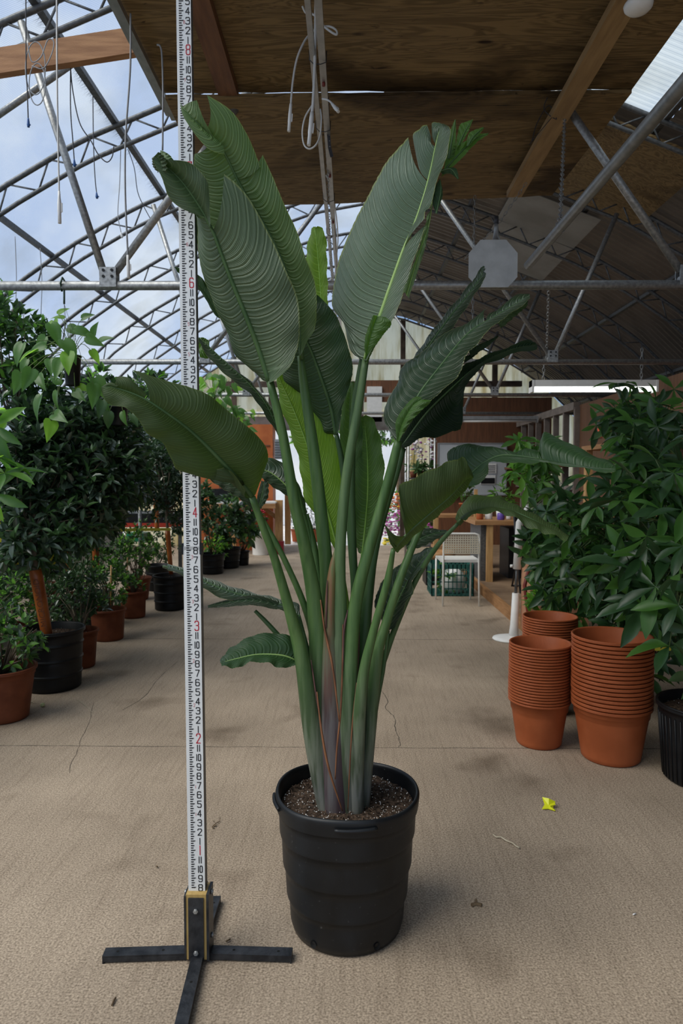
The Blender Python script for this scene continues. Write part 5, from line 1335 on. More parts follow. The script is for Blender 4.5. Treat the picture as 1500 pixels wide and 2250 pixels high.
def nursery_pot(parent, c, rt, rb, h_, mat, rings=0, band=0.0, lip=.012, liph=.02, soil=True, name='pot'):
    mb = MB(); mb.lathe(pot_profile(rt, rb, h_, lip, liph, rings, band), c, 40)
    o = obj(name, mb, mat, parent)
    if soil: add_soil(parent, c, rt-lip-.01, h_-.045, 25, 28, .004)
    return o
def potted(name, label, cat, c, pot, blobs, nl, L_, W_, mats, seed, up=.5, trunk=None, group=None, tm=T_small, potmat=None):
    t = thing(name, (c[0], c[1], c[2] if len(c) > 2 else 0), label, cat, group)
    c = Vector((c[0], c[1], c[2] if len(c) > 2 else 0))
    if pot: nursery_pot(t, c, *pot[:3], potmat or M_terra_dk, **(pot[3] if len(pot) > 3 else {}))
    top = c+Vector((0,0,(pot[2]-.05) if pot else 0))
    if trunk:
        q = [top]+[Vector(p) for p in trunk[0]]
        mb = MB(); mb.tube(q, [trunk[1]]*(len(q)-1)+[trunk[1]*.7], 9); obj('trunk', mb, M_bark, t); top = q[-1]
    twigs(t, top, blobs, 7, .006, M_bark, seed)
    bush(t, blobs, nl, L_, W_, mats, seed, up, tm)
    return t
TP = dict(band=.03, lip=.012, liph=.018)
def G(px, py): return PG(px, py)
def B(px, py, Y, rx, ry, rz):  # ellipsoid centred where that pixel looks at depth Y; radii in px (x,z) and metres (y)
    return (tuple(P(px, py, Y)), (rx*Y/FPX, ry, rz*Y/FPX))

# ---- left row, front to back
potted('potted_shrub', 'small glossy green shrub in the nearest terracotta pot, lower left corner', 'plant', (P(8,1600,3.65).x, 3.65), (.178,.13,.285,TP),
       [B(15,1425,3.65,75,.16,75), B(60,1405,3.62,42,.12,34), B(-20,1350,3.7,60,.15,60)], 800, .050, .024, [F_dk2, F_dk2, F_br, F_grey], 101)
# citrus tree with orange trunk wrap in the big black pot
M_wrap = pm('orange_trunk_wrap', (.20,.045,.010), (.42,.13,.025), 7, .35, stretch=(1,1,.6), detail=6)
def wrapped_tree(label, c, pot, wrap, blobs, nl, L_, W_, mats, seed, wrapr, rings=3):
    t = thing('potted_citrus_tree', (c[0], c[1], 0), label, 'tree', 'potted trees at left')
    if pot: nursery_pot(t, Vector((c[0],c[1],0)), *pot, M_black, rings=rings, lip=.012, liph=.022)
    a, b = Vector(wrap[0]), Vector(wrap[1])
    mb = MB(); mb.tube([a+(b-a)*i/8 for i in range(9)], [wrapr*(.82+.18*i/8) for i in range(9)], 12)
    obj('trunk_wrap', mb, M_wrap, t)
    mb = MB(); mb.tube([a, b, b+(b-a)*.5+Vector((0,0,.1))], [wrapr*.6,wrapr*.55,wrapr*.4], 8); obj('trunk', mb, M_bark, t)
    twigs(t, b+(b-a)*.4, blobs, 8, .008, M_bark, seed)
    bush(t, blobs, nl, L_, W_, mats, seed, .2)
    return t
wt = wrapped_tree('dark leafy citrus tree in the big black pot, trunk sleeved in orange wrap with lettering', (P(118,1530,4.21).x,4.21), (.195,.165,.375),
   (P(105,1405,4.15), P(78,1252,4.15)),
   [B(110,1080,4.5,130,.38,140), B(30,1000,4.4,95,.34,120), B(235,1050,4.7,90,.32,110), B(185,950,4.8,120,.34,75), B(75,1185,4.22,105,.28,62), B(190,1150,4.4,70,.25,60)], 8800, .088, .036, [F_dk, F_grey, F_grey, F_dk2], 102, .040)
# lettering running down the wrap
def text_mesh(s, size):
    cu = bpy.data.curves.new('lettering', 'FONT'); cu.body = s; cu.size = size; cu.align_x = 'CENTER'; cu.align_y = 'CENTER'; cu.extrude = .0004; cu.resolution_u = 2
    o = bpy.data.objects.new('lettering', cu); COL.objects.link(o)
    me = bpy.data.meshes.new_from_object(o.evaluated_get(bpy.context.evaluated_depsgraph_get())); bpy.data.objects.remove(o); bpy.data.curves.remove(cu)
    return me
def text_on(s, size, mat, loc, rot, parent, name='lettering', stretch=1.0):
    me = text_mesh(s, size); me.name = name; me.materials.clear(); me.materials.append(mat)
    o = bpy.data.objects.new(name, me); COL.objects.link(o)
    o.rotation_euler = rot; o.scale = (1, stretch, 1)
    if parent is not None: o.parent = parent; o.location = Vector(loc)-wl(parent); WL[o.name] = wl(parent)
    else: o.location = loc
    return o
text_on('MICRONOID', .052, pm('dark_lettering', (.10,.03,.01), None, 5, .6), P(88,1325,4.102), (PI/2, math.radians(-99), 0), wt)
potted('potted_shrub', 'low dark shrub in the slim terracotta pot behind the big black pot', 'plant', (P(178,1475,4.675).x, 4.675), (.125,.095,.26,TP),
       [B(165,1325,4.85,75,.2,62), B(185,1290,4.9,50,.18,45)], 900, .046, .022, [F_dk, F_dk2, F_grey], 103)
potted('potted_shrub', 'round dark shrub in the wide terracotta pot, third terracotta pot from the front', 'plant', (P(238,1413,5.48).x, 5.48), (.145,.12,.25,TP),
       [B(240,1285,5.6,62,.22,55), B(235,1245,5.7,45,.2,40)], 950, .044, .021, [F_dk2, F_dk, F_br], 104, .9)
potted('potted_shrub', 'small shrub in the fourth terracotta pot, just before the far black pot', 'plant', (P(293,1362,6.36).x, 6.36), (.13,.11,.25,TP),
       [B(290,1235,6.4,52,.22,60), B(310,1200,6.5,42,.2,42)], 900, .046, .022, [F_dk2, F_dk, F_br], 105, .9)
for k, (x, y, blobs, lbl) in enumerate((
   (-2.35, 5.0, [B(120,1300,5.0,60,.2,60), B(175,1262,5.1,52,.2,42)], 'dark feathery shrub behind the orange trunk sleeve'),
   (-2.55, 4.4, [B(35,1330,4.4,60,.2,75), B(75,1270,4.5,48,.2,48)], 'dark feathery shrub at the left margin behind the nearest pot'),
   (-2.5, 6.3, [B(200,1245,6.3,52,.2,55), B(225,1205,6.5,45,.2,40)], 'dark shrub between two orange-wrapped trunks'),
   (-2.3, 7.3, [B(300,1190,7.3,55,.2,45), B(262,1210,7.2,45,.2,40)], 'dark shrub below the yellow tape, farther back'),
   (-2.4, 8.4, [B(350,1200,8.3,45,.2,38)], 'dim shrub beside the far black pot'))):
    potted('potted_shrub', lbl, 'plant', (x, y), (.15,.11,.24,TP), blobs, 750, .045, .017, [F_dk2, F_dk, F_br if k % 2 else F_dk], 110+k, 1.0)
wrapped_tree('citrus tree in the far black pot with an orange-wrapped trunk, left of the pole', (P(374,1345,6.76).x,6.76), (.17,.148,.345),
   (P(376,1262,6.76), P(368,1165,6.76)), [B(350,1060,6.9,70,.32,70), B(390,1090,7.0,45,.3,70), B(330,1010,7.1,60,.3,50)], 3600, .062, .026, [F_dk, F_dk, F_grey], 120, .026)
for k, (px, y0, y1, Y, bl, lbl) in enumerate((
   (148, 1262, 1185, 5.6, [B(150,1000,5.8,80,.35,75), B(215,1120,5.8,60,.3,60)], 'dark leafy tree behind the first, its short orange-wrapped trunk showing between shrubs'),
   (212, 1275, 1160, 6.0, [B(250,1000,6.2,75,.35,80), B(280,1060,6.3,50,.3,60)], 'leafy tree whose orange-wrapped trunk stands left of the yellow tape'),
   (345, 1165, 1095, 7.9, [B(330,960,8.0,75,.35,60), B(390,980,8.2,60,.35,60)], 'leafy tree above the red rail, farther back'))):
    wrapped_tree(lbl, (P(px, y0, Y).x, Y), (.15,.12,.30), (P(px, y0, Y), P(px-3, y1, Y)), bl, 3000, .080, .032, [F_dk, F_grey, F_dk2], 130+k, .033, 2)
for k, (bl, lbl) in enumerate((([(( -2.75,3.9,.55),(.40,.5,.5)),((-2.5,3.6,.35),(.3,.4,.35))], 'added dark mass of shrub shading the far left behind the front pots'),
   ([((-2.9,5.2,.6),(.45,.6,.55))], 'added dark shrub blocking side light behind the orange-sleeved tree'),
   ([((-3.1,6.8,.7),(.5,.8,.6))], 'added dark shrub blocking side light farther back at left'),
   ([((-2.6,3.0,.7),(.35,.6,.6))], 'added dark shrub out of view at left, blocking side light'))):
    potted('potted_shrub', lbl, 'plant', (bl[0][0][0], bl[0][0][1]), (.16,.12,.25,TP), bl, 1500, .085, .035, [F_dk, F_dk, F_dk2], 240+k, .6)  # shrubs added to keep side light off the left row
# bamboo canes
for k, (px, y0, y1, Y) in enumerate(((243,1330,1242,5.5),(279,1260,1225,6.2),(317,1245,1225,6.6))):
    mb = MB(); mb.tube([P(px, y0, Y), P(px+1, y1, Y)], .006, 6)
    tag(obj('bamboo_cane', mb, M_wood_z), ['tallest bamboo cane in the third terracotta pot','thin bamboo cane among the dark shrubs','short bamboo cane farthest back in the shrubs'][k], 'cane', 'bamboo canes')
# caution tape
M_tape = pm('yellow_caution_tape', (.55,.50,.03), (.66,.60,.05), 5, .4)
M_ink = pm('black_ink', (.01,.01,.01), None, 5, .5)
def tape(pts, hgt, label, txt=None, tsize=.05, vert=False):
    q = crom(pts, 20); p3 = [P(*a) for a in q]; mb = MB(); vs = []
    for i, p in enumerate(p3):
        u = Vector((0,0,hgt/2)) if not vert else Vector((hgt/2,0,0)); vs += [p-u, p+u]
    mb.add(vs, [(2*i, 2*i+2, 2*i+3, 2*i+1) for i in range(19)], 0, True)
    o = obj('caution_tape', mb, M_tape); tag(o, label, 'tape', 'yellow caution tapes')
    if txt:
        a, b = p3[4], p3[14]; c = (a+b)/2; ang = math.atan2(b.z-a.z, b.x-a.x)
        text_on(txt, tsize, M_ink, c+Vector((0,-.006,0)), (PI/2, -ang, 0), o, 'lettering')
    return o
tape([(-10,1237,4.28),(40,1239,4.28),(75,1245,4.28),(101,1249,4.27)], .034, 'yellow caution tape with black lettering stretched to the orange trunk sleeve', 'CAUTION', .034)
tape([(230,1166,6.4),(300,1164,6.5),(375,1163,6.6)], .026, 'yellow caution tape stretched to the farther orange-wrapped trunk', None)
tape([(5,1130,4.2),(6,1180,4.2),(8,1236,4.2)], .036, 'yellow caution tape hanging upright at the left margin', None, vert=True)
tape([(92,1243,4.25),(110,1232,4.22),(122,1214,4.25)], .02, 'knotted yellow tape ends beside the orange sleeve')
tape([(118,1240,4.3),(128,1215,4.3),(138,1222,4.3),(142,1236,4.3)], .018, 'crumpled yellow tape tail above the shrubs', vert=True)
# red rail bench behind the trees
t = thing('nursery_bench', (P(320,1155,8.6).x, 8.6, 0), 'dark nursery bench with a red rail, glimpsed between the trees', 'bench')
a = P(245,1153,8.5); b = P(415,1152,8.5)
mb = MB(); mb.box(a.x, b.x, 8.48, 8.52, a.z-.03, a.z+.02); obj('rail', mb, pm('red_rail', (.40,.035,.015), None, 5, .5), t)
mb = MB(); mb.box(a.x, b.x, 8.52, 9.3, a.z+.02, a.z+.14); obj('tray', mb, M_black, t)
for px in (265, 395):
    p = P(px,1150,8.55); mb = MB(); mb.box(p.x-.02,p.x+.02,8.53,8.57,0,a.z); obj('leg', mb, M_steel_dk, t)
mb = MB(); p = P(300,1182,9.0); mb.box(p.x-.14,p.x+.10,9.0,9.3,p.z-.05,p.z+.06); tag(obj('green_tray', mb, pm('green_plastic', (.02,.24,.12), None, 5, .4)), 'green plastic tray under the red-railed bench', 'tray')
# grey upright post left of the pole
mb = MB(); a = G(389,1262); mb.tube([(a.x,7.6,0),(a.x,7.6,.95)], .022, 8); tag(obj('steel_post', mb, M_steel_dk), 'grey steel post standing behind the far black pot', 'post')

# ---- upper left: bright shrubs on the shelf, hanging pothos
t = thing('leafy_shrub', P(30,900,4.6), 'tall bright green shrub at the left margin, above the hanging pothos', 'shrub')
twigs(t, P(30,950,4.6), [B(20,740,4.6,60,.25,80)], 14, .009, M_bark, 140)
bush(t, [B(0,690,4.5,48,.3,42), B(60,735,4.6,62,.3,40), B(15,790,4.6,70,.3,70), B(70,830,4.7,60,.3,60)], 1500, .075, .034, [F_br, F_dk2, F_dk2, F_dk], 141, .8)
t = thing('leafy_shrub', P(200,930,5.2), 'green shrub tops rising behind the hanging pothos', 'shrub')
bush(t, [B(215,860,5.2,50,.3,40), B(330,850,6.0,60,.3,30), B(150,905,5.0,110,.3,50), B(270,905,5.4,90,.3,50)], 1700, .075, .034, [F_dk2, F_br, F_dk, F_grey], 142, .6)
def palmate(parent, hubs, lens, k, mats, seed, droopd=.5, wr=.30, name='foliage', tm=T_obov, stem_from=None):
    r = np.random.default_rng(seed); P_ = []; FW = []; NR = []; LL = []
    for hi, h_ in enumerate(hubs):
        ax_ = norm(r.normal(size=3)*.45+np.array([0,-.55,.55])); s1 = norm(np.cross(ax_, r.normal(size=3))); s2 = np.cross(ax_, s1)
        kk = r.integers(k-1, k+2); a0 = r.random()*6.28
        for j in range(kk):
            an = a0+2*np.pi*j/kk+r.normal()*.1
            f = s1*np.cos(an)+s2*np.sin(an)+ax_*.25+np.array([0,0,-droopd*(.6+.5*r.random())])
            P_.append(h_); FW.append(f); NR.append(ax_+r.normal(size=3)*.15); LL.append(lens[hi]*(.7+.45*r.random()))
    P_, FW, NR, LL = map(np.array, (P_, FW, NR, LL))
    v, f = place_leaves(P_, FW, NR, LL, LL*wr, tm)
    mi = np.repeat(r.integers(0, len(mats), len(P_)), len(tm[1]))
    return obj_np(name, v, f, mats, parent, True, mi)
t = thing('leafy_shrub', P(10,1000,3.4), 'light green plant with hand-shaped leaves poking in at the left margin', 'shrub')
hub = [np.array(P(x, y, 3.3)) for x, y in ((-20,905),(-10,935),(-5,1010),(10,1040),(-25,980),(-15,1085))]
palmate(t, hub, [.17]*6, 6, [F_br, F_pach2, F_lime], 150, .25, .28)
mb = MB()
for h_ in hub: mb.tube([P(-60,1100,3.35), Vector(h_)], [.006,.003], 5)
obj('stems', mb, M_bark, t)

def pothos(cx, cy, Y, rpx, hpx, label, leaves, Lm, seed, wires_to=None, mats=(F_lime, F_poth, F_poth)):
    c = P(cx, cy, Y); r_ = rpx*Y/FPX; h_ = hpx*Y/FPX
    t = thing('hanging_pothos', c, label, 'hanging plant', 'hanging pothos pots')
    mb = MB(); mb.lathe([(0,0),(r_*.78,0),(r_*.8,.004),(r_*.96,h_-.012),(r_*1.04,h_-.01),(r_*1.04,h_),(r_*.92,h_),(r_*.75,.01),(0,.01)], c, 26); obj('pot', mb, M_black, t)
    top = c+Vector((0,0,h_))
    rr = random.Random(seed); pos = []; fw = []; nr = []; ll = []; mbs = MB()
    for (x, y, dY, ln, ang) in leaves:
        p = P(x, y, Y+dY); d = Vector((math.cos(math.radians(ang)), rr.uniform(-.9,.2), math.sin(math.radians(ang))))
        pos.append(p); fw.append(d); nr.append(Vector((rr.uniform(-1,1), -1.0, rr.uniform(.1,1.2)))); ll.append(.8*ln*Y/FPX)
        mid = (p+top)*.5+Vector((0,0,.05)); mbs.tube([Vector(q) for q in crom([tuple(top), tuple(mid), tuple(p)], 7)], .0018, 4)
    pos, fw, nr = map(lambda a: np.array([tuple(q) for q in a]), (pos, fw, nr)); ll = np.array(ll)
    v, f = place_leaves(pos, fw, nr, ll, ll*.62, T_heart)
    r2 = np.random.default_rng(seed); mi = np.repeat(r2.integers(0, len(mats), len(pos)), len(T_heart[1]))
    obj_np('leaves', v, f, list(mats), t, True, mi); obj('stems', mbs, pm('green_stem', (.10,.16,.04), (.16,.24,.07), 9, .5), t)
    if wires_to:
        mb = MB(); w0 = P(*wires_to)
        for an in (0, 2.1, 4.2): mb.tube([w0, top+Vector((math.cos(an)*r_, math.sin(an)*r_, 0))], .0011, 4)
        obj('hanger_wire', mb, M_steel_dk, t)
    return t
pothos(160, 848, 3.78, 19, 66, 'bright pothos trailing from a black pot hung on the nearest tie bar', [
 (118,705,-.1,58,-75),(112,712,-.15,62,-60),(140,748,-.18,70,-50),(100,760,-.1,48,-160),(80,770,-.1,55,-150),(50,755,-.05,62,-110),
 (140,700,.1,40,165),(150,720,.05,50,-20),(165,725,-.05,58,-15),(190,740,-.1,50,-30),(215,755,0,50,28),(205,735,.05,40,60),(200,770,.05,42,-55),
 (100,740,0,50,-130),(135,790,-.2,60,-95),(150,775,-.2,62,-80),(110,790,-.15,48,-70),(45,820,-.2,66,-80),(70,812,-.22,64,-95),(85,825,-.15,50,-60),
 (90,870,-.2,64,-110),(125,860,-.2,52,-100),(118,910,-.2,56,-20),(112,925,-.22,62,-75),(165,860,-.05,48,-35),(170,850,0,42,-10),(210,830,-.1,66,-65),(205,845,-.12,64,-80),(130,845,-.18,40,130),(60,790,-.1,44,-120),(180,700,.1,38,20),(128,690,.12,34,40)], .1, 160, wires_to=(141,668,3.76))
pothos(262, 935, 4.6, 20, 42, 'second pothos hanging lower behind the big drooping leaf', [(250,890,0,45,-120),(240,905,-.1,48,-100),(280,892,0,42,-30),(270,905,-.1,40,-80),(290,910,-.05,38,-60),(225,880,-.05,50,-95)], .1, 161, mats=(F_dk2, F_poth))
pothos(470, 915, 8.0, 30, 30, 'pothos pot hanging behind the pole at mid height', [(450+random.Random(i).uniform(-12,70), 850+random.Random(i+50).uniform(-30,50), random.Random(i+9).uniform(-.3,.2), random.Random(i+3).uniform(20,34), random.Random(i+7).uniform(-170,0)) for i in range(46)], .1, 162)
pothos(515, 950, 9.0, 18, 18, 'small pothos pot hanging above the orange cabinet', [(490+random.Random(i).uniform(0,65), 925+random.Random(i+50).uniform(-28,22), 0, random.Random(i+3).uniform(14,26), random.Random(i+7).uniform(-170,60)) for i in range(34)], .1, 163)

# ---- middle distance, left of the stalks
for k, (x, Y, pr, blobs, mats, nl, Lf, lbl) in enumerate((
   (P(470,1262,9.6).x, 9.6, (.15,.11,.16,TP), [B(475,1205,9.6,30,.2,28)], [F_lime, F_br, F_poth], 350, .06, 'yellow-green plant in a small terracotta pot right of the pole'),
   (P(500,1215,9.9).x, 9.9, (.20,.16,.30,dict(rings=2)), [B(500,1150,9.9,42,.25,52), B(465,1175,9.9,32,.25,32)], [F_dk2, F_dk, F_grey], 800, .10, 'dusky palm-like plant in a broad black pot right of the pole'),
   (P(532,1240,10.2).x, 10.2, (.115,.095,.22,dict(rings=1)), [B(528,1125,10.2,34,.22,50), B(545,1160,10.2,28,.22,32)], [F_dk2, F_poth, F_grey], 600, .12, 'tall-stemmed leafy plant in a small square-shouldered black pot'),
   (P(455,1180,9.0).x, 9.3, (.18,.15,.28,dict(rings=2)), [B(450,1110,9.2,28,.25,40)], [F_dk, F_dk2], 500, .09, 'dark plant just behind the pole'))):
    pt = potted('potted_plant', lbl, 'plant', (x, Y), pr, blobs, nl, Lf, Lf*.42, mats, 170+k, .7, tm=T_mid, potmat=M_terra_dk if k == 0 else M_black)
mb = MB()
for k in range(40):
    p = P(565+random.uniform(-16,22), 1130+random.uniform(-12,18), 11.5+random.uniform(-.1,.1)); s_ = random.uniform(.012,.03)
    mb.lathe([(0,-s_),(s_*.8,-s_*.5),(s_,0),(s_*.7,s_*.6),(0,s_)], p, 6, smooth=True)
t = thing('poinsettia', P(572,1150,11.5), 'red flowering plant on top of the white drum', 'plant'); obj('flowers', mb, pm('red_petals', (.40,.01,.03), (.55,.04,.06), 9, .5), t)
bush(t, [B(570,1140,11.5,22,.15,12)], 120, .06, .03, [F_dk2], 175)
t = thing('boulder', (0,0,0), '', ''); bpy.data.objects.remove(t)
mb = MB(); p = G(383,1267)

# ---- flowers and stock outside / in the doorway
def flowerbank(px, py, Y, rx, rz, cols, n, lbl, seed):
    t = thing('flower_display', P(px, py+rz, Y), lbl, 'flowers', 'flowers by the doorway'); rr = random.Random(seed)
    bl = [B(px, py, Y, rx, .25, rz)]; bush(t, bl, 220, .08, .035, [F_br, F_dk2], seed)
    ms = [MB() for _ in cols]
    for i in range(n):
        p = P(px+rr.uniform(-rx,rx), py+rr.uniform(-rz,rz), Y-.26+rr.uniform(-.06,.06)); s_ = rr.uniform(.015,.034); m = ms[rr.randrange(len(cols))]
        m.lathe([(0,-s_*.6),(s_,-s_*.2),(s_*1.1,.2*s_),(.5*s_,.5*s_),(0,.3*s_)], p, 7)
    for m, c in zip(ms, cols): obj('petals', m, c, t)
M_pink = pm('magenta_petals', (.62,.10,.50), (.75,.22,.62), 9, .5); M_red = pm('orange_red_petals', (.80,.12,.05), (.85,.25,.10), 9, .5); M_yel = pm('yellow_petals', (.85,.70,.08), None, 5, .5); M_wht = pm('white_petals', (.75,.72,.74), (.85,.82,.85), 9, .5); M_pur = pm('purple_petals', (.25,.03,.25), (.35,.06,.32), 9, .5)
flowerbank(862, 1150, 14.2, 26, 28, [M_pink, M_pink, M_wht], 190, 'bank of magenta flowers outside the doorway', 181)
flowerbank(862, 1106, 14.6, 28, 22, [M_red, M_red, M_yel], 170, 'bank of red and yellow flowers outside the doorway, above the magenta ones', 182)
flowerbank(870, 1190, 13.8, 30, 8, [M_yel], 60, 'low yellow flowers at the foot of the doorway', 183)
for k, px in enumerate((655, 690)):
    t = potted('potted_shrub', ['silvery shrub outside the doorway, left one','silvery shrub outside the doorway, right one'][k], 'plant', (P(px,1180,14.0).x, 14.0), (.16,.12,.26,TP), [B(px,1130,14.0,26,.2,38)], 380, .06, .02, [F_grey, leafmat('silver_leaf', (.35,.37,.38), (.5,.52,.53), .2)], 185+k, potmat=M_terra)
t = thing('leafy_tree', P(850,930,15.5), 'hazy tree crown outside above the doorway', 'tree'); mb = MB(); mb.tube([(P(880,950,15.5).x,15.5,-.02), P(870,950,15.5)], .05, 8); obj('trunk', mb, M_bark, t)
bush(t, [B(850,950,15.5,60,.5,35), B(820,935,15.5,40,.5,30), B(700,960,15.5,60,.5,30)], 1500, .12, .05, [F_dk2, F_br, F_grey], 190)

# orchid rack right of the doorway
t = thing('orchid_rack', (P(925,1200,10.6).x, 10.6, 0), 'steel wire rack of orchids just right of the doorway', 'rack')
xa, xb = P(897,1000,10.6).x, P(955,1000,10.6).x
for x in (xa, xb):
    for y in (10.6, 11.1): mb = MB(); mb.tube([(x,y,0),(x,y,1.95)], .018, 8); obj('post', mb, M_alu, t)
for z in (.25,.80,1.30): mb = MB(); mb.box(xa,xb,10.6,11.1,z-.012,z+.012); obj('shelf', mb, M_steel_dk, t)
for k, px in enumerate((908, 925, 943)):
    o = thing('potted_orchid', (P(px,1000,10.75).x,10.75,1.312), ['white orchid at the left of the top shelf of the rack','white and purple orchid in the middle of the top shelf of the rack','white orchid at the right of the top shelf of the rack'][k], 'orchid', 'orchids on the rack')
    c = Vector((P(px,1000,10.75).x,10.75,1.312)); mb = MB(); mb.lathe([(0,0),(.045,0),(.06,.10),(.055,.10),(0,.09)], c, 14); obj('pot', mb, M_terra_dk, o)
    bush(o, [(tuple(c+Vector((0,0,.14))), (.09,.09,.05))], 30, .14, .04, [F_dk2], 195+k, name='leaves', tm=T_mid)
    mb = MB(); mb2 = MB(); rr = random.Random(k)
    for s_ in range(2):
        e = c+Vector((rr.uniform(-.06,.06),0,.5)); mb.tube([c+Vector((0,0,.1)), c+Vector((rr.uniform(-.03,.03),0,.35)), e], .004, 5)
        for q in range(14):
            p = e+Vector((rr.uniform(-.07,.07), rr.uniform(-.05,.05), rr.uniform(-.22,.10))); s2 = rr.uniform(.018,.032)
            mb2.lathe([(0,-s2*.5),(s2,0),(s2*.5,s2*.5),(0,s2*.5)], p, 6, 1 if rr.random() < .18 else 0)
    obj('flower_stem', mb, F_dk2, o); obj('blossoms', mb2, [M_wht, M_pur], o)
flowerbank(941, 1150, 10.5, 7, 30, [M_pink], 30, 'magenta orchids on the lower rack shelf', 199)

# whiteboard, desk, chairs etc
c0 = P(965,975,12.2); c1 = P(1112,1087,12.2)
t = thing('whiteboard', ((c0.x+c1.x)/2, 12.3, c1.z), 'grey whiteboard on the brown back wall with two printed sheets', 'whiteboard')
mb = MB(); mb.box(c0.x, c1.x, 12.28, 12.33, c1.z, c0.z); obj('board', mb, pm('grey_white_board', (.42,.45,.48), (.5,.53,.56), 2, .3), t)
mb = MB()
for (x0,x1,z0,z1) in ((c0.x-.02,c1.x+.02,c0.z,c0.z+.02),(c0.x-.02,c1.x+.02,c1.z-.02,c1.z),(c0.x-.02,c0.x,c1.z,c0.z),(c1.x,c1.x+.02,c1.z,c0.z)): mb.box(x0,x1,12.27,12.33,z0,z1)
obj('frame', mb, M_alu, t)
for k, (xa_, ya_, xb_, yb_) in enumerate(((1060,1018,1090,1040),(1055,1044,1088,1064))):
    a = P(xa_,ya_,12.26); b = P(xb_,yb_,12.26); mb = MB(); mb.box(a.x,b.x,12.262,12.27,b.z,a.z)
    for i in range(4):
        if k == 0: mb.box(a.x+.02,b.x-.02,12.258,12.262,b.z+.02+.035*i,b.z+.033+.035*i,1)
        else: mb.box(a.x+.01,b.x-.01,12.258,12.262,b.z+.01,a.z-.05,1); break
    obj('printed_sheet', mb, [M_white, M_black], t)
# timber work desk on the deck
t = thing('work_desk', (1.9, 8.2, .1), 'wooden work desk with clutter on top, behind the white chair', 'desk')
dz = P(1085,1143,8.0).z; dl = P(1040,1143,8.0).x
mb = MB(); mb.box(dl, 2.75, 7.9, 8.75, dz-.05, dz); obj('desktop', mb, M_wood, t)
for (x, y) in ((P(1075,1200,7.95).x, 7.95), (2.65, 7.95), (2.65, 8.68)):
    mb = MB(); mb.box(x-.035, x+.035, y-.03, y+.03, .1, dz-.05); obj('leg', mb, M_wood_z, t)
mb = MB(); x_ = P(1058,1200,8.2).x; mb.box(x_-.05, x_+.05, 8.0, 8.7, .1, dz-.05); obj('side_panel', mb, M_steel_dk, t)
mb = MB(); mb.box(1.56, 1.60, 8.62, 8.66, dz, dz+.35); obj('upright', mb, M_wood_z, t)
t = thing('timber_shelf', (1.35, 9.4, 0), 'low timber shelf with boxes behind the white chair', 'shelf')
for z in (.35,.78): mb = MB(); mb.box(1.12,1.85,9.1,9.5,z,z+.04); obj('shelf_board', mb, M_wood, t)
for x in (1.14,1.80): mb = MB(); mb.box(x-.03,x+.03,9.1,9.16,0,.8); obj('leg', mb, M_wood_z, t)
rr = random.Random(5)
clut = [('paint_tin', M_terra, 'small brown tin at the left end of the desk clutter'), ('paper_cup', M_white, 'white paper cup on the desk'), ('tape_roll', pm('violet_plastic', (.12,.07,.35), None, 5, .4), 'violet roll on the desk'), ('spray_bottle', M_white, 'white spray bottle on the desk'), ('pen_cup', M_black, 'black pen cup on the desk'), ('plant_pot', M_terra, 'tiny terracotta pot on the desk')]
for i, (nm, m_, lb) in enumerate(clut):
    x = dl+.10+i*.115; y = 8.05+rr.uniform(0,.15); h_ = rr.uniform(.05,.12); r_ = rr.uniform(.028,.045)
    mb = MB(); mb.lathe([(0,0),(r_*.9,0),(r_,h_*.1),(r_,h_*.9),(r_*.8,h_),(0,h_)], (x,y,dz), 14); tag(obj(nm, mb, m_), lb, 'container', 'clutter on the desk')
c = Vector((P(822+200,1100,9.3).x, 9.3, .82)); t = thing('potted_plant', c, 'small plant in a terracotta pot on the shelf above the white chair', 'plant')
mb = MB(); mb.lathe([(0,0),(.06,0),(.085,.13),(.09,.13),(.09,.15),(.08,.15),(0,.13)], c, 16); obj('pot', mb, M_terra, t); bush(t, [(tuple(c+Vector((0,0,.28))), (.09,.09,.14))], 60, .10, .035, [F_dk2, F_poth], 205, tm=T_mid)
t = thing('leafy_plant', P(1100,1105,8.4), 'green leafy plant standing on the desk', 'plant'); bush(t, [B(1100,1095,8.4,28,.15,22)], 120, .09, .02, [F_dk2, F_br], 206, tm=T_mid)
mb = MB(); cc = Vector((P(1100,1120,8.4).x, 8.4, dz)); mb.lathe([(0,0),(.05,0),(.06,.1),(0,.1)], cc, 14); obj('pot', mb, M_white, t)

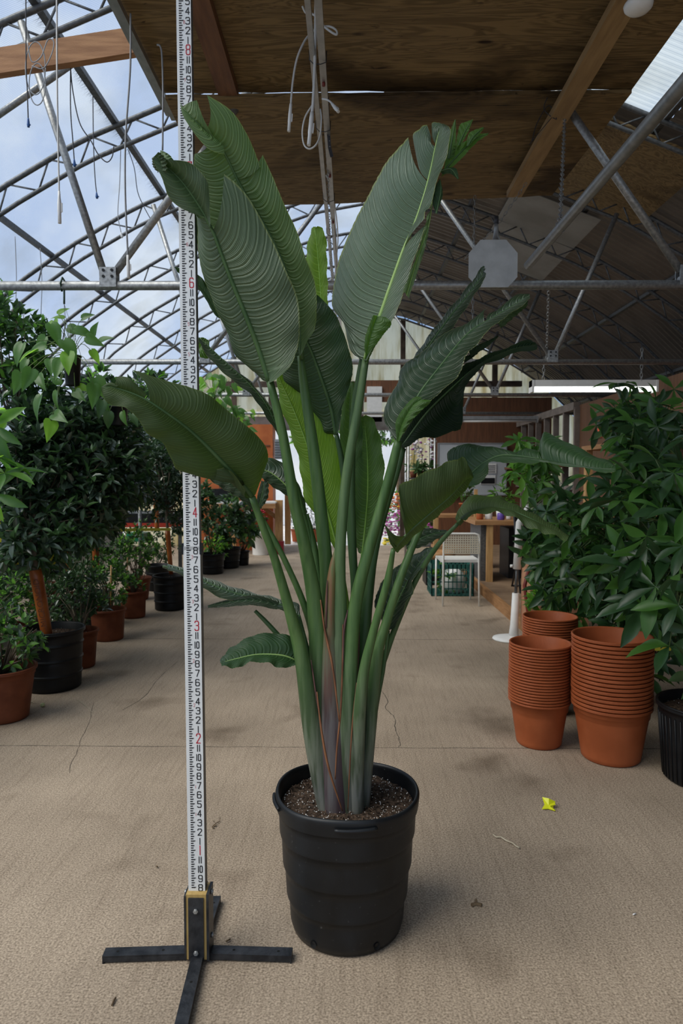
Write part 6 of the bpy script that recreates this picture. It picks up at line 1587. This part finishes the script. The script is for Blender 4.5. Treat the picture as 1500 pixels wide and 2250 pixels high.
# white metal chair with perforated back
def chair():
    x0, x1 = P(974,1200,6.95).x, P(1052,1200,6.95).x; yf, yb = 7.32, 6.95; zs = .46; zt = P(1010,1172,6.95).z
    t = thing('metal_chair', ((x0+x1)/2, 7.12, 0), 'white metal chair with a perforated back, seen from behind', 'chair')
    M_w = pm('white_painted_steel', (.78,.78,.74), (.82,.82,.78), 9, .35)
    r_ = .0105
    mb = MB(); mb.tube([(x0-.005,yb-.02,0),(x0,yb,zs),(x0,yb-.03,zt-.05),(x0+.015,yb-.035,zt-.012),(x0+.05,yb-.035,zt),(x1-.05,yb-.035,zt),(x1-.015,yb-.035,zt-.012),(x1,yb-.03,zt-.05),(x1,yb,zs),(x1+.005,yb-.02,0)], r_, 10)
    obj('back_frame', mb, M_w, t)
    for x in (x0-.03, x1-.02): mb = MB(); mb.tube([(x,yf,0),(x,yf-.02,zs-.01)], r_*.9, 8); obj('leg', mb, M_w, t)
    # perforated back: lattice of strips
    mb = MB(); za, zb = zt-.20, zt-.012
    n = 15
    for i in range(n+1):
        x = x0+(x1-x0)*i/n; mb.box(x-.006, x+.006, yb-.034, yb-.031, za, zb)
    for i in range(9):
        z = za+(zb-za)*i/8; mb.box(x0, x1, yb-.0345, yb-.0305, z-.006, z+.006)
    obj('backrest', mb, pm('cream_perforated_steel', (.58,.54,.42), (.64,.60,.48), 9, .45), t)
    mb = MB(); vs = []
    n1 = 12
    for i in range(n1):
        for j in range(n1):
            u = i/(n1-1); v = j/(n1-1); x = x0-.03+(x1-x0+.04)*u; y = yb+.01+(yf-yb+.02)*v
            vs.append((x, y, zs+.008+.012*(2*abs(u-.5))**2-.006))
    mb.add(vs, [(i*n1+j, i*n1+j+1, (i+1)*n1+j+1, (i+1)*n1+j) for i in range(n1-1) for j in range(n1-1)], 0, True)
    vs2 = [(p[0], p[1], p[2]-.016) for p in vs]; mb.add(vs2, [(i*n1+j, (i+1)*n1+j, (i+1)*n1+j+1, i*n1+j+1) for i in range(n1-1) for j in range(n1-1)], 0, True)
    mb.box(x0-.03, x1+.01, yb+.008, yb+.012, zs-.012, zs+.014); mb.box(x0-.03, x1+.01, yf+.028, yf+.032, zs-.012, zs+.012)
    obj('seat', mb, M_w, t)
chair()
# green lattice crate under the chair
t = thing('plastic_crate', (1.12, 7.75, 0), 'green lattice crate with plants inside, under the white chair', 'crate')
M_gc = pm('teal_green_plastic', (.015,.085,.075), (.03,.13,.11), 9, .4)
xa, xb, ya, yb_, hz = .90, 1.36, 7.52, 7.95, .36
mb = MB()
for (p, q) in (((xa,ya),(xb,ya)),((xb,ya),(xb,yb_)),((xb,yb_),(xa,yb_)),((xa,yb_),(xa,ya))):
    a = Vector((p[0],p[1],0)); b = Vector((q[0],q[1],0))
    for z in (.012,.085,.16,.235,hz-.03): mb.bar(a+Vector((0,0,z)), b+Vector((0,0,z)), .008, .012 if z < hz-.04 else .05)
    for i in range(11):
        c = a+(b-a)*i/10; mb.bar(c, c+Vector((0,0,hz)), .010, .008)
mb.box(xa,xb,ya,yb_,.004,.012)
obj('lattice', mb, M_gc, t)
t2 = thing('bagged_plants', (1.12,7.75,.014), 'pale bag and green leaves inside the green crate', 'bag'); mb = MB(); mb.lathe([(0,.0),(.09,.0),(.12,.08),(.10,.22),(.05,.27),(0,.28)], (1.16,7.72,.014), 12, sx=1.2); obj('bag', mb, M_white, t2)
bush(t2, [((1.05,7.72,.16), (.12,.15,.13))], 120, .10, .04, [F_br, F_poth], 210, tm=T_mid)
mb = MB(); p = Vector((1.12,8.5,.30)); mb.lathe([(0,0),(.17,0),(.20,.10),(.185,.10),(.16,.02),(0,.02)], p, 20)
t = tag(obj('wicker_tray', mb, M_wood), 'shallow brown basket tray behind the chair seat', 'basket')
mb = MB(); mb.box(.92,1.34,8.3,8.7,0,.299); tag(obj('storage_box', mb, M_black), 'dark box carrying the basket tray behind the chair', 'box')
# black folding chair on the deck
def fchair(x, y):
    t = thing('folding_chair', (x,y,.1), 'black folding chair standing on the timber deck', 'chair')
    for sx_ in (-.2,.2):
        mb = MB(); mb.tube([(x+sx_,y-.22,.1),(x+sx_,y+.12,.95)], .011, 8); obj('frame_rail', mb, M_blackmetal, t)
        mb = MB(); mb.tube([(x+sx_*.9,y+.25,.1),(x+sx_*.9,y-.10,.56)], .010, 8); obj('leg', mb, M_blackmetal, t)
    mb = MB(); mb.tube([(x-.2,y-.22,.11),(x+.2,y-.22,.11)], .010, 8); mb.tube([(x-.18,y+.25,.11),(x+.18,y+.25,.11)], .010, 8); obj('floor_bar', mb, M_blackmetal, t)
    mb = MB(); mb.box(x-.19,x+.19,y-.18,y+.18,.54,.575); obj('seat', mb, M_black, t)
    mb = MB(); mb.box(x-.19,x+.19,y+.08,y+.11,.74,.92); obj('backrest', mb, M_black, t)
fchair(1.98, 7.35)
mb = MB(); mb.box(1.9,2.6,8.2,8.7,.1,.7); tag(obj('waste_bin', mb, M_black), 'black bin in the shadow below the desk', 'bin')
# white pedestal fan
def fan():
    c = G(1117,1410); c.y = 5.55; c.x = P(1118,1410,5.5).x; px_ = P(1131,1300,5.5).x
    t = thing('pedestal_fan', (px_, 5.5, 0), 'white pedestal fan with an oval foot, half hidden by money tree leaves', 'fan')
    mb = MB(); mb.lathe([(0,.0),(.135,.0),(.142,.006),(.138,.016),(.10,.026),(.05,.034),(0,.036)], (px_-.035,5.5,0), 36, sx=1.0); obj('base', mb, M_white, t)
    mb = MB(); top = P(1136,1252,5.5); mb.tube([(px_-.008,5.5,.02),(px_-.002,5.5,.12),(px_+.006,5.5,.38)], [.040,.033,.028], 18); obj('lower_sleeve', mb, M_white, t)
    mb = MB(); mb.tube([(px_+.006,5.5,.38),(px_+.016,5.5,.62)], .0125, 12); obj('shaft', mb, M_steel_dk, t)
    mb = MB(); mb.tube([(px_+.014,5.5,.575),(px_+.03,5.5,.95),(px_+.10,5.5,1.08),(px_+.17,5.5,1.14)], [.033,.030,.022,.022], 16); k_ = obj('upper_sleeve', mb, M_white, t)
    mb = MB(); mb.tube([(px_-.018,5.5,.60),(px_-.04,5.5,.60)], .012, 10); obj('knob', mb, M_white, t)
    h_ = Vector((px_+.20, 5.42, 1.18)); mb = MB()
    for k in range(22):
        an = 2*PI*k/22; mb.tube([h_+Vector((0,-.07,0)), h_+Vector((.10*math.cos(an),-.06,.10*math.sin(an))), h_+Vector((.16*math.cos(an),0,.16*math.sin(an))), h_+Vector((.10*math.cos(an),.06,.10*math.sin(an)))], .0022, 4)
    for rr_ in (.05,.10,.16): mb.tube([h_+Vector((rr_*math.cos(q), -.06 if rr_ < .12 else 0, rr_*math.sin(q))) for q in np.linspace(0,2*PI,25)], .003, 4)
    obj('grille', mb, M_white, t)
    mb = MB()
    for k in range(4):
        a0 = k*PI/2; vs = [h_+Vector((rr_*math.cos(a0+da),dy_,rr_*math.sin(a0+da))) for rr_, da, dy_ in ((.02,-.2,.02),(.13,-.35,.02),(.13,.35,-.03),(.02,.2,-.01))]; mb.add(vs+[v+Vector((0,.003,0)) for v in vs], [(0,1,2,3),(7,6,5,4),(0,4,5,1),(1,5,6,2),(2,6,7,3),(3,7,4,0)])
    obj('blades', mb, M_white, t)
    mb = MB(); mb.tube([h_+Vector((0,.0,0)), h_+Vector((0,.14,0))], [.05,.04], 16); obj('motor', mb, M_white, t)
fan()

# bottles on the stud shelf; board with orange patch
for k, (y, c_) in enumerate(((9.35,M_white),(9.62,M_white),(10.0,M_white),(10.4,M_white),(10.9,M_pink),(11.4,M_white))):
    mb = MB(); h_ = .22+.04*(k % 3); mb.lathe([(0,0),(.055,0),(.06,.02),(.06,h_*.7),(.03,h_*.85),(.025,h_),(0,h_)], (2.9,y,1.5), 14)
    tag(obj('jug', mb, c_), ['white jug nearest on the stud-wall shelf','second white jug on the stud-wall shelf','third white jug on the stud-wall shelf','fourth white jug on the stud-wall shelf','pink jug on the stud-wall shelf','farthest white jug on the stud-wall shelf'][k], 'jug', 'jugs on the stud-wall shelf')
mb = MB(); mb.box(2.75,3.05,9.2,12.3,1.46,1.498); tag(obj('wall_shelf', mb, M_brownboard), 'long narrow shelf along the stud wall carrying jugs', 'shelf')
mb = MB(); mb.box(3.03,3.048,8.35,8.52,1.80,1.92); tag(obj('paper_note', mb, M_red), 'small orange note pinned to the right-hand boarding', 'note')
t = thing('timber_shelf', (2.85,6.6,.1), 'timber shelving against the boarded wall behind the money trees', 'shelf')
for z in (.9,1.62): mb = MB(); mb.box(2.65,3.04,5.4,7.9,z,z+.05); obj('shelf_board', mb, M_wood_y, t)
for y in (5.45,7.8): mb = MB(); mb.box(2.66,2.73,y-.04,y+.04,.1,1.62); obj('upright', mb, M_wood_z, t)

# dark red trolley frame behind the stacks
t = thing('hand_trolley', (P(1172,1330,5.0).x, 5.0, 0), 'dark red tubular trolley frame behind the terracotta stacks', 'trolley')
M_dr = pm('dark_red_paint', (.13,.015,.012), (.20,.03,.02), 9, .4)
a0 = P(1168,1385,4.95); a0.z = .0
for x in (P(1158,1300,5.0).x, P(1240,1300,5.0).x):
    mb = MB(); mb.tube([(x+.03,4.95,0),(x+.01,4.97,.25),(x-.02,5.0,.52),(x+.02,5.02,.66)], .014, 8); obj('frame_tube', mb, M_dr, t)
mb = MB(); mb.tube([(P(1158,1300,5.0).x+.02,5.02,.66),(P(1240,1300,5.0).x+.02,5.02,.66)], .014, 8); mb.tube([(P(1158,1300,5.0).x,4.99,.40),(P(1240,1300,5.0).x,4.99,.40)], .012, 8); obj('cross_bar', mb, M_dr, t)
mb = MB(); x = P(1168,1240,5.3).x; mb.box(x-.03, x+.42, 5.22, 5.5, .105, .62); mb.box(x-.04, x+.43, 5.2, 5.52, .62, .66)
tag(obj('timber_crate', mb, pm('reddish_pine', (.42,.20,.11), (.54,.28,.16), 4, .6)), 'reddish pine crate standing on the deck behind the red trolley', 'crate')
# variegated pothos in a small pot at the trolley foot
c = Vector((P(1185,1385,4.75).x, 4.75, 0)); t = thing('potted_pothos', c, 'small variegated pothos behind the short terracotta stack', 'plant')
nursery_pot(t, c, .10, .075, .15, M_black, soil=False)
bush(t, [B(1180,1335,4.75,30,.1,32), B(1205,1365,4.75,30,.1,22)], 150, .065, .042, [F_lime, F_poth, F_br], 220, tm=T_heart)
tape([(1203,1340,4.60),(1200,1360,4.60),(1196,1378,4.60)], .040, 'yellow caution tape tail with black letters behind the short terracotta stack', None, vert=True)
o_ = [o for o in bpy.data.objects if o.name.startswith('caution_tape')][-1]
text_on('CUIDADO', .030, M_ink, P(1199,1360,4.595), (PI/2, math.radians(-84), 0), o_)
tape([(1415,1422,3.5),(1450,1426,3.5),(1520,1424,3.5)], .020, 'yellow caution tape behind the tall terracotta stack', None)

# ============================================================ TERRACOTTA STACKS
ORD = 'topmost second third fourth fifth sixth seventh eighth ninth tenth eleventh twelfth thirteenth fourteenth fifteenth sixteenth seventeenth eighteenth nineteenth twentieth twenty-first twenty-second twenty-third twenty-fourth'.split()
def stack(x, y, rt, rb, h_, n, pitch, desc, grp, tilt=0.0):
    mb = MB(); mb.lathe(pot_profile(rt, rb, h_, .011, pitch*.70, 0, .045), (0,0,0), 56)
    bx = Vector((0,0,0))
    proto = obj('terracotta_pot', mb, M_terra); tag(proto, 'a', 'pot', grp)
    for k in range(n):
        o = proto if k == 0 else proto.copy()
        if k: COL.objects.link(o)
        o.location = (x+random.uniform(-.0012,.0012)+tilt*k*pitch, y+random.uniform(-.0012,.0012), k*pitch)
        o.rotation_euler.z = random.uniform(0, 6)
        if k == 0: lb = 'bottom terracotta plastic pot of the %s, its body fully showing' % desc
        elif k == n-1: lb = 'topmost terracotta plastic pot of the %s, open mouth showing' % desc
        else: lb = 'terracotta pot rim, %s from the top of the %s' % (ORD[n-1-k], desc)
        o['label'] = lb
sA = Vector(((1186-770)/1500*3.36, 3.37)); sB = Vector((1340-770, 0))
stack(P(1186,1600,3.33).x-.005, 3.335, .150, .108, .225, 21, .0140, 'short front stack', 'pots of the short front stack', .004)
stack(P(1338,1600,3.17).x+.006, 3.165, .181, .132, .262, 18, .0188, 'tall wide stack', 'pots of the tall wide stack', -.01)
stack(P(1206,1500,3.80).x, 3.80, .150, .105, .22, 24, .0140, 'stack behind, mostly hidden', 'pots of the hidden back stack')

# ============================================================ MONEY TREES AT RIGHT
def moneytree(c, pot, trunkpts, hubs, lens, seed, label, mats, potmat=None, ribs=False, k=6, wr=.30):
    t = thing('potted_money_tree', (c[0], c[1], c[2] if len(c) > 2 else 0), label, 'tree', 'money trees at right')
    cc = Vector((c[0], c[1], c[2] if len(c) > 2 else 0))
    if pot:
        nursery_pot(t, cc, *pot, potmat or M_black, lip=.010, liph=.022)
    tp = [cc+Vector((0,0,(pot[2]-.06) if pot else 0))]+[Vector(p) for p in trunkpts]
    mb = MB()
    for s_ in range(3):
        pts = []
        q = crom([tuple(p) for p in tp], 26)
        for i, p in enumerate(q):
            an = i*.75+s_*2.09; pts.append(Vector(p)+Vector((math.cos(an), math.sin(an), 0))*.020)
        mb.tube(pts, [.017-.006*i/25 for i in range(26)], 7)
    obj('braided_trunk', mb, M_bark, t)
    top = tp[-1]; mb = MB(); rr = random.Random(seed)
    for h_ in hubs:
        h_ = Vector(h_); st = top+Vector((0,0,rr.uniform(-.25,.05))); mid = (st+h_)/2+Vector((0,0,rr.uniform(.02,.12)))
        mb.tube([Vector(q) for q in crom([tuple(st), tuple(mid), tuple(h_)], 7)], [.005,.0045,.004,.0035,.003,.0025,.002], 5)
    obj('leaf_stalks', mb, pm('green_brown_petiole', (.08,.13,.04), (.14,.18,.07), 8, .5), t)
    fo = palmate(t, [np.array(h_) for h_ in hubs], lens, k, mats, seed, .42, wr)
    return t
rr = random.Random(33)
def hubs_in(cx, cy, Y, rx, ry, rz, n, seed):
    rr = random.Random(seed); out = []
    while len(out) < n:
        a, b, c = rr.uniform(-1,1), rr.uniform(-1,1), rr.uniform(-1,1)
        if a*a+b*b+c*c > 1: continue
        Yq = Y+b*ry*(1 if b > 0 else 1); out.append(tuple(P(cx+a*rx, cy+c*rz, Yq)))
    return out
# nearest tree: black ribbed pot at the right margin
hn = [tuple(P(x, y, Y)) for x, y, Y in ((1420,1178,2.75),(1452,1120,2.85),(1385,1250,2.9),(1480,1040,2.9),(1500,1200,2.7),(1440,1290,2.8),(1490,1330,2.7),(1500,1120,2.8),(1470,1420,2.75),(1515,1480,2.6),(1395,1140,3.0),(1440,1010,3.0),(1520,960,3.0),(1500,1260,2.6),(1410,1330,2.95),(1350,1200,3.1),(1365,1100,3.1),(1530,1390,2.7))]
hn += hubs_in(1470,1190,3.1,110,.25,190,44,301)
moneytree((1.54,2.93), (.20,.165,.34), [(1.55,2.93,.45),(1.52,2.95,.7),(1.48,2.98,.95)], hn, [.15+.02*(i % 3) for i in range(len(hn))], 302, 'nearest money tree with braided trunk in a black ribbed pot at the right margin', [F_pach, F_pach, F_pach2, F_pach])
h2 = hubs_in(1350,1190,3.9,140,.35,170,90,303)+hubs_in(1430,990,3.9,85,.35,110,44,304)+hubs_in(1420,1380,3.7,90,.2,120,40,305)
moneytree((1.62,4.0), (.17,.13,.30), [(1.62,4.0,.4),(1.60,4.0,.7),(1.58,4.0,1.0)], h2, [.145]*len(h2), 306, 'dense money tree behind the tall terracotta stack', [F_pach, F_pach, F_pach2])
h3 = hubs_in(1225,1180,4.6,75,.3,110,52,307)+hubs_in(1260,1290,4.5,90,.3,75,44,308)
moneytree((1.48,4.75), (.15,.12,.28), [(1.48,4.75,.35),(1.46,4.75,.6),(1.44,4.75,.9)], h3, [.145]*len(h3), 309, 'money tree rising behind the short terracotta stack', [F_pach2, F_pach, F_pach])
h4 = hubs_in(1180,1045,5.4,50,.2,80,26,310)+[tuple(P(x, y, 5.4)) for x, y in ((1138,968),(1155,972),(1200,975),(1128,1035))]
moneytree((1.66,5.6,.1), (.14,.11,.26), [(1.62,5.55,.5),(1.55,5.5,.9),(1.48,5.45,1.2)], h4, [.15]*len(h4), 311, 'bright fresh money tree by the fan head, farther back', [F_pach2, F_br, F_pach2])
h5 = hubs_in(1400,930,5.0,95,.4,60,44,312)+[tuple(P(x, y, 4.6)) for x, y in ((1355,842),(1400,850),(1480,855),(1440,880))]
moneytree((2.30,5.1,.1), (.16,.12,.28), [(2.28,5.1,.5),(2.2,5.05,.9),(2.15,5.0,1.4)], h5, [.16]*len(h5), 313, 'tall money tree reaching up to the lit fluorescent fixture', [F_pach, F_pach2, F_pach])
# leaf resting on the tall stack comes from the tree; small white flower
# ribs of the black pot: vertical flutes
t_ = [o for o in bpy.data.objects if o.name.startswith('potted_money_tree')][0]
mb = MB()
for k in range(44):
    an = 2*PI*k/44; r0, r1 = .166, .189
    mb.tube([(1.54+r0*math.cos(an), 2.93+r0*math.sin(an), .012), (1.54+r1*math.cos(an), 2.93+r1*math.sin(an), .29)], .0035, 5)
obj('pot_flutes', mb, M_black, t_)

# ============================================================ SMALL THINGS ON THE FLOOR
c = G(1205,1776)
t = MB(); pts = []
for i in range(8):
    an = 2*PI*i/8+.5; r_ = (.036 if i % 2 == 0 else .016); pts.append(c+Vector((math.cos(an)*r_, math.sin(an)*r_, .006+.028*max(0,math.sin(an)))))
t.add(pts+[c+Vector((0,0,.012))], [(i,(i+1)%8,8) for i in range(8)])
t.add([p-Vector((0,0,.002)) for p in pts]+[c+Vector((0,0,.009))], [((i+1)%8,i,8) for i in range(8)])
t.bar(c+Vector((.004,0,.012)), c+Vector((.026,.004,.016)), .012, .003)
tag(obj('fallen_flower', t, pm('acid_yellow_petals', (.72,.74,.01), (.80,.80,.03), 9, .4)), 'small bright yellow star-shaped flower lying on the concrete', 'flower')
def twig(px, r, label, mat, name='twig', leafs=0):
    pts = [PG(*p)+Vector((0,0,.003+random.uniform(0,.003))) for p in px]; mb = MB(); mb.tube(pts, r, 5)
    for k in range(leafs):
        p = pts[k % len(pts)]; d = Vector((random.uniform(-1,1), random.uniform(-1,1), .2)).normalized()*.02; s_ = Vector((-d.y,d.x,0))*.25
        mb.add([p, p+d*.5+s_, p+d, p+d*.5-s_], [(0,1,2,3)])
    tag(obj(name, mb, mat), label, 'debris', 'debris on the floor')
M_tw = pm('dry_twig', (.10,.065,.035), (.2,.14,.08), 30, .8); M_twl = pm('pale_dry_stem', (.42,.36,.26), (.52,.46,.34), 30, .8)
twig([(1083,1836),(1090,1842),(1100,1842),(1112,1850),(1126,1856),(1134,1862),(1141,1866)], .0032, 'thin curved pale twig lying on the floor below the yellow flower', M_twl)
twig([(466,1818),(474,1812),(484,1806)], .0014, 'tiny forked sprig on the floor right of the pole', M_tw, leafs=4)
twig([(1036,1992),(1046,1988),(1058,1992)], .006, 'dark crumb of bark on the floor right of the pot', M_tw, leafs=2)
twig([(246,2212),(250,2202),(254,2196)], .0026, 'dark bark fragment at lower left of the floor', M_tw)
twig([(1268,1548),(1290,1540)], .002, 'dark scrap between the terracotta stacks', M_tw)
twig([(168,1538),(180,1546),(192,1556),(204,1568)], .0010, 'long pale hair-thin stem beside the big black pot', M_twl)
twig([(72,1545),(62,1547)], .0022, 'pale leaf scrap at the foot of the big black pot', M_twl, leafs=3)
twig([(1390,2012),(1396,2010)], .0022, 'white fleck at lower right of the floor', M_white)
twig([(506,2066),(496,2072)], .0022, 'dark crumb beside the stand leg', M_tw)
twig([(346,1908),(343,1906)], .0026, 'small dark crumb left of the pole', M_tw)
c = P(88,1508,4.18); mb = MB(); mb.lathe([(0,-.013),(.011,-.007),(.013,0),(.010,.008),(0,.012)], G(90,1556)+Vector((0,.02,.013)), 12)
tag(obj('fallen_bud', mb, pm('pale_green_bud', (.50,.52,.25), None, 5, .5)), 'pale round bud lying before the big black pot', 'bud')
